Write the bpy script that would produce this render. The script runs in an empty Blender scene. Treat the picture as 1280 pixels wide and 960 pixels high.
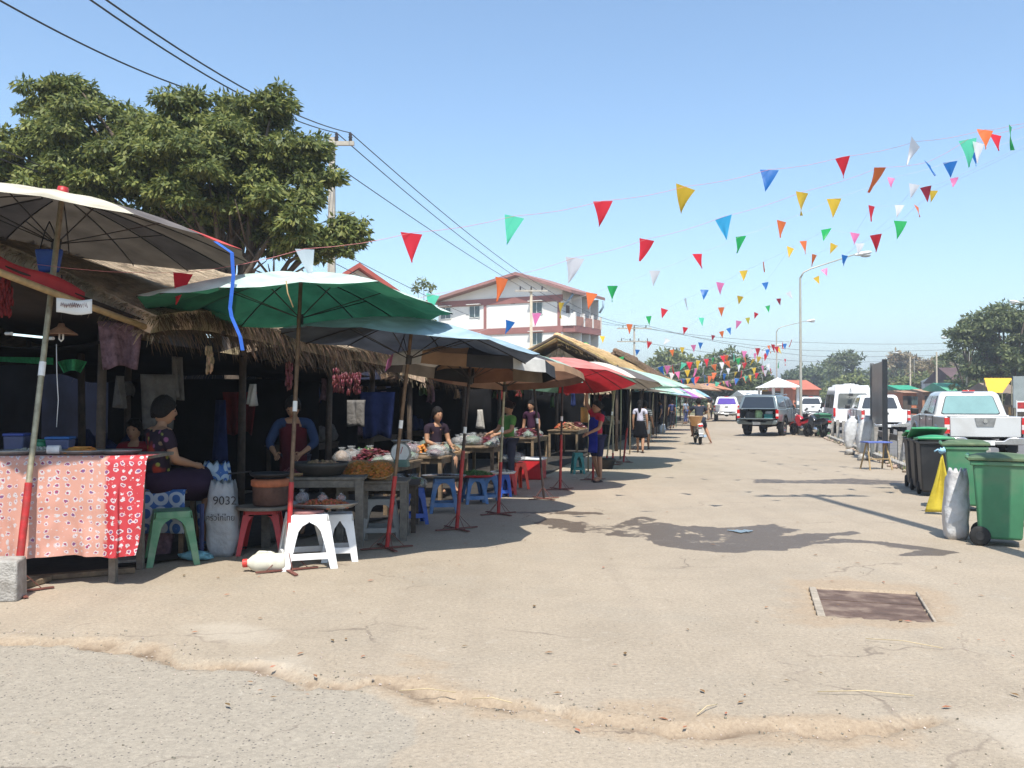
import bpy, bmesh, math, random
import numpy as np
from mathutils import Vector, Matrix, Euler, noise
RN = random.Random(11)
PI = math.pi
F, HZ, CH = 1150.0, 499.0, 1.65            # focal length in 1280-px units, horizon row, eye height
PITCH = math.atan((HZ-480.0)/F)
SC = bpy.context.scene
COL = SC.collection
def ang(py): return PITCH + math.atan((480.0-py)/F)
def G(px, py):                             # the spot on level ground seen at a pixel of the photograph
    a = ang(py); y = -CH/math.tan(a)
    return Vector(((px-640)/F*y, y, 0))
def P(px, py, d):
    return Vector(((px-640)/F*d, d, CH+math.tan(ang(py))*d))
ST = math.radians(13.5)
UX, UY = math.sin(ST), math.cos(ST)
def UV(u, v, z=0.0): return Vector((u*UX+v*UY, u*UY-v*UX, z))
def toUV(p): return (p[0]*UX+p[1]*UY, p[0]*UY-p[1]*UX)
RZ = -ST

# ---------- materials ----------
MATS = {}
def new_mat(name):
    m = bpy.data.materials.new(name); m.use_nodes = True
    nt = m.node_tree; b = nt.nodes['Principled BSDF']
    return m, nt, b
def lk(nt, a, b): nt.links.new(a, b)
def mat(name, col, rough=.6, ns=8.0, na=.25, bump=0.0, bs=None, metal=0.0, spec=.4, island=0.0, transl=0.0, alpha=1.0, coat=0.0, dirt=None):
    """procedural principled material: colour broken up by noise, optional dirt, bump, per-leaf variation"""
    if name in MATS: return MATS[name]
    m, nt, b = new_mat(name); N = nt.nodes
    tc = N.new('ShaderNodeTexCoord')
    n1 = N.new('ShaderNodeTexNoise'); n1.inputs['Scale'].default_value = ns; n1.inputs['Detail'].default_value = 6
    n1.inputs['Roughness'].default_value = .65
    lk(nt, tc.outputs['Object'], n1.inputs['Vector'])
    r = N.new('ShaderNodeMapRange'); r.inputs['From Min'].default_value = .3; r.inputs['From Max'].default_value = .7
    r.inputs['To Min'].default_value = 1-na; r.inputs['To Max'].default_value = 1+na
    lk(nt, n1.outputs['Fac'], r.inputs['Value'])
    mx = N.new('ShaderNodeMix'); mx.data_type = 'RGBA'; mx.blend_type = 'MULTIPLY'; mx.inputs['Factor'].default_value = 1
    mx.inputs['A'].default_value = (*col, 1)
    lk(nt, r.outputs['Result'], mx.inputs['B'])
    out = mx.outputs['Result']
    if dirt:
        n3 = N.new('ShaderNodeTexNoise'); n3.inputs['Scale'].default_value = dirt[1]; n3.inputs['Detail'].default_value = 8
        lk(nt, tc.outputs['Object'], n3.inputs['Vector'])
        r3 = N.new('ShaderNodeMapRange'); r3.inputs['From Min'].default_value = .48; r3.inputs['From Max'].default_value = .68
        r3.inputs['To Max'].default_value = dirt[2]
        lk(nt, n3.outputs['Fac'], r3.inputs['Value'])
        m3 = N.new('ShaderNodeMix'); m3.data_type = 'RGBA'; m3.inputs['B'].default_value = (*dirt[0], 1)
        lk(nt, r3.outputs['Result'], m3.inputs['Factor']); lk(nt, out, m3.inputs['A']); out = m3.outputs['Result']
    if island:
        g = N.new('ShaderNodeNewGeometry')
        h = N.new('ShaderNodeHueSaturation')
        r2 = N.new('ShaderNodeMapRange'); r2.inputs['To Min'].default_value = 1-island; r2.inputs['To Max'].default_value = 1+island
        lk(nt, g.outputs['Random Per Island'], r2.inputs['Value']); lk(nt, r2.outputs['Result'], h.inputs['Value'])
        r4 = N.new('ShaderNodeMapRange'); r4.inputs['To Min'].default_value = .5+island*.06; r4.inputs['To Max'].default_value = .5-island*.06
        lk(nt, g.outputs['Random Per Island'], r4.inputs['Value']); lk(nt, r4.outputs['Result'], h.inputs['Hue'])
        lk(nt, out, h.inputs['Color']); out = h.outputs['Color']
    lk(nt, out, b.inputs['Base Color'])
    b.inputs['Roughness'].default_value = rough; b.inputs['Metallic'].default_value = metal
    b.inputs['Specular IOR Level'].default_value = spec
    b.inputs['Coat Weight'].default_value = coat; b.inputs['Coat Roughness'].default_value = .1
    if bump:
        n2 = N.new('ShaderNodeTexNoise'); n2.inputs['Scale'].default_value = bs or ns*4; n2.inputs['Detail'].default_value = 5
        lk(nt, tc.outputs['Object'], n2.inputs['Vector'])
        bp = N.new('ShaderNodeBump'); bp.inputs['Strength'].default_value = bump; bp.inputs['Distance'].default_value = .03
        lk(nt, n2.outputs['Fac'], bp.inputs['Height']); lk(nt, bp.outputs['Normal'], b.inputs['Normal'])
    o = N['Material Output']
    last = b.outputs['BSDF']
    if transl:
        t = N.new('ShaderNodeBsdfTranslucent'); lk(nt, out, t.inputs['Color'])
        ms = N.new('ShaderNodeMixShader'); ms.inputs[0].default_value = transl
        lk(nt, last, ms.inputs[1]); lk(nt, t.outputs[0], ms.inputs[2]); last = ms.outputs[0]
    if alpha < 1:
        t = N.new('ShaderNodeBsdfTransparent')
        ms = N.new('ShaderNodeMixShader'); ms.inputs[0].default_value = alpha
        lk(nt, t.outputs[0], ms.inputs[1]); lk(nt, last, ms.inputs[2]); last = ms.outputs[0]
    lk(nt, last, o.inputs['Surface'])
    MATS[name] = m
    return m
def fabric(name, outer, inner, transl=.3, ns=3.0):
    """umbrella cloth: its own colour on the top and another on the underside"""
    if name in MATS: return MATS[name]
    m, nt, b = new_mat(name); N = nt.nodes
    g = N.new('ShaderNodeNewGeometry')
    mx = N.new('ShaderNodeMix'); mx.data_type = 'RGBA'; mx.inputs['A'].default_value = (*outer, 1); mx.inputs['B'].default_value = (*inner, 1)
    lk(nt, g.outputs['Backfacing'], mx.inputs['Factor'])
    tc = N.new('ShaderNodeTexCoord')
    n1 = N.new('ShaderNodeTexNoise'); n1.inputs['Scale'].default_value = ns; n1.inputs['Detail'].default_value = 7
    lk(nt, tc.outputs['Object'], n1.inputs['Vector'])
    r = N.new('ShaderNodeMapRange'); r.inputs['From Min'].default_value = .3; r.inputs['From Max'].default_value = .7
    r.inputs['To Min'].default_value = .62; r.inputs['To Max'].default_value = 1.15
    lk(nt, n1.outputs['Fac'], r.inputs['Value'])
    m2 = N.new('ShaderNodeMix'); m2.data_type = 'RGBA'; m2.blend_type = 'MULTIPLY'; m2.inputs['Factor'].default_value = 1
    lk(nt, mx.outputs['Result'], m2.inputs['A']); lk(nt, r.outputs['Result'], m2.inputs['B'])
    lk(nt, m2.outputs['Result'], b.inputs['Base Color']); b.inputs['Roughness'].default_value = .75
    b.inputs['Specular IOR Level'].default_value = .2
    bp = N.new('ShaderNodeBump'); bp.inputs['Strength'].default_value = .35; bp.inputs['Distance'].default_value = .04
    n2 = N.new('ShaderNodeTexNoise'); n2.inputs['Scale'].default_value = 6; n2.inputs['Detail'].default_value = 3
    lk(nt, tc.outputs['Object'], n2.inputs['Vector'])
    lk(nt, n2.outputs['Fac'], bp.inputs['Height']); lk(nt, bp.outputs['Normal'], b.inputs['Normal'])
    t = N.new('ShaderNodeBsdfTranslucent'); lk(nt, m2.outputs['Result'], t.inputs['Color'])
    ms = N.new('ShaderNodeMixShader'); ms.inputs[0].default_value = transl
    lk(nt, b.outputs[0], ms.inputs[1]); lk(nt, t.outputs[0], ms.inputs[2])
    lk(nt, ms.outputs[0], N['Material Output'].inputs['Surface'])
    MATS[name] = m
    return m

# ---------- mesh collector ----------
class MB:
    def __init__(s): s.v = []; s.f = []; s.mi = []; s.m = 0; s.sm = []; s.smooth = False
    def add(s, vs, fs):
        o = len(s.v); s.v.extend([tuple(v) for v in vs])
        for f in fs: s.f.append(tuple(i+o for i in f)); s.mi.append(s.m); s.sm.append(s.smooth)
    def box(s, c, d, rot=None, taper=None):
        """c centre, d full size, rot (rx,ry,rz), taper (sx,sy) scale of the top face"""
        hx, hy, hz = d[0]/2, d[1]/2, d[2]/2
        tx, ty = taper or (1, 1)
        vs = [Vector((x*hx*(tx if z > 0 else 1), y*hy*(ty if z > 0 else 1), z*hz)) for z in (-1, 1) for y in (-1, 1) for x in (-1, 1)]
        if rot:
            M = Euler(rot).to_matrix(); vs = [M @ v for v in vs]
        c = Vector(c); vs = [v+c for v in vs]
        s.add(vs, [(0, 2, 3, 1), (4, 5, 7, 6), (0, 1, 5, 4), (2, 6, 7, 3), (0, 4, 6, 2), (1, 3, 7, 5)])
        return s
    def cyl(s, p0, p1, r0, r1=None, n=10, cap=True):
        r1 = r0 if r1 is None else r1
        p0, p1 = Vector(p0), Vector(p1); ax = (p1-p0)
        if ax.length < 1e-6: return s
        ax.normalize(); a = ax.orthogonal().normalized(); b = ax.cross(a)
        vs = []
        for p, r in ((p0, r0), (p1, r1)):
            for k in range(n):
                t = 2*PI*k/n; vs.append(p+a*math.cos(t)*r+b*math.sin(t)*r)
        fs = [(k, (k+1) % n, n+(k+1) % n, n+k) for k in range(n)]
        sm = s.smooth; s.smooth = True; s.add(vs, fs); s.smooth = sm
        if cap: s.add(vs, [tuple(range(n))[::-1], tuple(range(n, 2*n))])
        return s
    def tube(s, pts, r, n=6):
        pts = [Vector(p) for p in pts]; rs = r if isinstance(r, (list, tuple)) else [r]*len(pts)
        vs = []; prev = None
        for i, p in enumerate(pts):
            t = (pts[min(i+1, len(pts)-1)]-pts[max(i-1, 0)])
            if t.length < 1e-7: t = Vector((0, 0, 1))
            t.normalize()
            a = (prev - t*prev.dot(t)) if prev else t.orthogonal()
            if a.length < 1e-6: a = t.orthogonal()
            a.normalize(); prev = a
            b = t.cross(a)
            for k in range(n):
                q = 2*PI*k/n; vs.append(p+a*math.cos(q)*rs[i]+b*math.sin(q)*rs[i])
        fs = []
        for i in range(len(pts)-1):
            for k in range(n): fs.append((i*n+k, i*n+(k+1) % n, (i+1)*n+(k+1) % n, (i+1)*n+k))
        fs.append(tuple(range(n))[::-1]); fs.append(tuple(range((len(pts)-1)*n, len(pts)*n)))
        sm = s.smooth; s.smooth = True; s.add(vs, fs); s.smooth = sm
        return s
    def lathe(s, prof, c=(0, 0, 0), n=20, sx=1.0, sy=1.0, rot=None):
        """prof list of (radius, z)"""
        M = Euler(rot).to_matrix() if rot else None
        vs = []
        for r, z in prof:
            for k in range(n):
                t = 2*PI*k/n; v = Vector((r*math.cos(t)*sx, r*math.sin(t)*sy, z))
                if M: v = M @ v
                vs.append(v+Vector(c))
        fs = []
        for i in range(len(prof)-1):
            for k in range(n): fs.append((i*n+k, i*n+(k+1) % n, (i+1)*n+(k+1) % n, (i+1)*n+k))
        if prof[0][0] > 1e-5: fs.append(tuple(range(n))[::-1])
        if prof[-1][0] > 1e-5: fs.append(tuple(range((len(prof)-1)*n, len(prof)*n)))
        sm = s.smooth; s.smooth = True; s.add(vs, fs); s.smooth = sm
        return s
    def prism(s, poly, x0, x1, axis='x'):
        """poly of 2-D points extruded along an axis; x: (y,z)  y: (x,z)  z: (x,y)"""
        def mk(a, p):
            return {'x': (a, p[0], p[1]), 'y': (p[0], a, p[1]), 'z': (p[0], p[1], a)}[axis]
        n = len(poly)
        vs = [mk(x0, p) for p in poly]+[mk(x1, p) for p in poly]
        fs = [tuple(range(n)), tuple(range(n, 2*n))[::-1]]+[(k, n+k, n+(k+1) % n, (k+1) % n) for k in range(n)]
        s.add(vs, fs); return s
    def blob(s, c, r, amp=.15, fr=2.0, seed=0, nu=12, nv=8, flat=None):
        vs = []; r = r if isinstance(r, (tuple, list)) else (r, r, r)
        for j in range(nv+1):
            ph = PI*j/nv
            for k in range(nu):
                th = 2*PI*k/nu
                d = Vector((math.sin(ph)*math.cos(th), math.sin(ph)*math.sin(th), math.cos(ph)))
                q = 1+amp*noise.noise(d*fr+Vector((seed*3.1, seed*1.7, seed)))*2
                z = d.z*r[2]*q
                if flat is not None and z < flat: z = flat
                vs.append((c[0]+d.x*r[0]*q, c[1]+d.y*r[1]*q, c[2]+z))
        fs = [(j*nu+k, (j+1)*nu+k, (j+1)*nu+(k+1) % nu, j*nu+(k+1) % nu) for j in range(nv) for k in range(nu)]
        sm = s.smooth; s.smooth = True; s.add(vs, fs); s.smooth = sm
        return s
    def quad(s, a, b, c, d): s.add([a, b, c, d], [(0, 1, 2, 3)]); return s
    def grid(s, fn, nu, nv):
        vs = [fn(i/nu, j/nv) for j in range(nv+1) for i in range(nu+1)]
        fs = [(j*(nu+1)+i, j*(nu+1)+i+1, (j+1)*(nu+1)+i+1, (j+1)*(nu+1)+i) for j in range(nv) for i in range(nu)]
        s.add(vs, fs); return s
    def mesh(s, name, mats):
        me = bpy.data.meshes.new(name); me.from_pydata(s.v, [], s.f)
        mats = mats if isinstance(mats, (list, tuple)) else [mats]
        for m in mats: me.materials.append(m)
        me.polygons.foreach_set('material_index', [min(i, len(mats)-1) for i in s.mi])
        me.polygons.foreach_set('use_smooth', s.sm)
        me.update(); return me
    def build(s, name, mats, parent=None, bevel=0, solid=0, sub=0, loc=None, rz=0, segs=2, weld=False):
        me = s.mesh(name, mats)
        if weld or bevel or sub:
            bm = bmesh.new(); bm.from_mesh(me); bmesh.ops.remove_doubles(bm, verts=bm.verts, dist=1e-5)
            bmesh.ops.recalc_face_normals(bm, faces=bm.faces); bm.to_mesh(me); bm.free()
        o = bpy.data.objects.new(name, me); COL.objects.link(o)
        if parent: o.parent = parent
        if loc is not None: o.location = loc
        if rz: o.rotation_euler.z = rz
        if sub:
            md = o.modifiers.new('sub', 'SUBSURF'); md.levels = md.render_levels = sub
        if solid:
            md = o.modifiers.new('solid', 'SOLIDIFY'); md.thickness = solid; md.offset = 0
        if bevel:
            md = o.modifiers.new('bevel', 'BEVEL'); md.width = bevel; md.segments = segs; md.limit_method = 'ANGLE'; md.angle_limit = math.radians(35)
            md.harden_normals = False
            for p in me.polygons: p.use_smooth = True
            try: me.set_sharp_from_angle(angle=math.radians(40))
            except Exception: pass
        return o
def tag(o, label, cat, group=None, kind=None):
    if label: o['label'] = label
    if cat: o['category'] = cat
    if group: o['group'] = group
    if kind: o['kind'] = kind
    return o
def thing(name, label, cat, loc=(0, 0, 0), rz=0.0, group=None, lean=None):
    o = bpy.data.objects.new(name, None); COL.objects.link(o); o.empty_display_size = .1
    o.location = loc; o.rotation_euler = (lean[0] if lean else 0, lean[1] if lean else 0, rz)
    return tag(o, label, cat, group)
def kids(o): return [c for c in COL.objects if c.parent == o]
def dup(root, loc, rz, label=None, group=None, scale=None):
    def cp(o, par):
        c = o.copy(); COL.objects.link(c)
        if par: c.parent = par
        for ch in o.children: cp(ch, c)
        return c
    r = cp(root, None); r.location = loc; r.rotation_euler = (root.rotation_euler.x, root.rotation_euler.y, rz)
    if label: r['label'] = label
    if group: r['group'] = group
    if scale: r.scale = scale
    return r
def setting(o): o['kind'] = 'structure'; return o
def link_mesh(name, me, parent=None, loc=None, rot=None, scale=None):
    o = bpy.data.objects.new(name, me); COL.objects.link(o)
    if parent: o.parent = parent
    if loc is not None: o.location = loc
    if rot is not None: o.rotation_euler = rot
    if scale is not None: o.scale = scale
    return o

def text(s, size, parent, loc, rot, material, name='lettering', extrude=.001, align='CENTER', sx=1.0):
    cu = bpy.data.curves.new(name, 'FONT'); cu.body = s; cu.size = size; cu.extrude = extrude; cu.align_x = align
    cu.materials.append(material)
    o = bpy.data.objects.new(name, cu); COL.objects.link(o); o.parent = parent; o.location = loc; o.rotation_euler = rot
    o.scale = (sx, 1, 1)
    bpy.context.view_layer.update(); me = bpy.data.meshes.new_from_object(o.evaluated_get(bpy.context.evaluated_depsgraph_get()))
    me.materials.clear(); me.materials.append(material); o2 = bpy.data.objects.new(name, me); COL.objects.link(o2); o2.parent = parent; o2.location = loc; o2.rotation_euler = rot; o2.scale = (sx, 1, 1)
    bpy.data.objects.remove(o); return o2
def strip_mb(paths, w=.006, off=0.0):
    """hand-drawn strokes in the local x-z plane"""
    m = MB()
    for path in paths:
        m.tube([(x, off, z) for x, z in path], w, 4)
    return m

# ---------- common materials ----------
M = {}
def defm(k, *a, **kw): M[k] = mat(k, *a, **kw)
defm('steel', (.34, .30, .20), .42, 14, .3, metal=.45)
defm('rust_steel', (.16, .10, .06), .6, 14, .4, metal=.4, bump=.1)
defm('red_paint', (.40, .025, .025), .45, 12, .3, dirt=((.12, .06, .04), 9, .7))
defm('dark_pole', (.05, .032, .026), .5, 12, .3, metal=.3)
defm('rib', (.03, .025, .02), .5)
defm('tape', (.8, .8, .78), .5, 20, .1)
defm('black', (.012, .012, .013), .5, 10, .3)
defm('rubber', (.02, .02, .02), .8, 20, .3)
defm('wood', (.20, .14, .085), .75, 10, .4, bump=.3, dirt=((.06, .045, .03), 6, .6))
defm('grey_wood', (.16, .14, .115), .8, 12, .35, bump=.3)
defm('bamboo', (.36, .25, .12), .55, 10, .3)
defm('concrete', (.36, .34, .31), .85, 12, .3, bump=.5, bs=60, dirt=((.18, .15, .12), 5, .6))
defm('white_plastic', (.78, .78, .77), .32, 4, .05, dirt=((.45, .40, .33), 5, .35))
defm('green_plastic', (.10, .27, .14), .42, 6, .2, dirt=((.30, .33, .24), 6, .45))
defm('red_plastic', (.50, .025, .03), .38, 6, .15)
defm('orange_red_plastic', (.75, .07, .03), .38, 6, .12)
defm('blue_plastic', (.02, .075, .36), .4, 6, .2)
defm('pale_blue_plastic', (.06, .16, .36), .45, 6, .25, dirt=((.25, .27, .3), 5, .5))
defm('grey_plastic', (.26, .25, .23), .5, 6, .2)
defm('teal_plastic', (.03, .22, .2), .45, 6, .2)
defm('white_paint', (.74, .74, .72), .6, 3, .06, dirt=((.4, .36, .3), 2, .2))
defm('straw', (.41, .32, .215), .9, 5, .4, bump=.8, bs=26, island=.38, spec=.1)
defm('fringe', (.13, .085, .05), .9, 5, .4, island=.45, spec=.1)  # eave straw darkened in colour for the parasol shade it hangs in
defm('gold_straw', (.55, .39, .19), .9, 3, .3, bump=.8, bs=14, island=.3, spec=.1)
defm('brown_straw', (.20, .135, .085), .95, 5, .4, bump=.8, bs=26, island=.4, spec=.1)
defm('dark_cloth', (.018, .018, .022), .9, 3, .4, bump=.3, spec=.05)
defm('skin', (.36, .19, .11), .55, 10, .08, spec=.35)
defm('hair', (.010, .008, .007), .6, 30, .3, bump=.6, bs=60, spec=.15)
defm('lip', (.28, .08, .06), .5)
defm('eye', (.02, .015, .012), .2)
defm('clear_bag', (.42, .44, .45), .22, 14, .2, bump=1.0, bs=22, alpha=.34, spec=.9)
defm('white_sack', (.60, .60, .60), .6, 6, .12, bump=.5, bs=14, dirt=((.25, .2, .15), 3, .5))
# ================= camera, light =================
cam = bpy.data.cameras.new('camera'); co = bpy.data.objects.new('camera', cam); COL.objects.link(co)
cam.sensor_width = 36; cam.sensor_fit = 'HORIZONTAL'; cam.lens = 36*F/1280; cam.clip_end = 6000; cam.clip_start = .05
co.location = (0, 0, CH); co.rotation_euler = (PI/2+PITCH, 0, 0); SC.camera = co
SUN_SX, SUN_SY = -.03, .56                 # how far a shadow runs per metre of height
sund = Vector((-SUN_SX, -SUN_SY, 1)).normalized()   # towards the sun
elev = math.asin(sund.z); az = math.atan2(sund.x, sund.y)
sl = bpy.data.lights.new('sun', 'SUN'); sl.energy = 4.9; sl.angle = math.radians(.53); sl.color = (1, .955, .87)
so = bpy.data.objects.new('sun', sl); COL.objects.link(so)
so.rotation_euler = (-sund).to_track_quat('-Z', 'Y').to_euler(); so.location = (0, 0, 30)
w = bpy.data.worlds.new('World'); SC.world = w; w.use_nodes = True
nt = w.node_tree; bg = nt.nodes['Background']
sky = nt.nodes.new('ShaderNodeTexSky'); sky.sky_type = 'NISHITA'; sky.sun_disc = False
sky.sun_elevation = elev; sky.sun_rotation = az
sky.air_density = 1.0; sky.dust_density = .9; sky.ozone_density = 3.0; sky.altitude = 100
tint = nt.nodes.new('ShaderNodeMix'); tint.data_type = 'RGBA'; tint.blend_type = 'MULTIPLY'; tint.inputs['Factor'].default_value = 1; tint.inputs['B'].default_value = (1.07, 1.13, 1.10, 1)
nt.links.new(sky.outputs[0], tint.inputs['A']); nt.links.new(tint.outputs['Result'], bg.inputs[0]); bg.inputs[1].default_value = .15
SC.view_settings.view_transform = 'Standard'; SC.view_settings.look = 'None'
SC.view_settings.exposure = 0.5; SC.view_settings.gamma = 1
SC.cycles.max_bounces = 7; SC.cycles.transparent_max_bounces = 12; SC.cycles.diffuse_bounces = 2
SC.cycles.use_denoising = True; SC.cycles.caustics_reflective = False; SC.cycles.caustics_refractive = False
SC.cycles.sample_clamp_indirect = 6

# ================= ground =================
def seg_dist(x, y, pts):
    """numpy distance to a polyline"""
    d = np.full(x.shape, 1e9)
    for (ax, ay), (bx, by) in zip(pts[:-1], pts[1:]):
        vx, vy = bx-ax, by-ay; L = vx*vx+vy*vy+1e-9
        t = np.clip(((x-ax)*vx+(y-ay)*vy)/L, 0, 1)
        d = np.minimum(d, np.hypot(x-ax-t*vx, y-ay-t*vy))
    return d
def in_poly(x, y, pts):
    ins = np.zeros(x.shape, bool); n = len(pts)
    for i in range(n):
        x1, y1 = pts[i]; x2, y2 = pts[(i+1) % n]
        c = ((y1 > y) != (y2 > y)) & (x < (x2-x1)*(y-y1)/(y2-y1+1e-12)+x1)
        ins ^= c
    return ins
def poly_soft(x, y, pts, w):
    d = seg_dist(x, y, pts+[pts[0]]); s = np.where(in_poly(x, y, pts), d, -d)
    return np.clip(.5+s/(2*w), 0, 1)
def gp(l): return [tuple(G(a, b)[:2]) for a, b in l]
def vnoise(x, y, s, seed):
    rs = np.random.RandomState(seed); T = rs.rand(256, 256)
    X = x*s; Y = y*s; xi = np.floor(X).astype(int); yi = np.floor(Y).astype(int); fx = X-xi; fy = Y-yi
    fx = fx*fx*(3-2*fx); fy = fy*fy*(3-2*fy)
    g = lambda a, b: T[a % 256, b % 256]
    return (g(xi, yi)*(1-fx)+g(xi+1, yi)*fx)*(1-fy)+(g(xi, yi+1)*(1-fx)+g(xi+1, yi+1)*fx)*fy
def fbm(x, y, s, seed): return sum(vnoise(x, y, s*2**k, seed+k)/2**k for k in range(4))/1.875
crack = gp([(-60, 790), (0, 797), (90, 803), (190, 812), (240, 828), (330, 834), (385, 852), (440, 857), (490, 852), (560, 872), (640, 878), (700, 885), (790, 905), (860, 912), (960, 906), (1050, 915), (1150, 905)])
grey_poly = gp([(-90, 800), (0, 800), (190, 815), (330, 838), (440, 862), (500, 885), (512, 905), (495, 945), (470, 990), (440, 1100), (-300, 1100)])
wet = [gp([(668, 655), (700, 648), (760, 655), (808, 645), (850, 656), (900, 659), (960, 655), (1000, 662), (975, 671), (1060, 663), (1073, 666), (1040, 672), (1010, 682), (980, 690), (900, 690), (850, 687), (800, 676), (745, 668), (700, 664)]),
       gp([(1040, 673), (1130, 680), (1195, 690), (1180, 695), (1130, 694), (1136, 686), (1060, 679), (1000, 682)]),
       gp([(640, 640), (700, 638), (760, 641), (760, 643), (680, 643)])]
wet2 = [gp([(930, 598), (990, 600), (1060, 598), (1130, 601), (1130, 606), (1020, 605), (940, 604)]), gp([(900, 566), (960, 568), (960, 570), (900, 569)])]
sandp = [gp([(775, 880), (840, 878), (880, 890), (900, 912), (820, 915), (780, 900)]), gp([(515, 817), (590, 833), (560, 838), (520, 828)]), gp([(440, 840), (560, 850), (700, 880), (860, 890), (1150, 900), (1150, 940), (800, 925), (640, 900), (480, 870)])]
palep = [gp([(225, 783), (290, 778), (350, 790), (330, 803), (260, 803)]), gp([(1180, 900), (1290, 880), (1330, 960), (1240, 935)]), gp([(320, 822), (390, 825), (380, 840), (330, 838)])]
dirtp = [gp([(985, 728), (1060, 722), (1160, 735), (1200, 760), (1180, 780), (1130, 785), (1000, 776), (975, 745)])]
drain = gp([(1010, 735), (1143, 741), (1165, 777), (1020, 769)])
x0, x1, y0, y1, st = -8.01, 9.0, 2.7, 19.8, .045
nx = int((x1-x0)/st); ny = int((y1-y0)/st)
xs = np.linspace(x0, x1, nx+1); ys = np.linspace(y0, y1, ny+1)
X, Y = np.meshgrid(xs, ys)
jx = X+.30*(fbm(X, Y, 2.2, 3)-.5)+.07*(fbm(X, Y, 12, 4)-.5); jy = Y+.34*(fbm(X, Y, 2.2, 9)-.5)+.08*(fbm(X, Y, 12, 5)-.5)
dc = seg_dist(jx, jy, crack)
Z = .008*(fbm(X, Y, 1.2, 21)-.5)+.005*(fbm(X, Y, 9, 31)-.5)
gm = poly_soft(jx, jy, grey_poly, .05)
rough_w = .05+.05*fbm(X, Y, 2, 77)
Z -= .055*np.exp(-(dc/rough_w)**2)*(.4+fbm(X, Y, 3, 5))
Z += .030*np.exp(-((dc-.09)/.05)**2)*np.clip(fbm(X, Y, 9, 15)*2-.6, 0, 1)
Z -= .012*gm
sand = np.zeros_like(X)
for q in sandp: sand = np.maximum(sand, poly_soft(jx, jy, q, .10))
sand = np.maximum(sand, .8*np.exp(-(dc/(.05+.16*fbm(X, Y, 1.5, 66)))**2))
dirt = np.zeros_like(X)
for q in dirtp: dirt = np.maximum(dirt, poly_soft(jx, jy, q, .2))
Z += .020*(fbm(X, Y, 11, 55)-.5)*np.maximum(sand, dirt)
din = poly_soft(X, Y, drain, .02)
Z -= .05*(din > .5)
wm = np.zeros_like(X)
for q in wet: wm = np.maximum(wm, poly_soft(jx, jy, q, .10))
patchy = fbm(X*1.0, Y*.45, 5, 8); wm = np.clip(wm-np.clip((patchy-.50)*5, 0, .52)*np.clip((X*-1+4.0)*.6, 0.25, 1)*(Y > 10.6)*(Y < 13.6), 0, 1)
for q in wet2: wm = np.maximum(wm, .62*poly_soft(jx, jy, q, .12))
pale = np.zeros_like(X)
for q in palep: pale = np.maximum(pale, poly_soft(jx, jy, q, .08))
edge = np.minimum(np.minimum(X-x0, x1-X), np.minimum(Y-y0, y1-Y)); Z *= np.clip(edge/.5, 0, 1)
verts = np.stack([X.ravel(), Y.ravel(), Z.ravel()], 1)
idx = np.arange((nx+1)*(ny+1)).reshape(ny+1, nx+1)
faces = np.stack([idx[:-1, :-1].ravel(), idx[:-1, 1:].ravel(), idx[1:, 1:].ravel(), idx[1:, :-1].ravel()], 1)
BX0, BX1, BY0, BY1 = -1500, 1500, -300, 2600
ov = [(BX0, BY0, 0), (BX1, BY0, 0), (BX1, y0, 0), (BX0, y0, 0), (BX0, y1, 0), (x0, y0, 0), (x0, y1, 0), (x1, y0, 0), (x1, y1, 0), (BX1, y1, 0), (BX0, BY1, 0), (BX1, BY1, 0)]
nb = len(verts)
of = [(0, 1, 2, 3), (3, 5, 6, 4), (7, 2, 9, 8), (4, 9, 11, 10)]
allv = [tuple(v) for v in verts]+ov; allf = [tuple(f) for f in faces]+[tuple(i+nb for i in f) for f in of]
me = bpy.data.meshes.new('ground'); me.from_pydata(allv, [], allf)
ca = me.color_attributes.new('wear', 'FLOAT_COLOR', 'POINT')
buf = np.zeros((len(allv), 4), np.float32)
buf[:nb, 0] = gm.ravel(); buf[:nb, 1] = wm.ravel(); buf[:nb, 2] = np.maximum(sand, dirt).ravel(); buf[:nb, 3] = 1
ca.data.foreach_set('color', buf.ravel())
cb = me.color_attributes.new('wear_two', 'FLOAT_COLOR', 'POINT')
buf2 = np.zeros((len(allv), 4), np.float32); buf2[:nb, 0] = pale.ravel(); buf2[:nb, 1] = np.exp(-(dc/.035)**2).ravel(); buf2[:nb, 3] = 1
cb.data.foreach_set('color', buf2.ravel())
me.polygons.foreach_set('use_smooth', [True]*len(me.polygons)); me.update()
ground = bpy.data.objects.new('ground', me); COL.objects.link(ground); setting(ground)
m, nt, b = new_mat('worn_dusty_asphalt'); N = nt.nodes
tc = N.new('ShaderNodeTexCoord')
def NZ(scale, detail=6, rough=.6):
    n = N.new('ShaderNodeTexNoise'); n.inputs['Scale'].default_value = scale; n.inputs['Detail'].default_value = detail; n.inputs['Roughness'].default_value = rough
    lk(nt, tc.outputs['Object'], n.inputs['Vector']); return n.outputs['Fac']
def RMP(v, a, b_, c=0.0, d=1.0):
    r = N.new('ShaderNodeMapRange'); r.inputs['From Min'].default_value = a; r.inputs['From Max'].default_value = b_
    r.inputs['To Min'].default_value = c; r.inputs['To Max'].default_value = d; lk(nt, v, r.inputs['Value']); return r.outputs['Result']
def MIX(f, a, b_, bt='MIX'):
    x = N.new('ShaderNodeMix'); x.data_type = 'RGBA'; x.blend_type = bt
    for s_, k in ((f, 'Factor'), (a, 'A'), (b_, 'B')):
        if isinstance(s_, tuple): x.inputs[k].default_value = (*s_, 1)
        elif isinstance(s_, (int, float)): x.inputs[k].default_value = s_
        else: lk(nt, s_, x.inputs[k])
    return x.outputs['Result']
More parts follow.
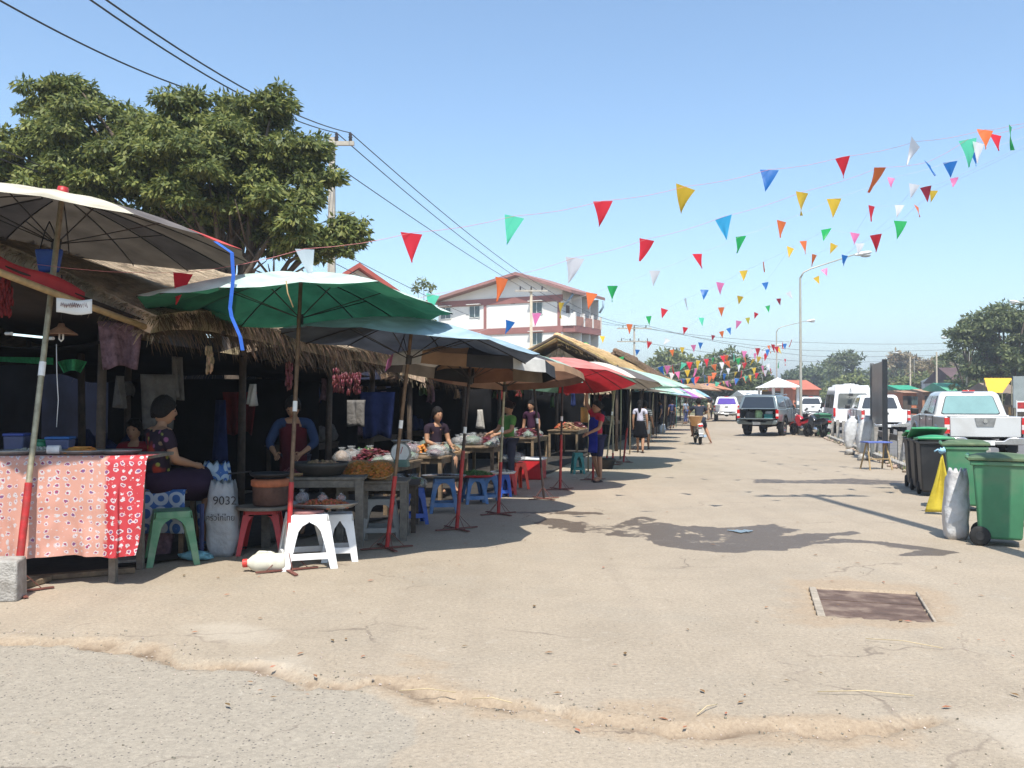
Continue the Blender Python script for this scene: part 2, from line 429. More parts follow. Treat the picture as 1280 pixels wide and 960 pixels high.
def MATH(op, a, b_):
    x = N.new('ShaderNodeMath'); x.operation = op
    for s_, i in ((a, 0), (b_, 1)):
        if isinstance(s_, (int, float)): x.inputs[i].default_value = s_
        else: lk(nt, s_, x.inputs[i])
    return x.outputs[0]
at = N.new('ShaderNodeAttribute'); at.attribute_name = 'wear'; sp = N.new('ShaderNodeSeparateColor'); lk(nt, at.outputs['Color'], sp.inputs[0])
at2 = N.new('ShaderNodeAttribute'); at2.attribute_name = 'wear_two'; sp2 = N.new('ShaderNodeSeparateColor'); lk(nt, at2.outputs['Color'], sp2.inputs[0])
big = RMP(NZ(.35, 5), .3, .7); mid = RMP(NZ(2.2, 8, .7), .3, .7); fine = RMP(NZ(34, 5, .75), .28, .72); vf = RMP(NZ(190, 3, .7), .25, .75)
base = MIX(big, (.30, .25, .19), (.375, .31, .235))
base = MIX(MATH('MULTIPLY', mid, .45), base, (.43, .36, .28))
gry = MATH('ADD', sp.outputs[0], MATH('MULTIPLY', MATH('SUBTRACT', mid, .5), .7))
gry = RMP(gry, .3, .7, .0, .9)
gnat = RMP(NZ(.8, 6, .7), .52, .68, 0, .4)
mpt = N.new('ShaderNodeMapping'); mpt.inputs['Rotation'].default_value = (0, 0, ST); mpt.inputs['Scale'].default_value = (2.6, .10, 1); lk(nt, tc.outputs['Object'], mpt.inputs[0])
ntr = N.new('ShaderNodeTexNoise'); ntr.inputs['Scale'].default_value = 1.0; ntr.inputs['Detail'].default_value = 5; lk(nt, mpt.outputs[0], ntr.inputs['Vector'])
base = MIX(RMP(ntr.outputs['Fac'], .54, .74, 0, .24), base, (.25, .205, .16))
base = MIX(RMP(ntr.outputs['Fac'], .44, .28, 0, .2), base, (.44, .37, .285))
base = MIX(RMP(NZ(.22, 4), .55, .7, 0, .35), base, (.25, .205, .155))
base = MIX(MATH('MAXIMUM', gry, gnat), base, (.33, .29, .235))
# aggregate stones
vo = N.new('ShaderNodeTexVoronoi'); vo.inputs['Scale'].default_value = 44; lk(nt, tc.outputs['Object'], vo.inputs['Vector'])
spk = RMP(vo.outputs['Distance'], .16, .30, 1, 0)
rndv = N.new('ShaderNodeSeparateColor'); lk(nt, vo.outputs['Color'], rndv.inputs[0])
sel = RMP(rndv.outputs[0], .62, .68)
spk = MATH('MULTIPLY', spk, sel)
spkd = MATH('MULTIPLY', spk, MATH('ADD', MATH('MULTIPLY', gry, .65), .35))
base = MIX(spkd, base, (.11, .10, .095))
vo2 = N.new('ShaderNodeTexVoronoi'); vo2.inputs['Scale'].default_value = 46; lk(nt, tc.outputs['Object'], vo2.inputs['Vector'])
r2 = N.new('ShaderNodeSeparateColor'); lk(nt, vo2.outputs['Color'], r2.inputs[0])
lt = MATH('MULTIPLY', RMP(vo2.outputs['Distance'], .12, .25, 1, 0), RMP(r2.outputs[1], .86, .9))
base = MIX(MATH('MULTIPLY', lt, .5), base, (.58, .53, .45))
base = MIX(1.0, base, MIX(fine, (.76, .76, .76), (1.20, 1.19, 1.17)), 'MULTIPLY')
base = MIX(1.0, base, MIX(vf, (.78, .78, .78), (1.16, 1.16, 1.15)), 'MULTIPLY')
sd = RMP(MATH('ADD', sp.outputs[2], MATH('MULTIPLY', MATH('SUBTRACT', mid, .5), .9)), .25, .75, 0, .6)
base = MIX(sd, base, MIX(fine, (.27, .19, .12), (.41, .31, .21)))
base = MIX(MATH('MULTIPLY', sp2.outputs[0], .35), base, (.50, .44, .36))
base = MIX(MATH('MULTIPLY', MATH('MULTIPLY', sp2.outputs[1], RMP(mid, .3, .6)), .8), base, (.13, .09, .06))
wt = RMP(MATH('ADD', sp.outputs[1], MATH('MULTIPLY', MATH('SUBTRACT', RMP(NZ(7, 6, .7), .3, .7), .5), .45)), .42, .56)
base = MIX(wt, base, MIX(.18, (.07, .052, .04), base))
lk(nt, base, b.inputs['Base Color'])
n5 = NZ(14, 8, .75); base = MIX(RMP(n5, .60, .72, 0, .28), base, (.17, .145, .12)); base = MIX(RMP(NZ(5, 8, .75), .58, .70, 0, .30), base, (.52, .46, .38))
vc = N.new('ShaderNodeTexVoronoi'); vc.feature = 'DISTANCE_TO_EDGE'; vc.inputs['Scale'].default_value = .55
wp = N.new('ShaderNodeVectorMath'); wp.operation = 'MULTIPLY_ADD'; nw = N.new('ShaderNodeTexNoise'); nw.inputs['Scale'].default_value = 1.7; nw.inputs['Detail'].default_value = 6; lk(nt, tc.outputs['Object'], nw.inputs['Vector'])
lk(nt, nw.outputs['Color'], wp.inputs[0]); wp.inputs[1].default_value = (.9, .9, 0); lk(nt, tc.outputs['Object'], wp.inputs[2]); lk(nt, wp.outputs[0], vc.inputs['Vector'])
ck = MATH('MULTIPLY', RMP(vc.outputs['Distance'], .002, .007, 1, 0), RMP(NZ(.6, 3), .50, .60))
base = MIX(MATH('MULTIPLY', ck, .6), base, (.13, .10, .08))
for nd in list(nt.links):
    if nd.to_socket == b.inputs['Base Color']: nt.links.remove(nd)
lk(nt, base, b.inputs['Base Color'])
lk(nt, MIX(wt, (.9, .9, .9), (.5, .5, .5)), b.inputs['Roughness'])
b.inputs['Specular IOR Level'].default_value = .25
bp = N.new('ShaderNodeBump'); bp.inputs['Strength'].default_value = .55; bp.inputs['Distance'].default_value = .012
h = MATH('ADD', MATH('MULTIPLY', fine, .6), MATH('ADD', MATH('MULTIPLY', mid, .8), MATH('MULTIPLY', spk, .5)))
lk(nt, h, bp.inputs['Height']); lk(nt, bp.outputs['Normal'], b.inputs['Normal'])
me.materials.append(m)

# standing water in the middle of the wet patch
wmat = mat('muddy_water', (.10, .09, .08), .06, 3, .1, spec=.8)
c = G(926, 665); mb = MB()
mb.add([(c.x+.12*math.cos(t)*(1+.35*math.sin(3*t)+.2*math.sin(5*t+1)), c.y+.17*math.sin(t)*(1+.4*math.cos(2*t)+.25*math.cos(7*t)), .012) for t in [k*PI/10 for k in range(20)]], [tuple(range(20))])
setting(mb.build('puddle', wmat))

# road beyond the kerb, with a dirt verge and edge line
road_m = mat('road_asphalt', (.135, .13, .125), .8, .8, .2, bump=.3, bs=40, dirt=((.22, .19, .16), .6, .5))
mb = MB(); pts = [(-30, 4.5), (60, 4.5), (160, 5.2), (420, 5.2), (420, 22), (-30, 22)]
mb.add([UV(u, v, .006) for u, v in pts], [tuple(range(6))]); setting(mb.build('road', road_m))
line_m = mat('road_paint', (.6, .6, .56), .7, 6, .3)
mb = MB()
for k in range(28):
    u = -6+k*9; mb.add([UV(u, 13.2, .011), UV(u, 13.35, .011), UV(u+3.2, 13.35, .011), UV(u+3.2, 13.2, .011)], [(0, 3, 2, 1)])
setting(mb.build('lane_marking', line_m))
grass_m = mat('dry_verge', (.17, .16, .07), .95, 1.2, .4, bump=.6, bs=20, dirt=((.32, .25, .16), 1, .8))
mb = MB(); mb.add([UV(u, v, .01) for u, v in ((-30, 22.5), (420, 22.5), (420, 400), (-30, 400))], [(0, 1, 2, 3)]); setting(mb.build('far_verge', grass_m))
mb = MB(); mb.add([UV(u, v, .012) for u, v in ((78, -40), (420, -40), (420, 3.4), (120, 3.2), (92, -6))], [(0, 1, 2, 3, 4)]); setting(mb.build('dirt_lot', grass_m))
# kerbs
mb = MB()
k = 0
u = 3.0
while u < 115:
    L = 1.0; c = UV(u+L/2, 3.95, .0)
    mb.box((c.x, c.y, .045+.012*noise.noise(Vector((u, 0, 0)))), (.18, L-.02, .15), (0, 0, RZ+.02*noise.noise(Vector((u*3, 2, 0)))))
    u += L
setting(mb.build('kerb', M['concrete'], bevel=.015))
mb = MB(); a = UV(50, 22.3)
for k in range(60):
    c = UV(10+k*5, 22.3, .06); mb.box(c, (.2, 4.98, .16), (0, 0, RZ))
setting(mb.build('far_kerb', M['concrete']))

# small litter and gravel near the camera
gm_ = mat('gravel', (.30, .26, .21), .9, 20, .3, island=.5)
mb = MB(); rr = random.Random(3)
cr = [Vector((*p, 0)) for p in crack]
for k in range(900):
    if k % 2:
        i = rr.randrange(len(cr)-1); p = cr[i].lerp(cr[i+1], rr.random())+Vector((rr.gauss(0, .13), rr.gauss(0, .16), 0))
    else: p = G(rr.uniform(-40, 1320), 560+400*rr.random()**.6)
    if not (x0+.6 < p.x < x1-.6 and p.y > 3): continue
    s = rr.uniform(.0025, .006)*(1.2 if k % 2 else 1)
    ix = int((p.x-x0)/st); iy = min(int((p.y-y0)/st), ny)
    z = Z[iy, ix]
    mb.box((p.x, p.y, z+s*.35), (s*2, s*1.6, s*1.2), (rr.random(), rr.random(), rr.random()*3))
o = mb.build('gravel', gm_); tag(o, None, None, kind='stuff')
defm('leaf_litter', (.25, .12, .05), .8, 20, .3, island=.5)
mb = MB()
for k in range(90):
    p = G(rr.uniform(200, 1280), rr.uniform(600, 930)); s = rr.uniform(.008, .022); a = rr.random()*6
    d1 = Vector((math.cos(a), math.sin(a), 0)); d2 = Vector((-d1.y, d1.x, .3)); z = Vector((p.x, p.y, .012))
    mb.add([z-d1*s*1.6, z+d2*s*.6, z+d1*s*1.6, z-d2*s*.6+Vector((0, 0, s*.3))], [(0, 1, 2, 3)])
o = mb.build('leaf_litter', M['leaf_litter']); tag(o, None, None, kind='stuff')
for i, (a, b2, nm) in enumerate((((1080, 801), (1176, 813), 'pale dry straw lying beside the drain cover'), ((1020, 868), (1140, 873), 'long dry straw by the crack in the middle of the road'), ((500, 867), (570, 869), 'short dry straw at the bend of the crack'), ((870, 897), (895, 884), 'short bent twig right of the sandy hollow'), ((590, 877), (640, 882), 'dry straw left of the sandy hollow'))):
    p, q = G(*a), G(*b2)
    mb = MB(); mb.tube([p+Vector((0, 0, .016)), (p+q)/2+Vector((0, .01, .03)), q+Vector((0, 0, .016))], .0028, 5)
    tag(mb.build('straw_stalk', mat('straw_stalk', (.5, .4, .24), .8)), nm, 'straw')

# drain cover
th = thing('drain_cover', 'rusty brown rectangular drain cover sunk in the road', 'drain cover')
A, B_, C_, D_ = [Vector((*p, 0)) for p in drain]
rustm = mat('rusty_plate', (.135, .085, .062), .7, 5, .35, bump=.3, bs=30, dirt=((.30, .23, .17), 5, .6), metal=.15)
mb = MB()
nb_ = 5
for k in range(nb_):
    t0, t1 = k/nb_+.004, (k+1)/nb_-.004
    a, b2, c2, d2 = A.lerp(D_, t0), B_.lerp(C_, t0), B_.lerp(C_, t1), A.lerp(D_, t1)
    zt = -.004-.010*abs(noise.noise(Vector((k*2.3, 0, 0)))); zz = [Vector((0, 0, zt)), Vector((0, 0, zt-.012)), Vector((0, 0, zt-.012)), Vector((0, 0, zt))]
    lo = [p+Vector((0, 0, -.045)) for p in (a, b2, c2, d2)]; up = [p+z for p, z in zip((a, b2, c2, d2), zz)]
    mb.add(lo+up, [(4, 7, 6, 5), (0, 1, 2, 3), (0, 4, 5, 1), (1, 5, 6, 2), (2, 6, 7, 3), (3, 7, 4, 0)])
mb.build('plate', rustm, th)
mb = MB()
for p, q, wd in ((A, D_, .06), (B_, C_, .02)):
    dr = (q-p).normalized(); nn = Vector((-dr.y, dr.x, 0))*(-1 if p is A else 1)
    mid_ = (p+q)/2+nn*wd/2*(1 if p is A else -1)*(-1 if p is A else -1)
    mb.box((mid_.x, mid_.y, -.008), (wd, (q-p).length+.06, .03), (0, 0, math.atan2(dr.y, dr.x)-PI/2))
mb.build('frame', mat('dusty_frame', (.33, .28, .22), .9, 9, .3, bump=.4), th, bevel=.006)
# ================= makers =================
FAB = {
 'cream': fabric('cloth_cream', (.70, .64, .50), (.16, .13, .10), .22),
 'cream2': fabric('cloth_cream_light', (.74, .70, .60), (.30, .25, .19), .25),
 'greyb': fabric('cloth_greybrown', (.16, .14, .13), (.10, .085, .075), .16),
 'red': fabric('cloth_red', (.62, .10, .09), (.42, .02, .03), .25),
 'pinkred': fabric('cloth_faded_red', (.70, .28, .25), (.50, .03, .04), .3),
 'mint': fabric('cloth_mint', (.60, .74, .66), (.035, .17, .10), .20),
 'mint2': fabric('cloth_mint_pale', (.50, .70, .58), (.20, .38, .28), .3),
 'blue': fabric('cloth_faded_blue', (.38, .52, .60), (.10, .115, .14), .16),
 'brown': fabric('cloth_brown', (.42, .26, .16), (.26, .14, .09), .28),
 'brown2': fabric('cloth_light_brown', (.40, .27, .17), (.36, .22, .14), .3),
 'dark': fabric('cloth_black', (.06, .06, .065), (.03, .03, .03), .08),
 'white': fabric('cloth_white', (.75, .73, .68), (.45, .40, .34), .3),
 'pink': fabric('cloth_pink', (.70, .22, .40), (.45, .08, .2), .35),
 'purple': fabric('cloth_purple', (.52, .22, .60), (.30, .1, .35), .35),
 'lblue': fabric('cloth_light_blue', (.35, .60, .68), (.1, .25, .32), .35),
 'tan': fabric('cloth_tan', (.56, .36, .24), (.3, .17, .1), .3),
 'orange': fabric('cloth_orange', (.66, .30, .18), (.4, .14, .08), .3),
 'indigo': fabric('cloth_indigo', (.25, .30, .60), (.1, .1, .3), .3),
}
def umbrella(label, base, top, h, R, drop, cols, nseg=16, valance=0, pole='dark_pole', redz=.85, foot='cross', cap='rib', poler=.02, tilt=None, wav=.03, seed=0, group='market parasols along the stalls', det=True):
    r0 = random.Random(seed+5)
    root = thing('market_parasol', label, 'parasol', base, 0, group)
    lx, ly = top
    T = Vector((lx, ly, h)); ax = T.normalized()
    at = lambda t: T*t
    mb = MB()
    mb.m = 1; mb.cyl(at(0.0), at(redz/h), poler*1.25, poler*1.25, 12)
    mb.m = 0; mb.cyl(at(redz/h*.98), at(1), poler, poler, 12)
    mb.build('pole', [M[pole], M['red_paint']], root)
    if det:
        mb = MB(); mb.cyl(at(.52), at(.555), poler*1.12, poler*1.12, 12); mb.build('tape_band', M['tape'], root)
    if foot == 'cross':
        mb = MB(); a0 = .35+r0.random()*.5
        for k in range(4):
            a = a0+k*PI/2; d = Vector((math.cos(a), math.sin(a), 0)); L = .30
            mb.box(d*L/2+Vector((0, 0, .015)), (L, .038, .012), (0, 0, a))
            mb.cyl(d*.2+Vector((0, 0, .02)), T*(.2/h), .004, .004, 5)
        mb.build('base_stand', mat('rusty_red', (.16, .055, .04), .7, 14, .35), root)
    q = Vector((0, 0, 1)).rotation_difference((tilt and Vector(tilt)) or ax).to_matrix().to_4x4()
    W = Matrix.Translation(T) @ q
    # canopy
    mb = MB(); nr = 7; na = 4 if det else 2; per = nseg*na
    rnd = [r0.uniform(-1, 1) for _ in range(nseg)]
    def pt(k, j):
        seg = (k//na) % nseg; fr = (k % na)/na; a = 2*PI*k/per; t = j/nr
        sag = math.sin(PI*fr)
        rr_ = R*t*(1-.035*sag*t)
        z = -drop*(.42*t+.58*t*t) - wav*sag*t*(1.2 if t < .95 else .2) + wav*.9*t*t*(rnd[seg]*(1-fr)+rnd[(seg+1) % nseg]*fr)
        return Vector((rr_*math.cos(a), rr_*math.sin(a), z))
    vs = [Vector((0, 0, 0))]; fs = []; names = sorted(set(cols)); 
    for j in range(1, nr+1):
        for k in range(per): vs.append(W @ pt(k, j))
    vs[0] = W @ Vector((0, 0, 0))
    mb.smooth = False
    for k in range(per):
        mb.m = names.index(cols[(k//na) % len(cols)])
        k2 = (k+1) % per
        loc = [vs[0]]+[vs[1+j*per+kk] for j in range(nr) for kk in (k, k2)]
        f = [(0, 1, 2)]+[(1+2*j, 3+2*j, 4+2*j, 2+2*j) for j in range(nr-1)]
        mb.add(loc, f)
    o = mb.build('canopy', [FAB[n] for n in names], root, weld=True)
    # outward normals up
    bm = bmesh.new(); bm.from_mesh(o.data)
    for f in bm.faces: f.smooth = True
    bmesh.ops.recalc_face_normals(bm, faces=bm.faces)
    if sum(f.normal.z*f.calc_area() for f in bm.faces) < 0: bmesh.ops.reverse_faces(bm, faces=bm.faces)
    bm.to_mesh(o.data); bm.free()
    if valance:
        mb = MB()
        for k in range(per):
            mb.m = names.index(cols[(k//na) % len(cols)]); p, p2 = pt(k, nr), pt(k+1, nr)
            dd = Vector((0, 0, -valance)); off = lambda v: v+dd+Vector((v.x, v.y, 0))*.02
            mb.add([W @ p, W @ p2, W @ off(p2), W @ off(p)], [(0, 3, 2, 1)])
        mb.build('valance', [FAB[n] for n in names], root)
    # ribs, struts, runner
    for k in range(nseg):
        if nseg > 10 and not det and k % 2: continue
        mb = MB(); a = 2*PI*k/nseg
        mb.tube([W @ (pt(k*na, j)*1.0+Vector((0, 0, -.012))) for j in range(1, nr+1)], .007 if det else .009, 4)
        if k % 2 == 0 or nseg <= 10:
            mb.cyl(W @ Vector((0, 0, -.40-drop*.2)), W @ (pt(k*na, 4)+Vector((0, 0, -.014))), .006, .006, 4)
        mb.build('rib', M['rib'], root)
    mb = MB(); mb.cyl(W @ Vector((0, 0, -.46-drop*.2)), W @ Vector((0, 0, -.36-drop*.2)), poler*1.7, poler*1.7, 12); mb.build('runner', M['rib'], root)
    fs_ = 1.0 if cap == 'red_paint' else .45
    mb = MB(); mb.lathe([(.055*fs_, -.03), (.055*fs_, .02*fs_), (.045*fs_, .07*fs_), (.0, .08*fs_)], (0, 0, 0), 12)
    mb.v = [tuple(W @ Vector(v)) for v in mb.v]; mb.build('finial', M[cap] if cap in M else cap, root)
    return root

def stool(name, label, m, base, rz, h=.6, wt=.34, wb=.5, group=None, rung=True, cat='stool', pad=None, wl=.075):
    root = thing(name, label, cat, base, rz, group)
    hw = lambda z: wb/2+(wt/2-wb/2)*min(1, z/h)
    th_ = .012
    def side(k, a, z, inset=0.0):
        d = hw(z)-inset; c = a
        x, y = c, -d
        for _ in range(k): x, y = -y, x
        return Vector((x, y, z))
    mb = MB(); top = h
    r = wt/2
    mb.prism([(r*(1-.12)*sx_ if i % 2 else r*sx_, (r*sy_ if i % 2 else r*(1-.12)*sy_)) for (i, sx_, sy_) in ((0, 1, -1), (0, 1, 1), (1, 1, 1), (1, -1, 1), (0, -1, 1), (0, -1, -1), (1, -1, -1), (1, 1, -1))], top-.018, top, 'z')
    for k in range(4):
        a, b = side(k, -r*.93, top-.005), side(k, r*.93, top-.005); c, d = side(k, hw(top-.07)*.9, top-.07), side(k, -hw(top-.07)*.9, top-.07)
        ins = [side(k, -r*.9, top-.005, th_), side(k, r*.9, top-.005, th_), side(k, hw(top-.07)*.88, top-.07, th_), side(k, -hw(top-.07)*.88, top-.07, th_)]
        mb.add([a, b, c, d]+ins, [(0, 3, 2, 1), (4, 5, 6, 7), (0, 1, 5, 4), (2, 3, 7, 6), (1, 2, 6, 5), (3, 0, 4, 7)])
    mb.build('seat', m, root, bevel=.006)
    zs = [0, .12*h, .3*h, .5*h, .7*h, .8*h, .86*h, h-.068]
    win = [.8, .85, .9, 1.0, 1.15, 1.5, 2.1, 3.2]
    for c in range(4):
        mb = MB()
        for k, sg in ((c, 1), ((c+1) % 4, -1)):
            vs = []
            for z, wn in zip(zs, win):
                o_ = hw(z)*sg; i_ = o_-sg*min(wl*wn*.8, abs(o_)*.97)
                vs += [side(k, o_, z), side(k, i_, z), side(k, i_, z, th_), side(k, o_-sg*th_, z, th_)]
            n = len(zs); fs = [(0, 1, 2, 3), tuple(range(4*n-4, 4*n))[::-1]]
            for j in range(n-1):
                for e in range(4): fs.append((j*4+e, j*4+(e+1) % 4, (j+1)*4+(e+1) % 4, (j+1)*4+e))
            mb.add(vs, fs)
        mb.build('leg', m, root, bevel=.004)
    if rung:
        zr = .24*h
        for k in range(4):
            mb = MB(); w_ = hw(zr)-.05
            a = [side(k, -w_, zr-.03, .002), side(k, w_, zr-.03, .002), side(k, w_, zr+.03, .002), side(k, -w_, zr+.03, .002)]
            b = [side(k, -w_, zr-.03, .03), side(k, w_, zr-.03, .03), side(k, w_, zr+.03, .03), side(k, -w_, zr+.03, .03)]
            mb.add(a+b, [(0, 1, 2, 3), (4, 7, 6, 5), (0, 4, 5, 1), (1, 5, 6, 2), (2, 6, 7, 3), (3, 7, 4, 0)])
            mb.build('stretcher', m, root, bevel=.004)
    if pad:
        mb = MB(); mb.prism([(wt*.46*math.cos(t*PI/10), wt*.46*math.sin(t*PI/10)) for t in range(20)], h+.001, h+.03, 'z'); mb.build('pad', pad, root, bevel=.008)
    return root

def table(name, label, base, rz, L, D, H, m=None, group=None, slats=4, lg=.06, cat='table'):
    m = m or M['grey_wood']
    root = thing(name, label, cat, base, rz, group)
    mb = MB(); sw = D/slats
    for k in range(slats): mb.box((RN.uniform(-.01, .01), -D/2+sw*(k+.5), H-.015), (L*(1+RN.uniform(-.01, .01)), sw-.008, .03))
    mb.build('tabletop', m, root, bevel=.003)
    mb = MB()
    for s in (-1, 1): mb.box((0, s*(D/2-.04), H-.075), (L-.1, .03, .08))
    for s in (-1, 1): mb.box((s*(L/2-.06), 0, H-.075), (.03, D-.12, .08))
    mb.build('apron_rail', m, root)
    for sx_ in (-1, 1):
        for sy_ in (-1, 1):
            mb = MB(); mb.box((sx_*(L/2-.06), sy_*(D/2-.06), (H-.03)/2), (lg, lg, H-.032)); mb.build('leg', m, root, bevel=.004)
    return root

def heap_mesh(rx, ry, h, n, size, seed=0, shape='ball', jitter=1.0):
    """many small goods piled up"""
    r = random.Random(seed); mb = MB()
    for k in range(n):
        a = r.random()*2*PI; q = math.sqrt(r.random()); x, y = rx*q*math.cos(a), ry*q*math.sin(a)
        z = h*(1-q*q)*r.uniform(.55, 1)+size*.5
        if shape == 'ball': mb.blob((x, y, z), (size, size, size*.8), .05, 1, k, 6, 4)
        elif shape == 'chip': mb.box((x, y, z), (size*2, size*1.6, size*.3), (r.uniform(-.6, .6), r.uniform(-.6, .6), r.random()*6))
        elif shape == 'leaf':
            t = r.random()*2*PI; up = Vector((math.cos(t)*.6, math.sin(t)*.6, r.uniform(.2, 1.2))).normalized(); L = size*r.uniform(1.5, 3)
            s = up.orthogonal().normalized()*size*.5; p = Vector((x, y, z*.6))
            mb.add([p-s*.3, p+up*L*.5-s, p+up*L, p+up*L*.5+s], [(0, 1, 2, 3)])
        elif shape == 'stick':
            t = r.uniform(-.35, .35); d = Vector((math.cos(t), math.sin(t), 0))*size*4; p = Vector((x*.3, y, z)); mb.cyl(p-d, p+d, size*.2, size*.2, 5)
    return mb
defm('fried_orange', (.50, .20, .035), .5, 30, .3, island=.35)
defm('fried_brown', (.34, .09, .03), .35, 30, .3, island=.4)
defm('red_goods', (.12, .025, .03), .35, 20, .4, island=.4)
defm('green_goods', (.05, .12, .03), .6, 20, .4, island=.45)
defm('pale_goods', (.28, .28, .23), .5, 20, .3, island=.35)
defm('dark_goods', (.08, .06, .05), .6, 20, .4, island=.5)
defm('tan_goods', (.28, .18, .10), .6, 20, .4, island=.4)
defm('wicker', (.38, .24, .12), .7, 60, .3, bump=.5, bs=90)
defm('tin', (.30, .29, .27), .35, 20, .2, metal=.7)
def tray(name, label, loc, rx, ry, m, goods, n, size, shape='ball', hh=.05, rz=0, group='trays and baskets of food for sale', cat='tray', rim=.035, seed=0, gname='snacks'):
    root = thing(name, label, cat, loc, rz, group)
    mb = MB(); mb.lathe([(0, .004), (.82, .004), (.97, rim), (1.0, rim+.004), (.99, rim-.006), (.84, -.0), (.0, .0)], (0, 0, 0), 28)
    mb.v = [(x*rx, y*ry, z) for x, y, z in mb.v]; mb.build('tray' if 'basket' not in name else 'basket_bowl', m, root)
    o = heap_mesh(rx*.84, ry*.84, hh, n, size, seed, shape).build(gname, goods, root); o['kind'] = 'stuff'
    return root
def bag(label, loc, s, inner, seed=0, tall=1.0, name='plastic_bag', group='knotted plastic bags of goods on the tables'):
    root = thing(name, label, 'bag', loc, seed*.7, group)
    h = s*tall
    mb = MB(); mb.blob((0, 0, h*.40), (s*.42, s*.36, h*.36), .12, 2, seed, 12, 8, flat=-h*.36); mb.build('contents', inner, root)
    mb = MB()
    prof = [(.0, .0), (.44, .0), (.54, .15), (.56, .38), (.48, .56), (.33, .68), (.17, .76), (.12, .80), (.20, .88), (.24, .93)]
    n = 22; vs = []
    for r, z in prof:
        for k in range(n):
            t = 2*PI*k/n; q = 1+.07*math.sin(k*2.3+z*7+seed)+.28*noise.noise(Vector((math.cos(t)*2, math.sin(t)*2, z*4+seed)))
            vs.append((r*s*q*math.cos(t), r*s*.85*q*math.sin(t), z*h))
    mb.smooth = True; mb.add(vs, [(i*n+k, i*n+(k+1) % n, (i+1)*n+(k+1) % n, (i+1)*n+k) for i in range(len(prof)-1) for k in range(n)])
    mb.build('film', M['clear_bag'], root)
    return root
def sack(label, loc, w, d, h, rz=0, m=None, seed=0, lean=0, hung=False, cat='sack', open_top=True, name='woven_sack', group=None):
    mb = MB(); n = 28; lv = 16; vs = []
    for j in range(lv+1):
        t = j/lv
        bul = (.86+.18*math.sin(PI*min(1, t*1.15))) if t < .86 else (.86+.18*math.sin(PI*.99))*(1-(t-.86)*1.6)
        if hung: bul = .42+.58*math.sin(PI*min(.97, .12+.86*(1-t)))**.8 if t < .93 else .34
        if t == 0: bul = .45 if hung else .8
        for k in range(n):
            a = 2*PI*k/n; ca, sa = math.cos(a), math.sin(a)
            sq = (abs(ca)**4+abs(sa)**4)**-.25
            nz = 1+(.16 if m else .08)*noise.noise(Vector((ca*1.6, sa*1.6, t*4+seed)))+.035*noise.noise(Vector((ca*5, sa*5, t*9+seed)))
            if t > .85: nz += .12*math.sin(k*1.9+seed)*(t-.8)*3
            vs.append((w/2*sq*ca*bul*nz*.86+lean*t*t, d/2*sq*sa*bul*nz*.86, h*t+(.03*math.sin(k*2.1+seed) if t > .9 else 0)))
    fs = [(j*n+k, j*n+(k+1) % n, (j+1)*n+(k+1) % n, (j+1)*n+k) for j in range(lv) for k in range(n)]
    fs.append(tuple(range(n))[::-1]); 
    vs2 = len(vs)
    vs.append((lean*.9, 0, h*.86)); fs += [(lv*n+k, lv*n+(k+1) % n, vs2) for k in range(n)]
    mb.smooth = True; mb.add(vs, fs)
    o = mb.build(name, m or M['white_sack'], None, loc=loc, rz=rz); tag(o, label, cat, group)
    return o

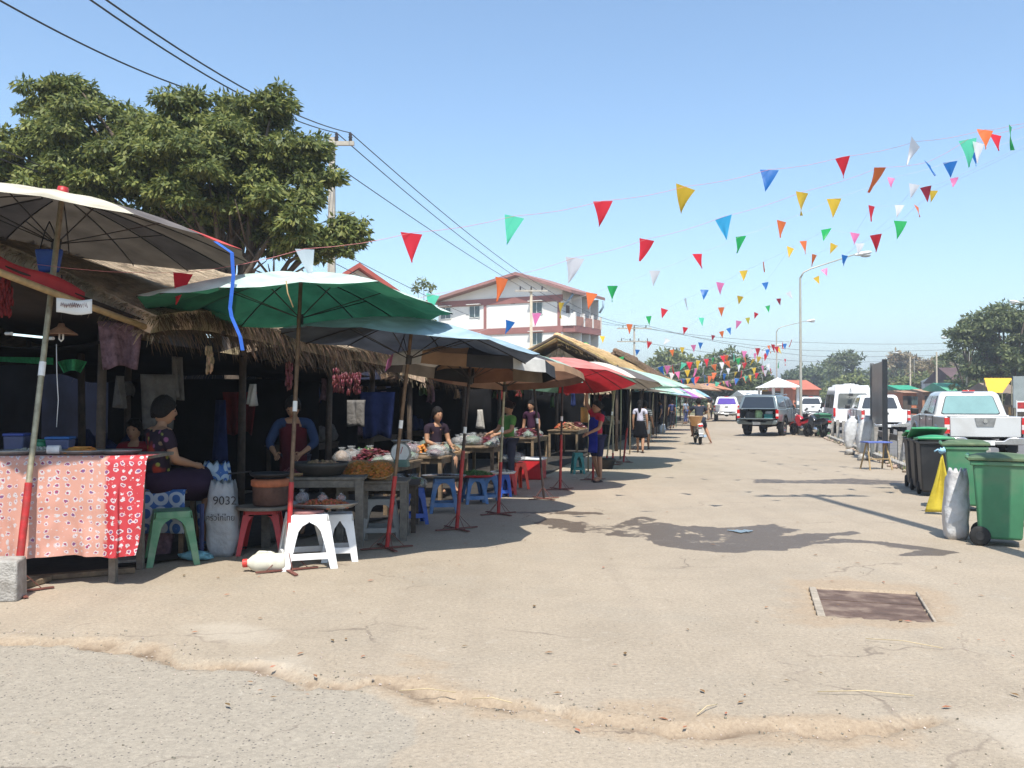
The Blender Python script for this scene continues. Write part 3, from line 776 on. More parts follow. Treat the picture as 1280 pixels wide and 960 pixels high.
# ---------- thatched huts ----------
def thatch_slope(p00, p10, p11, p01, thick, seed, nslv, slv, wave=.05, nfr=0, frl=.25, round_end=0.0):
    """p00->p10 eave edge, p01->p11 ridge edge. One thick mat of straw with loose stalks and a fringe"""
    mb = MB(); nu, nv = max(6, int((p10-p00).length/.35)), 8
    nrm = (p10-p00).cross(p01-p00).normalized()
    if nrm.z < 0: nrm = -nrm
    def fn(off):
        def g(a, b):
            p = p00.lerp(p10, a).lerp(p01.lerp(p11, a), b)
            q = noise.noise(Vector((a*nu*.5+seed, b*3, off)))*wave+noise.noise(Vector((a*nu*.13+seed, b, 5)))*wave*1.5
            e = min(a, 1-a)*(p10-p00).length
            dr = -round_end*math.exp(-e/.35) if round_end else 0
            return p+nrm*(off+q*(1 if off > 0 else .4)+.10*math.sin(PI*b)*.5)+Vector((0, 0, dr))
        return g
    mb.smooth = True
    t = fn(thick); bo = fn(0)
    mb.grid(t, nu, nv); mb.grid(lambda a, b: bo(1-a, b), nu, nv)
    mb.smooth = False
    for k in range(nu):
        a, a2 = k/nu, (k+1)/nu
        mb.quad(bo(a, 0), bo(a2, 0), t(a2, 0), t(a, 0)); mb.quad(t(a, 1), t(a2, 1), bo(a2, 1), bo(a, 1))
    for k in range(nv):
        b, b2 = k/nv, (k+1)/nv
        mb.quad(t(0, b), t(0, b2), bo(0, b2), bo(0, b)); mb.quad(bo(1, b), bo(1, b2), t(1, b2), t(1, b))
    r = random.Random(seed); down = (p00-p01).normalized(); along = (p10-p00).normalized()
    for k in range(nslv):
        a, b = r.random(), r.random(); p = t(a, b)+nrm*r.uniform(-.01, .03)
        d = (down+along*r.gauss(0, .22)+nrm*r.uniform(-.03, .12)).normalized(); L = slv*r.uniform(.5, 1.4); s = d.cross(nrm)*slv*.035*r.uniform(.6, 1.6)
        mb.add([p-s, p+s, p+d*L+s*.4, p+d*L-s*.4], [(0, 1, 2, 3)])
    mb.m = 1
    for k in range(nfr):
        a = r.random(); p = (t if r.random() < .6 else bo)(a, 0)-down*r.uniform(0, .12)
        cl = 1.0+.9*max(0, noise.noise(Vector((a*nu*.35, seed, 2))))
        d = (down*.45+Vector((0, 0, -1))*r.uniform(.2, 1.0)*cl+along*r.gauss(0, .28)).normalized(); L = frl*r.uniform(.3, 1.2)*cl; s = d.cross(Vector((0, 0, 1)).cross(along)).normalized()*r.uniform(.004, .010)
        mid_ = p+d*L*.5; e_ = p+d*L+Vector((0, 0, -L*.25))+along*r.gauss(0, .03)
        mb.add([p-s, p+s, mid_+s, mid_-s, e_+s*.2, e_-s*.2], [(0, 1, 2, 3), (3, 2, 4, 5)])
    mb.m = 0
    for k in range(nfr//2):
        a = 0 if r.random() < .5 else 1; b = r.random(); p = (t if r.random() < .6 else bo)(a, b); sg = -1 if a == 0 else 1
        d = (down*r.uniform(.1, .6)+along*sg*r.uniform(.2, .9)+Vector((0, 0, -1))*r.uniform(.1, .8)).normalized(); L = frl*r.uniform(.3, .9); s = d.orthogonal().normalized()*r.uniform(.004, .012)
        mb.add([p-s-along*sg*.1, p+s-along*sg*.1, p+d*L+s*.3, p+d*L-s*.3], [(0, 1, 2, 3)])
    return mb
def uvp(u, v, z): return UV(u, v, z)
defm('stall_dark', (.018, .017, .018), .9, 3, .5, spec=.05)
defm('post_wood', (.07, .05, .035), .8, 8, .4, bump=.4)
def back_sheets(root, u0, u1, v, z, seed, gap=.12):
    r = random.Random(seed); u = u0
    cols = [mat('tarp_black', (.010, .010, .011), .95, 2, .5, spec=.02), mat('tarp_navy', (.010, .014, .035), .7, 2, .5, bump=.3), mat('tarp_brown', (.03, .02, .015), .8, 2, .5, bump=.3)]
    while u < u1-.3:
        L = min(r.uniform(1.4, 2.6), u1-u); mb = MB(); o = r.uniform(-.25, .25)
        mb.grid(lambda a, b: UV(u+a*L, v+o+.05*math.sin(a*14+seed)*(1-b*.6), .02+b*(z-.02-r.random()*.0)), 16, 3)
        mb.smooth = True
        mb.build('back_sheet', r.choice(cols), root, solid=.012)
        u += L-.12

# ---------- people ----------
def skinned(V, E, Rr, roots, sub=1):
    me = bpy.data.meshes.new('sk'); me.from_pydata([tuple(v) for v in V], E, []); me.update()
    o = bpy.data.objects.new('sk', me); COL.objects.link(o)
    md = o.modifiers.new('skin', 'SKIN'); md.use_smooth_shade = True; md.branch_smoothing = .6
    if not me.skin_vertices: me.attributes  # created by the modifier
    sv = me.skin_vertices
    if not sv:
        bpy.context.view_layer.objects.active = o
        bm = bmesh.new(); bm.from_mesh(me); ly = bm.verts.layers.skin.verify(); bm.to_mesh(me); bm.free(); sv = me.skin_vertices
    for i, d in enumerate(sv[0].data):
        r = Rr[i]; d.radius = r if isinstance(r, tuple) else (r, r); d.use_root = (i in roots)
    s = o.modifiers.new('sub', 'SUBSURF'); s.levels = s.render_levels = sub
    dg = bpy.context.evaluated_depsgraph_get(); dg.update()
    ev = o.evaluated_get(dg); m2 = ev.to_mesh()
    vs = [v.co.copy() for v in m2.vertices]; fs = [tuple(p.vertices) for p in m2.polygons]
    ev.to_mesh_clear(); bpy.data.objects.remove(o); bpy.data.meshes.remove(me)
    return vs, fs
STAND = dict(pel=(0, 0, .90), wai=(0, 0, 1.02), che=(0, 0, 1.20), nec=(0, -.01, 1.36), hea=(0, .012, 1.49),
    shl=(-.165, 0, 1.31), shr=(.165, 0, 1.31), ell=(-.21, -.01, 1.06), elr=(.21, -.01, 1.06), wrl=(-.215, .05, .84), wrr=(.215, .05, .84),
    hil=(-.085, 0, .87), hir=(.085, 0, .87), knl=(-.09, .015, .47), knr=(.09, .015, .47), anl=(-.09, -.01, .08), anr=(.09, -.01, .08),
    tol=(-.10, .14, .03), tor=(.10, .14, .03), look=(0, 1, 0))
def person(label, loc, rz, J=None, sc=1.0, shirt=(.2, .2, .3), sleeve=.6, lower='trousers', lcol=(.05, .05, .07), hairstyle='bun', haircol=None, apron=None, build=1.0, shoes=(.03, .02, .02), shirtmat=None, sleeves_both=True, group=None, hem=.0, name='person', lowlen=1.0, bag_=False):
    K = {k: Vector(v) for k, v in STAND.items()}
    for k, v in (J or {}).items(): K[k] = Vector(v)
    root_e = thing(name, label, 'person', loc, rz, group); root_e.scale = (sc, sc, sc)
    V, E, Rr, roots = [], [], [], set()
    def nv(p, r): V.append(Vector(p)); Rr.append(r); return len(V)-1
    def ch(ids):
        for a, b in zip(ids[:-1], ids[1:]): E.append((a, b))
    B = build
    pel = nv(K['pel'], (.125*B, .10*B)); roots.add(pel)
    wai = nv(K['wai'], (.105*B, .085*B)); che = nv(K['che'], (.125*B, .09*B)); nb_ = nv(K['che'].lerp(K['nec'], .72), (.085, .07)); nec = nv(K['nec'], .05); hb = nv(K['nec'].lerp(K['hea'], .55), .052)
    ch([pel, wai, che, nb_, nec, hb])
    hands = []
    for s in 'lr':
        sh = nv(K['sh'+s], .056*B); el = nv(K['el'+s], .040*B); ua = nv(K['sh'+s].lerp(K['el'+s], .5), .047*B)
        fa = nv(K['el'+s].lerp(K['wr'+s], .35), .038*B); wr = nv(K['wr'+s], .024)
        ch([nb_, sh, ua, el, fa, wr])
        d = (K['wr'+s]-K['el'+s]).normalized(); side = d.cross(Vector((0, 1, 0.2))).normalized()
        pm = nv(K['wr'+s]+d*.05, (.034, .018)); pe = nv(K['wr'+s]+d*.085, (.036, .016)); ch([wr, pm, pe])
        hands.append((s, d, side))
        hi = nv(K['hi'+s], .088*B); th1 = nv(K['hi'+s].lerp(K['kn'+s], .45), .076*B); kn = nv(K['kn'+s], .054*B)
        ca = nv(K['kn'+s].lerp(K['an'+s], .32), .052*B); an = nv(K['an'+s], .033); ba = nv(K['an'+s].lerp(K['to'+s], .5)+Vector((0, 0, -.005)), (.036, .026)); to = nv(K['to'+s], (.036, .018))
        ch([pel, hi, th1, kn, ca, an, ba, to])
    for s, d, side in hands:
        base = K['wr'+s]+d*.078; curl = Vector((0, .35, 0)) if abs(d.y) < .8 else Vector((0, 0, -.4))
        for f, (o, L) in enumerate(((-.026, .066), (-.009, .076), (.009, .07), (.026, .055))):
            p0 = base+side*o; p1 = p0+(d+curl*.3).normalized()*L*.5; p2 = p1+(d+curl*1.2).normalized()*L*.5
            a = nv(p0, .0085); roots.add(a); b = nv(p1, .008); c = nv(p2, .0065); ch([a, b, c])
        sg = -1 if s == 'r' else 1
        p0 = K['wr'+s]+d*.03+side*(.02*sg); p1 = p0+(d*.6+side*sg*.8).normalized()*.035; p2 = p1+(d+curl*.6).normalized()*.028
        a = nv(p0, .0105); roots.add(a); b = nv(p1, .0095); c = nv(p2, .0075); ch([a, b, c])
    vs, fs = skinned(V, E, Rr, roots, 1)
    mb = MB(); mb.smooth = True; mb.add(vs, fs)
    # head: skull with brow, nose, lips, chin, ears
    H = K['hea']; fw = K['look'].normalized(); up = (H-K['nec']).normalized()*.4+Vector((0, 0, .6)); up = (up-fw*up.dot(fw)).normalized(); rt = fw.cross(up)
    def hp(x, y, z): return H+rt*x+fw*y+up*z
    nu, nvv = 24, 18; hv = []
    for j in range(nvv+1):
        ph = PI*j/nvv
        for k in range(nu):
            th_ = 2*PI*k/nu; x, y, z = math.sin(ph)*math.cos(th_), math.sin(ph)*math.sin(th_), math.cos(ph)
            X_, Y_, Z_ = x*.076, y*.094, z*.118
            if z < 0: X_ *= 1-.28*(-z)**1.3; Y_ *= 1-.12*(-z)
            if y > 0 and z < -.1: Y_ += .012*(-z)
            g = lambda cx, cz, wx, wz, amp: amp*math.exp(-((X_-cx)/wx)**2-((Z_-cz)/wz)**2) if y > 0 else 0
            Y_ += g(0, -.018, .013, .022, .020)+g(0, .0, .009, .03, .008)+g(0, -.058, .026, .008, .007)+g(0, -.071, .024, .007, .006)+g(0, -.10, .022, .016, .008)
            Y_ -= g(-.03, .006, .016, .011, .009)+g(.03, .006, .016, .011, .009); Y_ += g(-.03, .026, .022, .008, .004)+g(.03, .026, .022, .008, .004)
            hv.append(hp(X_, Y_, Z_))
    mb.add(hv, [(j*nu+k, (j+1)*nu+k, (j+1)*nu+(k+1) % nu, j*nu+(k+1) % nu) for j in range(nvv) for k in range(nu)])
    for s in (-1, 1):
        t0 = len(mb.v); mb.blob((0, 0, 0), (.010, .018, .030), .05, 1, 1, 10, 8)
        for i in range(t0, len(mb.v)):
            x, y, z = mb.v[i]; mb.v[i] = tuple(hp(x+s*.077, y-.006, z-.005))
        mb.m = 1; t0 = len(mb.v); mb.blob((0, 0, 0), (.013, .006, .007), 0, 1, 1, 10, 6)
        for i in range(t0, len(mb.v)):
            x, y, z = mb.v[i]; mb.v[i] = tuple(hp(x+s*.030, y+.0825, z+.006))
        mb.m = 0
    mb.m = 2; t0 = len(mb.v); mb.blob((0, 0, 0), (.022, .005, .008), 0, 1, 1, 12, 6)
    for i in range(t0, len(mb.v)):
        x, y, z = mb.v[i]; mb.v[i] = tuple(hp(x, y+.092, z-.063))
    mb.m = 0
    mb.build('body', [M['skin'], M['eye'], M['lip']], root_e)
    # hair
    hm = M['hair'] if not haircol else mat('hair_%d' % int(haircol[0]*1000), haircol, .5, 30, .3)
    mb = MB(); hv = []; nvv = 14
    lim = {'short': .70, 'bun': .60, 'long': .78, 'cap': .5}[hairstyle]
    for j in range(nvv+1):
        for k in range(nu):
            th_ = 2*PI*k/nu; back = .5-.5*math.sin(th_)
            mx_ = PI*(.38+(lim-.38)*min(1, back*1.6)+.02*math.sin(k*2.7)); ph = mx_*j/nvv
            x, y, z = math.sin(ph)*math.cos(th_), math.sin(ph)*math.sin(th_), math.cos(ph)
            q = 1.17+.07*noise.noise(Vector((x*5, y*5, z*3)))+.03*noise.noise(Vector((x*17, y*17, z*5)))+(-.13 if j == nvv else 0)
            hv.append(hp(x*.079*q, y*.096*q-.006, z*.118*q+.006))
    mb.smooth = True; mb.add(hv, [(j*nu+k, (j+1)*nu+k, (j+1)*nu+(k+1) % nu, j*nu+(k+1) % nu) for j in range(nvv) for k in range(nu)])
    if hairstyle == 'bun': mb.blob(hp(0, -.115, .03), (.045, .045, .045), .1, 3, 2)
    if hairstyle == 'long': mb.tube([hp(0, -.08, -.01), hp(0, -.10, -.09), hp(0, -.09, -.2), hp(0, -.085, -.26)], [.06, .055, .04, .015], 10)
    mb.build('hair', hm, root_e)
    # top
    def cloth(nm, chains, m, rootidx=0, sub=1, thin=.006):
        V2, E2, R2 = [], [], []; idx = {}
        def g(key, p, r):
            if key in idx: return idx[key]
            V2.append(Vector(p)); R2.append(r); idx[key] = len(V2)-1; return idx[key]
        for c in chains:
            ids = [g(*q) for q in c]
            for a, b in zip(ids[:-1], ids[1:]): E2.append((a, b))
        vs, fs = skinned(V2, E2, R2, {rootidx}, sub)
        mm = MB(); mm.smooth = True; mm.add(vs, fs); return mm.build(nm, m, root_e)
    sm = shirtmat or mat('cloth_%02d%02d%02d' % tuple(int(c*99) for c in shirt), shirt, .9, 8, .15, bump=.5, bs=10, spec=.08)
    hemp = K['wai'].lerp(K['pel'], .75+hem)
    tor = [('p', hemp, (.137*B, .112*B)), ('w', K['wai'], (.118*B, .098*B)), ('c', K['che'], (.140*B, .103*B)), ('n', K['che'].lerp(K['nec'], .70), (.098*B, .082*B))]
    chs = [tor]
    for s in 'lr':
        chs.append([tor[3], ('s'+s, K['sh'+s], .068*B), ('e'+s, K['sh'+s].lerp(K['el'+s], min(1, sleeve)), .056*B)])
        if sleeve > 1: chs.append([('e'+s, 0, 0), ('w'+s, K['el'+s].lerp(K['wr'+s], sleeve-1), .040*B)])
    cloth('shirt', chs, sm)
    lm = mat('cloth_%02d%02d%02d' % tuple(int(c*99) for c in lcol), lcol, .9, 8, .15, bump=.4, bs=10, spec=.08)
    if lower in ('trousers', 'shorts'):
        q = {'trousers': 1.0, 'shorts': .0}[lower]
        cs = [[('p', K['pel']+Vector((0, 0, .03)), (.132*B, .108*B))]]
        for s in 'lr':
            c = [cs[0][0], ('h'+s, K['hi'+s], .098*B), ('t'+s, K['hi'+s].lerp(K['kn'+s], .5), .088*B), ('k'+s, K['hi'+s].lerp(K['kn'+s], .97), .070*B)]
            if q: c.append(('a'+s, K['kn'+s].lerp(K['an'+s], .88), .050*B))
            cs.append(c)
        cloth('trousers' if q else 'shorts', cs[1:], lm)
    else:
        # skirt: rings from the waist to the hem, wide enough for both legs
        tl = K['wai'].lerp(K['pel'], .3); mb = MB(); n = 26; vs = []
        pts = [(tl, .125*B, .10*B), (K['pel'], .155*B, .125*B)]
        km = (K['knl']+K['knr'])/2; hm_ = (K['hil']+K['hir'])/2
        for t in (.25, .5, .75, .95): pts.append((hm_.lerp(km, t*lowlen), (.165+.02*t)*B+abs(K['knl'].x-K['knr'].x)*.25*t, (.125+.015*t)*B))
        for i, (c, a, b_) in enumerate(pts):
            ax_ = (pts[min(i+1, len(pts)-1)][0]-pts[max(i-1, 0)][0]).normalized()
            e2 = Vector((1, 0, 0)); e2 = (e2-ax_*e2.dot(ax_)).normalized(); e3 = ax_.cross(e2)
            for k in range(n):
                t = 2*PI*k/n; q = 1+.05*math.sin(5*t+i*.3)*i/5
                vs.append(c+e2*a*math.cos(t)*q+e3*b_*math.sin(t)*q)
        mb.smooth = True; mb.add(vs, [(i*n+k, i*n+(k+1) % n, (i+1)*n+(k+1) % n, (i+1)*n+k) for i in range(len(pts)-1) for k in range(n)])
        mb.build('skirt', lm, root_e, solid=.008)
    if apron:
        am = mat('cloth_%02d%02d%02d' % tuple(int(c*99) for c in apron), apron, .9, 8, .15, bump=.4, bs=10, spec=.08)
        mb = MB(); mb.smooth = True
        def ap(a, b):
            z0 = [K['che']+Vector((0, 0, .09)), K['che'], K['wai'], K['pel'], (K['hil']+K['hir'])/2+Vector((0, 0, -.12)), (K['knl']+K['knr'])/2+Vector((0, 0, .12))]
            f = b*5; i = min(4, int(f)); c = z0[i].lerp(z0[i+1], f-i)
            wd = (.075 if b < .12 else .155)*B; x = (a-.5)*2*wd
            return Vector((c.x+x, c.y+(.128+.035*min(1, b*2))*B-(x*x)*2.4+.008*math.sin(a*9+b*3), c.z))
        mb.grid(ap, 10, 14); mb.build('apron', am, root_e, solid=.006)
    for s in 'lr':
        mb = MB(); a, t = K['an'+s], K['to'+s]; dd = (t-a); dd.z = 0
        if dd.length < .01: dd = Vector((0, .1, 0))
        dd.normalize(); c = a.lerp(t, .45); zb = min(a.z-.075, t.z-.028)
        r2_ = math.atan2(-dd.x, dd.y)
        mb.prism([(.045*math.cos(q_)*(1.0 if math.sin(q_) > 0 else .8), .125*math.sin(q_)) for q_ in [k*PI/8 for k in range(16)]], 0, .02, 'z')
        mb.build('sandal', mat('sandal_%d' % int(shoes[0]*99), shoes, .7), root_e, loc=(c.x, c.y, zb+.002), rz=r2_)
    return root_e
# ================= stalls =================
def hut(label, u0, u1, ve, vr, vb, ze, zr, zb, straw, seed, nslv, slv, nfr, frl, posts, thick=.16, gable=None, ends=0.0, rear=True, skew=0.0, zend=-.02):
    root = thing('thatched_stall', label, 'market stall', (0, 0, 0), 0, 'thatched market stalls in a row')
    mb = thatch_slope(uvp(u0, ve, ze), uvp(u1, ve, ze+zend), uvp(u1+skew, vr, zr), uvp(u0, vr, zr+.03), thick, seed, nslv, slv, nfr=nfr, frl=frl, round_end=ends)
    if rear:
        m2 = thatch_slope(uvp(u0, vb, zb), uvp(u1, vb, zb), uvp(u1, vr, zr-.02), uvp(u0, vr, zr), thick*.9, seed+9, nslv//5, slv, nfr=nfr//6, frl=frl)
        o_ = len(mb.v); mb.v += m2.v; mb.f += [tuple(i+o_ for i in f) for f in m2.f]; mb.mi += m2.mi; mb.sm += m2.sm
        r = random.Random(seed)
        mb.tube([uvp(u0+(u1-u0)*k/30, vr, zr+thick*.9+.04*noise.noise(Vector((k*.9, seed, 0)))) for k in range(31)], [.13+.03*noise.noise(Vector((k*1.3, seed, 4))) for k in range(31)], 9)
    mb.build('roof', [straw, M['fringe']], root)
    mb = MB(); mb.smooth = True; mb.grid(lambda a, b: UV(u0+.2+(u1-u0-.4)*a, ve-.45+(vb+.2-ve+.45)*b, ze+zend*a-.14+(.06*math.sin(a*21+seed)-.05)*math.sin(b*8)), 24, 8); mb.build('bounce_block_sheet', mat('tarp_black', (.010, .010, .011), .95, 2, .5, spec=.02), root, solid=.01)  # dark lining added under the thatch to cut bounced light inside
    for (u, v, z) in posts:
        mb = MB(); p = uvp(u, v, 0)
        mb.tube([p, p+Vector((.03*noise.noise(Vector((u, v, 0))), 0, z*.5)), p+Vector((.02, .02, z))], [.055, .05, .045], 8); mb.build('post', M['post_wood'], root)
    mb = MB(); mb.tube([uvp(u0-.1, ve-.35, ze+.04), uvp((u0+u1)/2, ve-.35, ze), uvp(u1+.1, ve-.35, ze+.03+zend)], .035, 6); mb.build('eave_beam', M['post_wood'], root)
    for k in range(int((u1-u0)/.9)):
        u = u0+.4+k*.9; mb = MB(); mb.tube([uvp(u, ve+.05, ze-.03), uvp(u, vr, zr-.04)], .022, 5); mb.build('rafter', M['post_wood'], root)
    for uu in (u0+.2, u1-.2):
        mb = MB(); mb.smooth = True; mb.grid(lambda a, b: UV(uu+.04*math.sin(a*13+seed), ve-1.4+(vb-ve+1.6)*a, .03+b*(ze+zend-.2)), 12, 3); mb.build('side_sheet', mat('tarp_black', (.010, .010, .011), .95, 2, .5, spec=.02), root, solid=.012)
    if gable:
        gable(root)
    return root
hut('long thatched roof stall behind the two nearest parasols', 8.0, 15.0, -5.6, -8.4, -11.4, 2.42, 3.5, 2.3, M['straw'], 4, 9000, .22, 2600, .24,
    [(8.3, -6.4, 2.4), (10.6, -6.1, 2.35), (13.0, -6.0, 2.25), (14.7, -6.0, 2.2), (8.5, -8.4, 3.3), (11.5, -8.4, 3.3), (15.2, -8.4, 3.2)], thick=.2, ends=.12, skew=2.0, zend=-.24)
hut('low thatched stall hidden behind the blue and brown parasols', 16.0, 23.5, -5.5, -7.8, -10.6, 2.15, 2.75, 2.2, M['straw'], 8, 2500, .25, 900, .26,
    [(16.3, -5.9, 2.15), (19.9, -5.9, 2.15), (23.1, -5.9, 2.15), (17, -7.8, 2.7), (21, -7.8, 2.7)], ends=.2)
def gable3(root):
    mb = MB(); mb.grid(lambda a, b: UV(29.15+.05*math.sin(a*20), -7.15+a*3.4, 2.0+b*(.3+1.0*(1-abs(a-.5)*2))), 20, 6)
    r = random.Random(2)
    for k in range(900):
        a, b = r.random(), r.random(); p = UV(29.1, -7.15+a*3.4, 2.0+b*(.3+1.0*(1-abs(a-.5)*2))); L = .2
        mb.add([p+Vector((-.01, 0, 0)), p+Vector((.01, 0, 0)), p+Vector((r.gauss(0, .04), -.02, -L)), p+Vector((r.gauss(0, .04)-.01, -.02, -L))], [(0, 1, 2, 3)])
    mb.build('gable_wall', M['straw'], root)
    for s in (-1, 1):
        mb = MB(); mb.tube([UV(28.75, -5.45+s*2.35, 2.36), UV(28.72, -5.45+s*1.2, 3.02), UV(28.7, -5.45, 3.66)], .05, 7); mb.build('verge_pole', M['post_wood'], root)
hut('tall golden thatched stall with its gable facing the road', 28.8, 41.5, -3.2, -5.45, -7.9, 2.35, 3.5, 2.3, M['gold_straw'], 12, 3500, .32, 700, .3,
    [(29.2, -3.6, 2.5), (33, -3.6, 2.5), (37, -3.6, 2.5), (41, -3.6, 2.5), (29.3, -7.4, 2.6)], gable=gable3)
hut('short thatched stall filling the gap before the tall gable', 24.0, 28.4, -5.0, -7.0, -9.5, 2.2, 2.8, 2.2, M['brown_straw'], 14, 900, .3, 300, .25, [(24.4, -5.3, 2.2), (28, -5.3, 2.2)])
hut('brown thatched stall behind the mint parasols', 42.6, 52.0, -3.2, -5.3, -7.5, 2.45, 3.75, 2.4, M['brown_straw'], 16, 1500, .4, 300, .3, [(43, -3.6, 2.5), (47, -3.6, 2.5), (51.6, -3.6, 2.5)])
hut('far golden thatched stall behind the purple parasol', 53.0, 66.0, -3.4, -5.5, -7.5, 2.4, 3.5, 2.4, M['gold_straw'], 18, 1500, .45, 200, .3, [(53.4, -3.8, 2.4), (58, -3.8, 2.4), (63, -3.8, 2.4)])
hut('farthest brown thatched stall at the end of the row', 67.0, 82.0, -3.6, -5.8, -7.8, 2.4, 3.4, 2.4, M['brown_straw'], 20, 1200, .5, 200, .3, [(67.4, -4, 2.4), (73, -4, 2.4), (80, -4, 2.4)])
shade_m = mat('stall_floor_shade', (.035, .03, .025), .9, 3, .4, bump=.4)  # dark ground sheet whose colour stands in for the shade inside the stalls
mb = MB(); mb.add([UV(u, v, .028) for u, v in ((2, -7.2), (6, -6.6), (9.0, -5.2), (10.5, -4.8), (12, -4.6), (16, -4.2), (20, -3.95), (30, -4.2), (90, -4.6), (90, -14), (2, -14))], [tuple(range(10))]); setting(mb.build('stall_shade_sheet', shade_m))
# left-hand end of the near stall is closed by a hanging sheet
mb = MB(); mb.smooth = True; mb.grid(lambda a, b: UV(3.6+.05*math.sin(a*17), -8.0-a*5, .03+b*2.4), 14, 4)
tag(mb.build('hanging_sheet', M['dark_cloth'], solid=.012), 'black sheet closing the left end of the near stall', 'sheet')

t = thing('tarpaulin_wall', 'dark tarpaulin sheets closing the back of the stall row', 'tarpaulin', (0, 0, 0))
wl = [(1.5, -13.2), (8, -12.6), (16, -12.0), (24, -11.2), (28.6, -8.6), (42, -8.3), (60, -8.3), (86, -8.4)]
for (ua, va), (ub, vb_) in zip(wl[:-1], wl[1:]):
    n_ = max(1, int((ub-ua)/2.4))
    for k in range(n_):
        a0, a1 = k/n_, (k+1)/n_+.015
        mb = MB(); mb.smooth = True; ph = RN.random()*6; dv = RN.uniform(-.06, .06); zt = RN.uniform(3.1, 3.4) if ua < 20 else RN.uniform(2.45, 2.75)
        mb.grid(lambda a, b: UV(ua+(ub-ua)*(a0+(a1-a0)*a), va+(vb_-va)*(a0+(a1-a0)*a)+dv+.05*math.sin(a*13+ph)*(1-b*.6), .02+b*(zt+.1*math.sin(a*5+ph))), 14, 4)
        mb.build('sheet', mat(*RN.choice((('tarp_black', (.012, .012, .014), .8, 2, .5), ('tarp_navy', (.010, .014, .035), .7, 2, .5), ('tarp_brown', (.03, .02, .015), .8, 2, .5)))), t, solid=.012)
# tarpaulin roof over the stall with the flowered table
t = thing('tarpaulin_roof', 'dark red brown tarpaulin roof over the flowered table stall', 'tarpaulin', (0, 0, 0))
mb = MB(); mb.smooth = True; A0, A1 = P(-170, 270, 6.9), P(196, 410, 9.25); B0, B1 = A0+Vector((-3.2, 3.6, .3)), A1+Vector((-3.5, 4.2, .15))
mb.grid(lambda a, b: A0.lerp(A1, a).lerp(B0.lerp(B1, a), b)+Vector((0, 0, .07*math.sin(a*9)*math.sin(b*7)-.18*math.sin(PI*b)+.03)), 20, 12)
mb.build('sheet', mat('tarp_brown', (.022, .015, .012), .95, 2, .5, spec=.02), t, solid=.012)
for q in (A0.lerp(B0, .5), B0, B1, A1.lerp(B1, .5)):
    mb = MB(); mb.tube([(q.x, q.y, 0), (q.x+.02, q.y, q.z*.5), (q.x, q.y, q.z)], [.05, .045, .04], 7); mb.build('post', M['post_wood'], t)

# ---------- parasols ----------
def umb(label, bpx, apx, R, drop, cols, **kw):
    b = G(*bpx); t = P(apx[0], apx[1], b.y+kw.pop('dy', 0)); return umbrella(label, b, (t.x-b.x, t.y-b.y), t.z, R, drop, cols, **kw)
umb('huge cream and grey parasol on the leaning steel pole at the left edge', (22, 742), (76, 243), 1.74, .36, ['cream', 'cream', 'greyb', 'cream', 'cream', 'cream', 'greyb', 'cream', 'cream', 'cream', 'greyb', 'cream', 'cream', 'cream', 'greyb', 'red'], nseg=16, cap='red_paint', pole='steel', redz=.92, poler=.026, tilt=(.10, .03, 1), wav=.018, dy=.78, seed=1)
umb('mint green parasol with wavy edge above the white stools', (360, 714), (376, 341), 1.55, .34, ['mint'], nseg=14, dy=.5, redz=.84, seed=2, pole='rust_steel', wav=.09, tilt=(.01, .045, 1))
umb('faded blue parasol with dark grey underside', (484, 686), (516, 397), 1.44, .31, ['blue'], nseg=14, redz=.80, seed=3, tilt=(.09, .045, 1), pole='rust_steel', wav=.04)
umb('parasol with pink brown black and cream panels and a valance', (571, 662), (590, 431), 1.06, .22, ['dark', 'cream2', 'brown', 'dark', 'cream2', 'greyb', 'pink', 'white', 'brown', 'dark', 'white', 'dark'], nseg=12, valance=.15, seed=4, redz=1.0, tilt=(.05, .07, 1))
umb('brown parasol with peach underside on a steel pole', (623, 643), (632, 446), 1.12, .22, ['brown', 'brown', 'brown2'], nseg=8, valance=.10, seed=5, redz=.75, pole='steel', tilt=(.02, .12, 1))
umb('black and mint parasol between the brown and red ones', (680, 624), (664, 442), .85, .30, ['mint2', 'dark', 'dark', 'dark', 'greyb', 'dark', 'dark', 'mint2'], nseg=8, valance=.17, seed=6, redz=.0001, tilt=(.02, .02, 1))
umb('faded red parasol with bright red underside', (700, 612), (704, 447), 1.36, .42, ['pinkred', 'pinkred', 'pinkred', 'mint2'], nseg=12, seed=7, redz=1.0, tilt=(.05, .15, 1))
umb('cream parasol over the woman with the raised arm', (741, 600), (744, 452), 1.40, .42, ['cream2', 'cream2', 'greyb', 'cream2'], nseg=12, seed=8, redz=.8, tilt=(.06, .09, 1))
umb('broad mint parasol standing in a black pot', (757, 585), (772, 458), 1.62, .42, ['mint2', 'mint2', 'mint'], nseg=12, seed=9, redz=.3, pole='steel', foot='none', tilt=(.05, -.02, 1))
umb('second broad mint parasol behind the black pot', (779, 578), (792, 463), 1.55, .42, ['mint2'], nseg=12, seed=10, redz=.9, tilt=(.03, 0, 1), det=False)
umb('cream topped parasol before the two walking women', (766, 581), (766, 462), 1.3, .34, ['cream2', 'mint2'], nseg=12, seed=11, redz=.3, pole='steel', det=False)
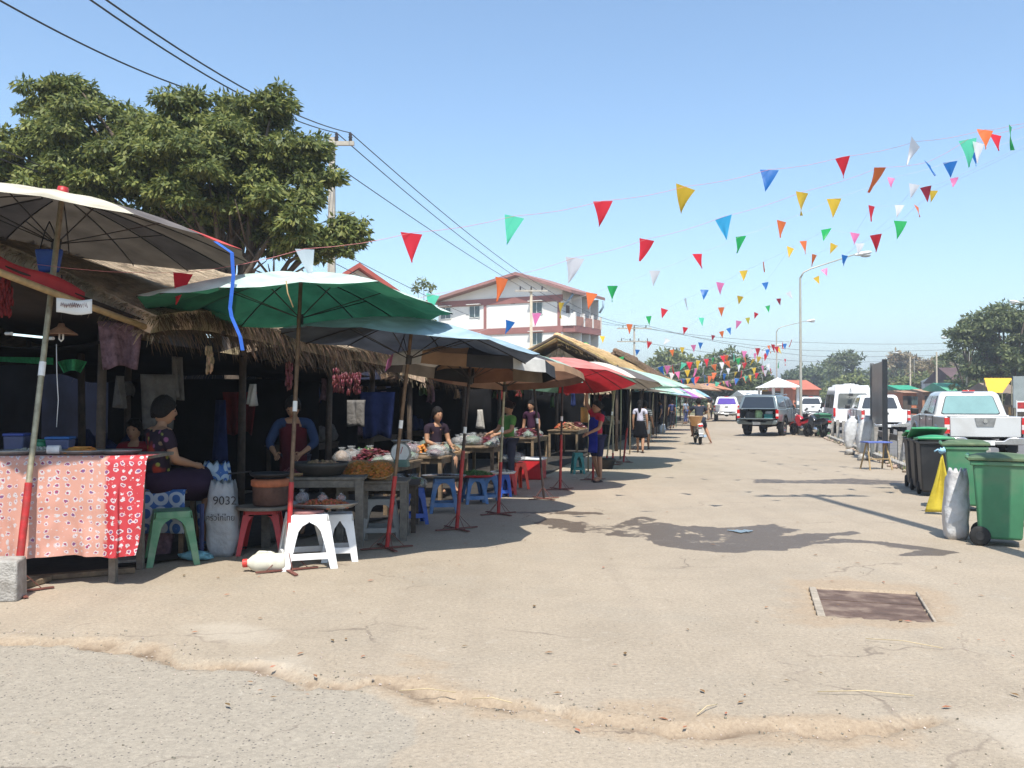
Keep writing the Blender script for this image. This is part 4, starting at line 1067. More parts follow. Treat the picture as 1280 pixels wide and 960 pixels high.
FU = [((796, 562), (806, 471), 1.35, ['mint2', 'white'], 'mint and white parasol above the walking women'), ((812, 553), (818, 474), 1.3, ['lblue', 'mint2'], 'pale blue and mint parasol past the walking women'),
      ((820, 548), (822, 477), 1.25, ['lblue'], 'small light blue parasol past the walking women'), ((828, 543), (834, 481), 1.25, ['blue', 'mint2'], 'dull blue parasol just before the purple one'),
      ((838, 538), (846, 484), 1.45, ['purple', 'pink', 'purple'], 'purple and pink parasol far along the row'), ((853, 532), (862, 486), 1.3, ['cream2', 'tan', 'white'], 'cream and tan parasol beside the purple one'),
      ((860, 529), (868, 486), 1.35, ['indigo', 'white', 'lblue', 'tan'], 'blue and white striped parasol behind the motorcycle rider'), ((868, 527), (872, 479), 1.9, ['tan', 'brown'], 'wide brown parasol far along the row'),
      ((884, 524), (888, 479), 2.0, ['orange', 'tan', 'orange'], 'wide orange brown parasol at the end of the row')]
for i, (b, a, R, c, l) in enumerate(FU): umb(l, b, a, R, .42, c, nseg=8, seed=20+i, redz=.001, pole='steel' if i % 2 else 'dark_pole', det=False, foot='cross' if i < 3 else 'none')
# bare shade poles between the far parasols
for i, (px, py, h, lb) in enumerate(((735, 590, 2.3, 'thin grey pole left of the black pot'), (775, 574, 2.4, 'thin grey pole just right of the black pot'), (787, 568, 2.4, 'thin dark pole left of the walking women'), (845, 534, 2.3, 'teal pole beneath the purple parasol'))):
    b = G(px, py); mb = MB(); mb.tube([b, b+Vector((.04, .02, h))], .02, 7); tag(mb.build('shade_pole', M['steel'] if i != 3 else M['teal_plastic']), lb, 'pole', 'bare shade poles')

# ---------- things hanging round the near stall ----------
mb = MB(); mb.tube([P(-90, 304, 7.2), P(0, 341, 7.7), P(100, 379, 8.4), P(190, 412, 9.2)], .032, 8); tag(mb.build('bamboo_pole', M['bamboo']), 'bamboo pole tied under the near thatched eave', 'pole')
mb = MB(); mb.smooth = True
mb.grid(lambda a, b: P(-90+a*195, 306+a*80-(34+8*math.sin(a*9))*b*(1-a*.45), 7.2+a*1.3+.05*math.sin(a*14)), 24, 4); tag(mb.build('red_awning', mat('red_awning_cloth', (.42, .035, .04), .7, 5, .2, transl=.2), solid=.006), 'red cloth strip stretched along the bamboo pole', 'awning')
# blue bag hung under the big parasol
b = P(60, 322, 8.6); t = thing('hanging_bag', 'blue bag hung beneath the huge cream parasol', 'bag', b)
mb = MB(); mb.prism([(-.13, .08), (.13, .08), (.09, -.14), (-.09, -.14)], -.03, .03, 'y'); mb.build('pouch', M['blue_plastic'], t, bevel=.02)
mb = MB(); mb.tube([(-.09, 0, .07), (-.04, 0, .25), (0, 0, .34)], .006, 5); mb.tube([(.09, 0, .07), (.04, 0, .25), (0, 0, .34)], .006, 5); mb.build('strap', M['black'], t)
# blue tape hanging from the parasol rim
p0 = P(268, 302, 7.85)
mb = MB(); pts = [P(268, 302, 7.85), P(289, 316, 7.8), P(291, 345, 7.8), P(287, 385, 7.8), P(289, 396, 7.8), P(300, 421, 7.8), P(303, 438, 7.8)]
for a, c in zip(pts[:-1], pts[1:]):
    w_ = Vector((.014, .006, 0)); mb.add([a-w_, a+w_, c+w_, c-w_], [(0, 1, 2, 3)])
tag(mb.build('blue_tape', mat('blue_ribbon', (.03, .13, .55), .5, 5, .2, transl=.2), solid=.003), 'blue plastic ribbon dangling from the rim of the huge parasol', 'ribbon')
# string on mint parasol
mb = MB(); mb.tube([P(357, 351, 7.7), P(359, 366, 7.7), P(366, 384, 7.7)], .006, 5); tag(mb.build('loose_cord', M['bamboo']), 'pale loose cord hanging from the mint parasol rim', 'cord')
# sign cloth with handwriting
t = thing('cloth_sign', 'small white handwritten cloth sign hanging under the red awning', 'sign', P(92, 383, 8.0), .1)
mb = MB(); mb.smooth = True; mb.grid(lambda a, b: Vector(((a-.5)*.30, .012*math.sin(a*6), (b-.5)*.125+.012*math.cos(a*5))), 10, 4); mb.build('cloth', M['white_paint'], t, solid=.004)
pp = [[(-.11+.016*k, .01*math.sin(k*1.7)), (-.105+.016*k, .028+.006*math.cos(k)), (-.097+.016*k, .0), (-.094+.016*k, -.014*abs(math.sin(k*2.1)))] for k in range(14)]
strip_mb(pp, .0028, -.012).build('handwriting', mat('brown_ink', (.16, .05, .06), .7), t)
# lamp with conical shade
t = thing('shade_lamp', 'unlit cone shaded lamp hanging left in the near stall', 'lamp', P(76, 416, 8.7))
mb = MB(); mb.lathe([(.025, .09), (.035, .06), (.145, -.01), (.148, -.02), (.03, .05), (.02, .08)], (0, 0, 0), 22); mb.build('lamp_shade', mat('lamp_tin', (.25, .13, .07), .5, 9, .3), t)
mb = MB(); mb.tube([(-.015, 0, .04), (-.018, 0, -.06), (0, 0, -.08), (.018, 0, -.06), (.015, 0, .04)], .009, 8); mb.build('bulb', M['white_plastic'], t)
mb = MB(); mb.tube([(0, 0, .08), (.01, 0, .3), (0, 0, .55)], .006, 5); mb.build('cord', M['black'], t)
mb = MB(); mb.tube([P(70, 430, 8.7), P(71, 470, 8.7), P(73, 500, 8.7), P(71, 534, 8.7)], .004, 5); tag(mb.build('white_wire', M['white_plastic']), 'thin white wire hanging below the lamp', 'wire')
# lit tube
glow = bpy.data.materials.new('tube_glow'); glow.use_nodes = True; e = glow.node_tree.nodes['Principled BSDF']; e.inputs['Emission Color'].default_value = (.75, .95, 1, 1); e.inputs['Emission Strength'].default_value = .9; e.inputs['Base Color'].default_value = (.7, .8, .8, 1)
t = thing('fluorescent_lamp', 'lit fluorescent tube at the left in the near stall', 'lamp', (0, 0, 0))
mb = MB(); mb.cyl(P(16, 418, 9.4), P(56, 422, 9.2), .012, .012, 10); mb.build('tube', glow, t)
for a in ((10, 417), (62, 423)):
    mb = MB(); mb.cyl(P(a[0]-3, a[1], 9.35), P(a[0]+4, a[1], 9.3), .018, .018, 10); mb.build('holder', M['white_plastic'], t)
# green awning strip and green net seen inside
mb = MB(); mb.grid(lambda a, b: P(0, 452-6*b, 10.8).lerp(P(66, 456-9*b, 10.6), a), 8, 2); tag(mb.build('green_strip', mat('green_net', (.05, .40, .16), .6, 30, .3, transl=.2), solid=.01), 'green plastic strip deep inside the near stall', 'strip')
mb = MB(); mb.grid(lambda a, b: P(80+a*20-(8*b*(1-2*a)), 466-14*b-3*math.sin(a*PI), 10.2+.1*math.sin(a*9)), 10, 4); tag(mb.build('green_net', MATS['green_net'], solid=.01), 'small bunched green net hanging inside the near stall', 'net')
# plastic bundles / clothes hanging
def hang_cloth(label, px, py, d, w, h, m, seed=0, nm='hanging_cloth', cat='cloth'):
    c = P(px, py, d); mb = MB(); mb.smooth = True
    mb.grid(lambda a, b: Vector(((a-.5)*w*(1-.25*b), .05*math.sin(a*11+seed)*(.4+b), -h*b*(1+.05*math.sin(a*7+seed)))), 16, 8)
    o = mb.build(nm, m, None, loc=c, rz=seed*.4, solid=.01); return tag(o, label, cat, 'cloths and bundles hung in the stalls')
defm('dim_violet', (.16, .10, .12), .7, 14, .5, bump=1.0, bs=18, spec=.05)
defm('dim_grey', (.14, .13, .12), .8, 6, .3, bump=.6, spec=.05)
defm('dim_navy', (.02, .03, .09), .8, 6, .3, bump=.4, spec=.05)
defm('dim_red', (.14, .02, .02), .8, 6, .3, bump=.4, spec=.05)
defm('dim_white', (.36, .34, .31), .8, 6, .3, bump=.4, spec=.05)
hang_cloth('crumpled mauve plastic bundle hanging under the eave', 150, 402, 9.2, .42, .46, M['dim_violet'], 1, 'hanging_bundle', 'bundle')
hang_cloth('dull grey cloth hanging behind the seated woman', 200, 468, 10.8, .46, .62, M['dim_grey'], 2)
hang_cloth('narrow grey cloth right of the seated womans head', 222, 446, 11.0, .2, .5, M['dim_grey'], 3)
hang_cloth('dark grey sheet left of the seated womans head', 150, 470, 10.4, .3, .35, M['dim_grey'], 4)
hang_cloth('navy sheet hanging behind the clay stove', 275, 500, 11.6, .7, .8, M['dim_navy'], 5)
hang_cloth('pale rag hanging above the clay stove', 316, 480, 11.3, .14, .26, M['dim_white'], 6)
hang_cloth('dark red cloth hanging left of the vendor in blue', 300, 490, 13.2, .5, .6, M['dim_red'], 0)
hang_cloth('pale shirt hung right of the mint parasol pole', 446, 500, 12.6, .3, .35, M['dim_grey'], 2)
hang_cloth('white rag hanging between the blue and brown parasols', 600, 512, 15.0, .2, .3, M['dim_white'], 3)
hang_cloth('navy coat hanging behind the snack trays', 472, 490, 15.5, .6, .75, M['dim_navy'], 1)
def strings_of(label, px, py, d, n, L, w, m, seed):
    r = random.Random(seed); t = thing('hanging_garland', label, 'garland', P(px, py, d), 0, 'dried strings hung under the eaves')
    mb = MB(); mb.tube([(0, 0, 0), (0, 0, .10)], .004, 4); mb.build('hook', M['black'], t)
    mb = MB()
    for k in range(n):
        x, y = r.uniform(-w, w), r.uniform(-w, w); z = -r.random()*L; mb.blob((x*(1-z/L*.0), y, z), (.012, .012, .035), .2, 2, k, 6, 4)
    mb.build('dried_strings', m, t)
strings_of('brown dried garland hanging left of the blue ribbon end', 262, 436, 8.9, 60, .22, .03, M['tan_goods'], 1)
strings_of('red garland hanging left of the mint parasol pole', 361, 455, 9.9, 60, .26, .03, M['red_goods'], 2)
strings_of('red garland hanging right of the mint parasol pole', 420, 462, 11.4, 60, .26, .035, M['red_goods'], 3)
strings_of('wide red bunch hanging under the end of the near roof', 438, 468, 11.7, 110, .24, .13, M['red_goods'], 4)
strings_of('faded red bunch at the far left under the awning', 4, 350, 7.9, 90, .3, .05, M['dim_red'], 5)

# ---------- first table with the floral cloth ----------
t = thing('food_table', 'table under a flowered red cloth beside the huge parasol pole', 'table', (-4.40, 8.62, 0), .02)
mb = MB(); mb.box((0, 0, 1.12), (2.16, .85, .03)); mb.build('tabletop', M['grey_wood'], t)
for sx_ in (-1, 1):
    for sy_ in (-1, 1):
        mb = MB(); mb.box((sx_*.80, sy_*.32, .55), (.06, .06, 1.1)); mb.build('leg', M['grey_wood'], t)
m, nt, b = new_mat('flowered_cloth'); N = nt.nodes
tc = N.new('ShaderNodeTexCoord'); mp = N.new('ShaderNodeMapping'); lk(nt, tc.outputs['UV'], mp.inputs[0])
mp.inputs['Scale'].default_value = (14, 14, 1)
at_ = N.new('ShaderNodeAttribute'); at_.attribute_name = 'panel'
spv = N.new('ShaderNodeSeparateColor'); lk(nt, at_.outputs['Color'], spv.inputs[0])
vo = N.new('ShaderNodeTexVoronoi'); vo.inputs['Randomness'].default_value = .35; vo.inputs['Scale'].default_value = 1; lk(nt, mp.outputs[0], vo.inputs['Vector'])
vo3 = N.new('ShaderNodeTexVoronoi'); vo3.inputs['Randomness'].default_value = .8; vo3.inputs['Scale'].default_value = 2.3; lk(nt, mp.outputs[0], vo3.inputs['Vector'])
base = MIX(spv.outputs[0], (.68, .35, .27), (.56, .05, .06))
nz_ = N.new('ShaderNodeTexNoise'); nz_.inputs['Scale'].default_value = 2.2; nz_.inputs['Detail'].default_value = 3; lk(nt, mp.outputs[0], nz_.inputs['Vector'])
dist = MATH('ADD', vo.outputs['Distance'], MATH('MULTIPLY', MATH('SUBTRACT', nz_.outputs['Fac'], .5), .75))
base = MIX(RMP(dist, .30, .25, 0, 0.0), base, base)
base = MIX(RMP(dist, .34, .30), base, (.66, .62, .62))
base = MIX(RMP(dist, .22, .18), base, (.40, .06, .12))
base = MIX(RMP(dist, .11, .08), base, (.18, .12, .30))
base = MIX(RMP(vo3.outputs['Distance'], .17, .12), base, (.70, .55, .50))
lk(nt, base, b.inputs['Base Color']); b.inputs['Roughness'].default_value = .42
tr = N.new('ShaderNodeBsdfTranslucent'); lk(nt, base, tr.inputs[0]); ms = N.new('ShaderNodeMixShader'); ms.inputs[0].default_value = .2
lk(nt, b.outputs[0], ms.inputs[1]); lk(nt, tr.outputs[0], ms.inputs[2]); lk(nt, ms.outputs[0], N['Material Output'].inputs[0])
flower_m = m
nu, nv_ = 90, 26; vs, fs, uvs, pan = [], [], [], []
for j in range(nv_+1):
    for i in range(nu+1):
        a, q = i/nu, j/nv_
        x = -1.26+a*2.42; drop = .98 - .13*a
        if q < .12: y, z = -.10-.33*(q/.12)-.02, 1.145
        else:
            f = (q-.12)/.88; fold = .5+.5*math.sin(x*7+1.2*math.sin(x*2.1))
            y = -.46-.075*f*fold*(1.1)-.02*f*math.sin(x*23)+.025*f*(noise.noise(Vector((x*9, q*5, 1)))+.6*noise.noise(Vector((x*22, q*9, 7)))); z = 1.14-drop*f+.02*math.sin(x*5)*f
            if 0.02 < x+.25 < .1: y -= .03*f
        x += .02*math.sin(q*5+x*4)*q-(.07*q if a > .9 else 0)
        vs.append((x, y, z)); uvs.append((x, -q*1.1)); pan.append(1.0 if x > .80 else 0.0)
for j in range(nv_):
    for i in range(nu): fs.append((j*(nu+1)+i, j*(nu+1)+i+1, (j+1)*(nu+1)+i+1, (j+1)*(nu+1)+i))
me = bpy.data.meshes.new('flowered_tablecloth'); me.from_pydata(vs, [], fs)
uvl = me.uv_layers.new(name='UVMap'); 
for lp in me.loops: uvl.data[lp.index].uv = uvs[lp.vertex_index]
ca = me.color_attributes.new('panel', 'FLOAT_COLOR', 'POINT')
for i, v in enumerate(pan): ca.data[i].color = (v, v, v, 1)
me.materials.append(flower_m); me.polygons.foreach_set('use_smooth', [True]*len(me.polygons))
o = bpy.data.objects.new('tablecloth', me); COL.objects.link(o); o.location = (-4.40, 8.62, 0); o.rotation_euler.z = .02
tag(o, 'pink and red flowered tablecloth hanging to the ground on the first table', 'tablecloth')
tz = 1.15
def onT(px, py=None, d=8.9): d -= .4; p = P(px, 540, d); return Vector((p.x, d, tz))
tray('metal_tray', 'shallow steel tray at the left end of the flowered table', onT(6, d=8.72), .30, .13, M['tin'], M['tan_goods'], 40, .014, 'stick', .02, gname='skewers')
tray('metal_tray', 'tray of meatball skewers behind the leaning parasol pole', onT(46, d=8.85), .30, .15, M['tin'], M['pale_goods'], 110, .018, 'ball', .05, gname='meatballs', seed=2)
tray('metal_tray', 'tray of orange sausage skewers right on the flowered table', onT(102, d=8.8), .27, .16, M['tin'], M['fried_orange'], 110, .02, 'stick', .06, gname='skewers', seed=3)
tray('metal_tray', 'tray of pale skewers at the right end of the flowered table', onT(150, d=8.85), .2, .15, M['tin'], M['tan_goods'], 60, .02, 'stick', .02, gname='skewers', seed=4)
mb = MB(); mb.cyl(onT(60, d=8.68)+Vector((0, 0, .045)), onT(76, d=8.70)+Vector((0, 0, .045)), .04, .04, 14); tag(mb.build('wrapped_roll', M['white_sack']), 'roll of white paper lying between the skewer trays', 'roll')
def tub(label, loc, w, d, h, body, lid, cat='container', nm='plastic_container'):
    t = thing(nm, label, cat, loc, .1); mb = MB(); mb.box((0, 0, h/2), (w*.92, d*.92, h), taper=(1.08, 1.08)); mb.build('box', body, t, bevel=.015)
    mb = MB(); mb.box((0, 0, h+.012), (w*1.03, d*1.03, .025)); mb.build('lid', lid, t, bevel=.008); return t
defm('milky_box', (.10, .11, .20), .4, 5, .1, alpha=.8); defm('blue_lid', (.02, .11, .32), .4)
tub('tall milky container with blue lid at the left table end', onT(22, d=9.22), .19, .19, .15, M['milky_box'], mat('navy_lid', (.04, .07, .28), .4))
tub('low milky container with bright blue lid on the flowered table', onT(76, d=9.18), .22, .18, .12, M['milky_box'], M['blue_lid'])
t = thing('green_tub', 'small green tub between the two lidded containers', 'tub', onT(53, d=9.2)); mb = MB(); mb.lathe([(.0, 0), (.06, 0), (.075, .11), (.07, .11), (.055, .01), (0, .01)], (0, 0, 0), 20); mb.build('cup', mat('dark_green_plastic', (.02, .18, .08), .4), t)
mb = MB(); mb.lathe([(.078, .1), (.08, .115), (.074, .115), (.072, .1)], (0, 0, 0), 20); mb.build('rim', MATS['dark_green_plastic'], t)
# block under the parasol stand, timbers below the table
mb = MB(); c = G(2, 752); mb.box((c.x, c.y+.08, .17), (.27, .24, .34), (.03, .02, .15), taper=(.93, .95)); o = mb.build('concrete_block', M['concrete'], bevel=.02, segs=3); tag(o, 'rough concrete block weighting the stand at the left edge', 'block')
for i, (a, b2, l) in enumerate((((30, 728), (170, 716), 'thin timber lying under the flowered table'), ((28, 737), (62, 727), 'short timber offcut under the flowered table'), ((142, 706), (174, 704), 'flat stone slab at the right foot of the flowered table'))):
    p, q = G(*a), G(*b2); mb = MB(); dr = q-p; mb.box((p+q)/2+Vector((0, 0, .03)), (dr.length, .09 if i < 2 else .2, .05), (0, 0, math.atan2(dr.y, dr.x))); tag(mb.build('timber' if i < 2 else 'stone_slab', M['wood'] if i < 2 else M['concrete'], bevel=.008), l, 'timber' if i < 2 else 'slab')

# ---------- stools ----------
def fix_h(base, pytop): return P(0, pytop, base.y).z
SG = 'plastic market stools'
def st_(label, px, py, pyt, wpx, m, rz, rung=True, **kw):
    b = G(px, py); h = fix_h(b, pyt); wb = wpx/F*b.y*.86
    return stool('plastic_stool', label, m, b, rz, h=h, wt=wb*.70, wb=wb, group=SG, rung=rung, **kw)
st_('green plastic stool in front of the seated woman', 216, 703, 637, 72, M['green_plastic'], .42, rung=False, wl=.095)
st_('white plastic stool with a mauve pad by the mint parasol pole', 384, 707, 641, 78, M['white_plastic'], .35, pad=mat('mauve_pad', (.30, .13, .12), .6), wl=.115)
st_('narrow white plastic stool right of the padded one', 425, 699, 641, 52, M['white_plastic'], .2, wl=.10)
st_('red plastic stool under the clay stove', 329, 690, 633, 66, M['red_plastic'], .15, rung=False)
st_('worn grey plastic stool behind the blue parasol pole', 477, 672, 622, 58, M['grey_plastic'], .1)
st_('bright blue stool under the bags of greens', 517, 654, 609, 38, M['blue_plastic'], .3)
st_('dull blue stool at the left of the goods table', 555, 640, 597, 42, M['pale_blue_plastic'], .1)
st_('dull blue stool under the tray of herbs', 593, 629, 596, 34, M['pale_blue_plastic'], .3)
st_('narrow blue stool right of the herb tray', 613, 627, 594, 26, M['pale_blue_plastic'], .1)
st_('blue stool left of the brown parasol pole', 629, 621, 592, 20, M['blue_plastic'], .4)
st_('bright orange red stool behind the brown parasol pole', 647, 611, 578, 26, M['orange_red_plastic'], .5, rung=False)
st_('teal plastic stool left of the woman in the blue apron', 722, 592, 566, 18, M['teal_plastic'], .2)
st_('small red stool beside the orange red one', 638, 618, 590, 16, M['red_plastic'], .2)
tray('wide_tray', 'wide tray of reddish brown snacks across the white stools', (P(404, 632, 9.35).x, 9.36, fix_h(G(384, 707), 641)+.034), .36, .26, M['tin'], M['fried_brown'], 420, .015, 'ball', .07, gname='snacks', seed=6, rim=.045)
for i, (px, s, l) in enumerate(((378, .14, 'clear bag of purple snacks at the left of the wide tray'), (402, .10, 'small clear bag in the middle of the wide tray'), (424, .09, 'small knotted bag right on the wide tray'))):
    bag(l, (P(px, 632, 9.3).x, 9.32+.05*i, fix_h(G(384, 707), 641)+.085), s, M['fried_brown'] if i else M['dim_violet'], i+3)
# clay stove on a round board with a pan
zst = fix_h(G(329, 690), 633)
t = thing('round_board', 'round grey wooden board lying on the red stool', 'board', (P(330, 630, 9.7).x, 9.72, zst+.002)); mb = MB(); mb.prism([(.29*math.cos(k*PI/12), .24*math.sin(k*PI/12)) for k in range(24)], 0, .035, 'z'); mb.build('board', M['grey_wood'], t, bevel=.006)
t = thing('clay_stove', 'round clay charcoal stove with an orange rim on the board', 'stove', (P(338, 630, 9.72).x, 9.74, zst+.037))
defm('clay', (.10, .05, .035), .85, 9, .4, bump=.3); defm('orange_clay', (.42, .13, .055), .8, 9, .3)
mb = MB(); mb.lathe([(0, 0), (.165, 0), (.18, .03), (.185, .2), (.19, .24), (.16, .24), (.12, .15), (0, .14)], (0, 0, 0), 26); mb.build('body', M['clay'], t)
mb = MB(); mb.lathe([(.188, .205), (.20, .215), (.20, .27), (.16, .29), (.155, .245)], (0, 0, 0), 26); mb.build('rim', M['orange_clay'], t)
t = thing('frying_pan', 'black frying pan resting on the clay stove', 'pan', (P(338, 590, 9.74).x, 9.74, zst+.037+.285)); mb = MB(); mb.lathe([(0, 0), (.14, .0), (.2, .035), (.215, .06), (.205, .06), (.13, .012), (0, .01)], (0, 0, 0), 26); mb.build('pan_bowl', M['black'], t)
mb = MB(); mb.box((-.32, 0, .06), (.24, .03, .015), (0, -.1, 0)); mb.build('handle', M['black'], t, bevel=.004)
# low bench tables
tb = table('work_table', 'rough wooden work table in front of the vendor in blue', (P(395, 600, 10.5).x, 10.55, 0), .05, 1.15, .62, .78, lg=.09)
t = thing('grill_pan', 'wide dark pan of frying food on the work table', 'pan', (P(400, 585, 10.5).x, 10.5, .785)); mb = MB(); mb.lathe([(0, 0), (.24, 0), (.31, .10), (.33, .15), (.315, .15), (.25, .03), (0, .03)], (0, 0, 0), 28, sy=.8); mb.build('pan_bowl', mat('pan_black', (.04, .035, .03), .5, 8, .3), t)
o = heap_mesh(.22, .16, .06, 90, .022, 4, 'ball').build('fried_food', M['tan_goods'], t, loc=(.03, 0, .10)); o['kind'] = 'stuff'
tray('wide_basket', 'flat basket of red chilli paste left of the frying pan', (P(366, 585, 10.4).x, 10.42, .785), .17, .15, M['wicker'], M['red_goods'], 120, .018, 'ball', .08, gname='chillies', seed=8)
table('snack_table', 'grey wooden table under the orange snack trays', (P(468, 600, 11).x, 10.95, 0), .06, .85, .55, .70, lg=.08)
for i, (px, l) in enumerate(((447, 'left of the two trays of orange fried snacks'), (474, 'right of the two trays of orange fried snacks'))):
    t_ = tray('wicker_tray', l, (P(px, 590, 10.8).x, 10.80, .80), .20, .25, M['wicker'], M['fried_orange'], 240, .022, 'chip', .08, gname='snacks', seed=9+i); t_.rotation_euler.x = .38
    mb = MB(); mb.box((0, .05, .045), (.3, .34, .09)); tag(mb.build('tray_rest', M['wood'], None, loc=(P(px, 590, 10.8).x, 10.84, .702)), 'low wooden rest under the %s tray of orange snacks' % ['left', 'right'][i], 'rest', 'rests under the orange snack trays')
t = thing('bucket', 'white bucket with a green rim behind the orange snacks', 'bucket', (P(446, 570, 11.4).x, 11.4, .60)); mb = MB(); mb.lathe([(0, 0), (.09, 0), (.115, .19), (.108, .19), (.085, .01), (0, .01)], (0, 0, 0), 20); mb.build('pail', mat('milky_white', (.35, .38, .38), .4), t)
mb = MB(); mb.lathe([(.112, .175), (.122, .18), (.122, .205), (.108, .205)], (0, 0, 0), 20); mb.build('rim', mat('bright_green', (.04, .38, .12), .4), t)
table('side_bench', 'dark low bench behind the orange snack table', (P(462, 570, 11.5).x, 11.75, 0), .06, 1.2, .9, .6, m=M['post_wood'])
bag('white plastic bag beside the green rimmed bucket', (P(462, 580, 11.4).x, 11.35, .60), .26, M['pale_goods'], 3, .6)
# dial scale
t = thing('dial_scale', 'round white dial scale behind the blue parasol pole', 'scale', (P(501, 572, 11.6).x, 11.55, .80), -.1)
mb = MB(); mb.box((0, .06, .05), (.2, .16, .1), taper=(.8, .8)); mb.build('base', mat('scale_green', (.12, .2, .16), .5), t, bevel=.01)
mb = MB(); mb.cyl((0, .0, .18), (0, .07, .18), .125, .125, 28); mb.build('dial_case', mat('scale_case', (.3, .3, .28), .5), t, bevel=.006)
mb = MB(); mb.cyl((0, -.004, .18), (0, .001, .18), .112, .112, 28); mb.build('dial', M['white_plastic'], t)
mb = MB(); mb.box((.02, -.008, .21), (.008, .004, .09), (0, .3, 0)); mb.build('needle', M['red_paint'], t)
mb = MB(); mb.lathe([(0, .31), (.10, .31), (.13, .33), (.12, .335), (0, .32)], (0, .05, 0), 20); mb.cyl((0, .05, .28), (0, .05, .32), .02); mb.build('pan', M['tin'], t)

# goods tables from the blue parasol on
goods = [M['red_goods'], M['green_goods'], M['pale_goods'], M['dark_goods'], M['tan_goods'], M['fried_brown']]
GL = [('low goods table behind the bright blue stool', (541, 640), 1.5, .9, .72), ('goods table behind the herb tray', (600, 622), 1.6, .9, .72), ('goods table behind the orange red stool', (655, 603), 1.6, .9, .74), ('goods table left of the woman in the blue apron', (698, 586), 1.7, .9, .76),
      ('long goods table past the woman in the blue apron', (755, 570), 2.4, .9, .78), ('goods table beside the walking women', (790, 551), 2.6, .9, .78), ('far goods table beyond the walking women', (818, 537), 3.0, .9, .8)]
for i, (l, px, L, D, H) in enumerate(GL):
    b = G(*px); n_ = Vector((-UY, UX, 0))*.85 if i < 4 else Vector((-UY, UX, 0))*1.0
    table('goods_table', l, b+n_, PI/2+RZ, L, D, H, m=M['wood'], group='wooden goods tables along the stalls')
    GL[i] = (b+n_, L, D, H)
def on_table(i, a, c, dz=0):
    """a along the row -1..1, c across (towards the road) -1..1"""
    b, L, D, H = GL[i]; return b+Vector((UX, UY, 0))*a*L*.42+Vector((UY, -UX, 0))*c*D*.38+Vector((0, 0, H+dz+.001))
bag('bag of pale greens on the bright blue stool', (G(517, 654).x, G(517, 654).y, fix_h(G(517, 654), 609)), .34, M['green_goods'], 1, .55)
bag('second bag of greens leaning on the bright blue stool', (G(517, 654).x-.2, G(517, 654).y+.12, fix_h(G(517, 654), 609)), .3, M['pale_goods'], 2, .6)
def pile(label, loc, rx, ry, h, m, n, size, shape, seed, nm='produce_heap', cat='produce', grp='heaps of produce on the goods tables'):
    t = thing(nm, label, cat, loc, RZ, grp); o = heap_mesh(rx, ry, h, n, size, seed, shape).build('produce', m, t); o['kind'] = 'stuff'
    mb = MB(); mb.lathe([(0, 0), (1, 0), (1.08, .03), (1.05, .03), (.97, .006), (0, .004)], (0, 0, 0), 24); mb.v = [(x*rx, y*ry, z) for x, y, z in mb.v]; mb.build('mat', M['tin'] if seed % 2 else M['wicker'], t); return t
pile('heap of dark red packets on the first goods table', on_table(0, -.2, -.1), .42, .3, .2, M['red_goods'], 420, .026, 'chip', 1)
pile('dark green herb heap behind the red packets', on_table(0, .5, -.9), .4, .25, .25, M['green_goods'], 420, .03, 'leaf', 2)
pile('small heap of wilted leaves right on the first goods table', on_table(0, .8, .5), .2, .2, .15, M['dark_goods'], 160, .03, 'leaf', 3)
tray('dark_tray', 'dark shallow tray on the dull blue stool', (G(555, 640).x, G(555, 640).y, fix_h(G(555, 640), 597)), .33, .22, M['tin'], M['dark_goods'], 100, .02, 'ball', .03, seed=12)
tray('herb_tray', 'red tray of fine green herbs on the dull blue stool', (G(593, 629).x, G(593, 629).y, fix_h(G(593, 629), 596)), .34, .26, M['red_plastic'], M['green_goods'], 700, .022, 'leaf', .12, seed=13, gname='herbs')
bag('shiny white bag behind the herb tray', on_table(1, -.5, .6, .02), .34, M['pale_goods'], 4, .6)
pile('heap of orange roots on the second goods table', on_table(1, -.1, -.3), .25, .22, .16, M['fried_orange'], 80, .035, 'ball', 5)
pile('heap of dried fish on the second goods table', on_table(1, .5, .4), .3, .25, .15, M['tan_goods'], 130, .035, 'chip', 6)
bag('clear bag of greens behind the dried fish', on_table(1, .5, -.6), .36, M['green_goods'], 7, .8)
bag('clear bag with red packets behind the orange roots', on_table(1, -.6, -.8), .36, M['red_goods'], 8, .7)
tray('white_tray', 'white tray of minced fish by the brown parasol pole', (G(629, 621).x, G(629, 621).y, fix_h(G(629, 621), 592)), .22, .18, M['white_plastic'], M['pale_goods'], 90, .02, 'ball', .06, seed=14)
bag('large clear bag on the orange red stool', (G(647, 611).x-.1, G(647, 611).y, fix_h(G(647, 611), 578)), .42, M['pale_goods'], 9, .62)
bag('clear bag of cabbage on the third goods table', on_table(2, -.5, -.3), .36, M['green_goods'], 10, .7)
pile('heap of red chillies on the third goods table', on_table(2, .1, .4), .3, .25, .16, M['red_goods'], 260, .03, 'chip', 11)
pile('brown root heap on the third goods table', on_table(2, .7, -.3), .3, .28, .2, M['dark_goods'], 120, .04, 'ball', 12)
pile('red packet heap on the fourth goods table', on_table(3, -.3, .3), .4, .3, .2, M['red_goods'], 380, .025, 'chip', 13)
bag('pale bag on the fourth goods table', on_table(3, .5, .1), .4, M['pale_goods'], 14, .6)
bag('bag of lettuce on the fourth goods table', on_table(3, -.8, -.7), .4, M['green_goods'], 15, .6)
r = random.Random(5)
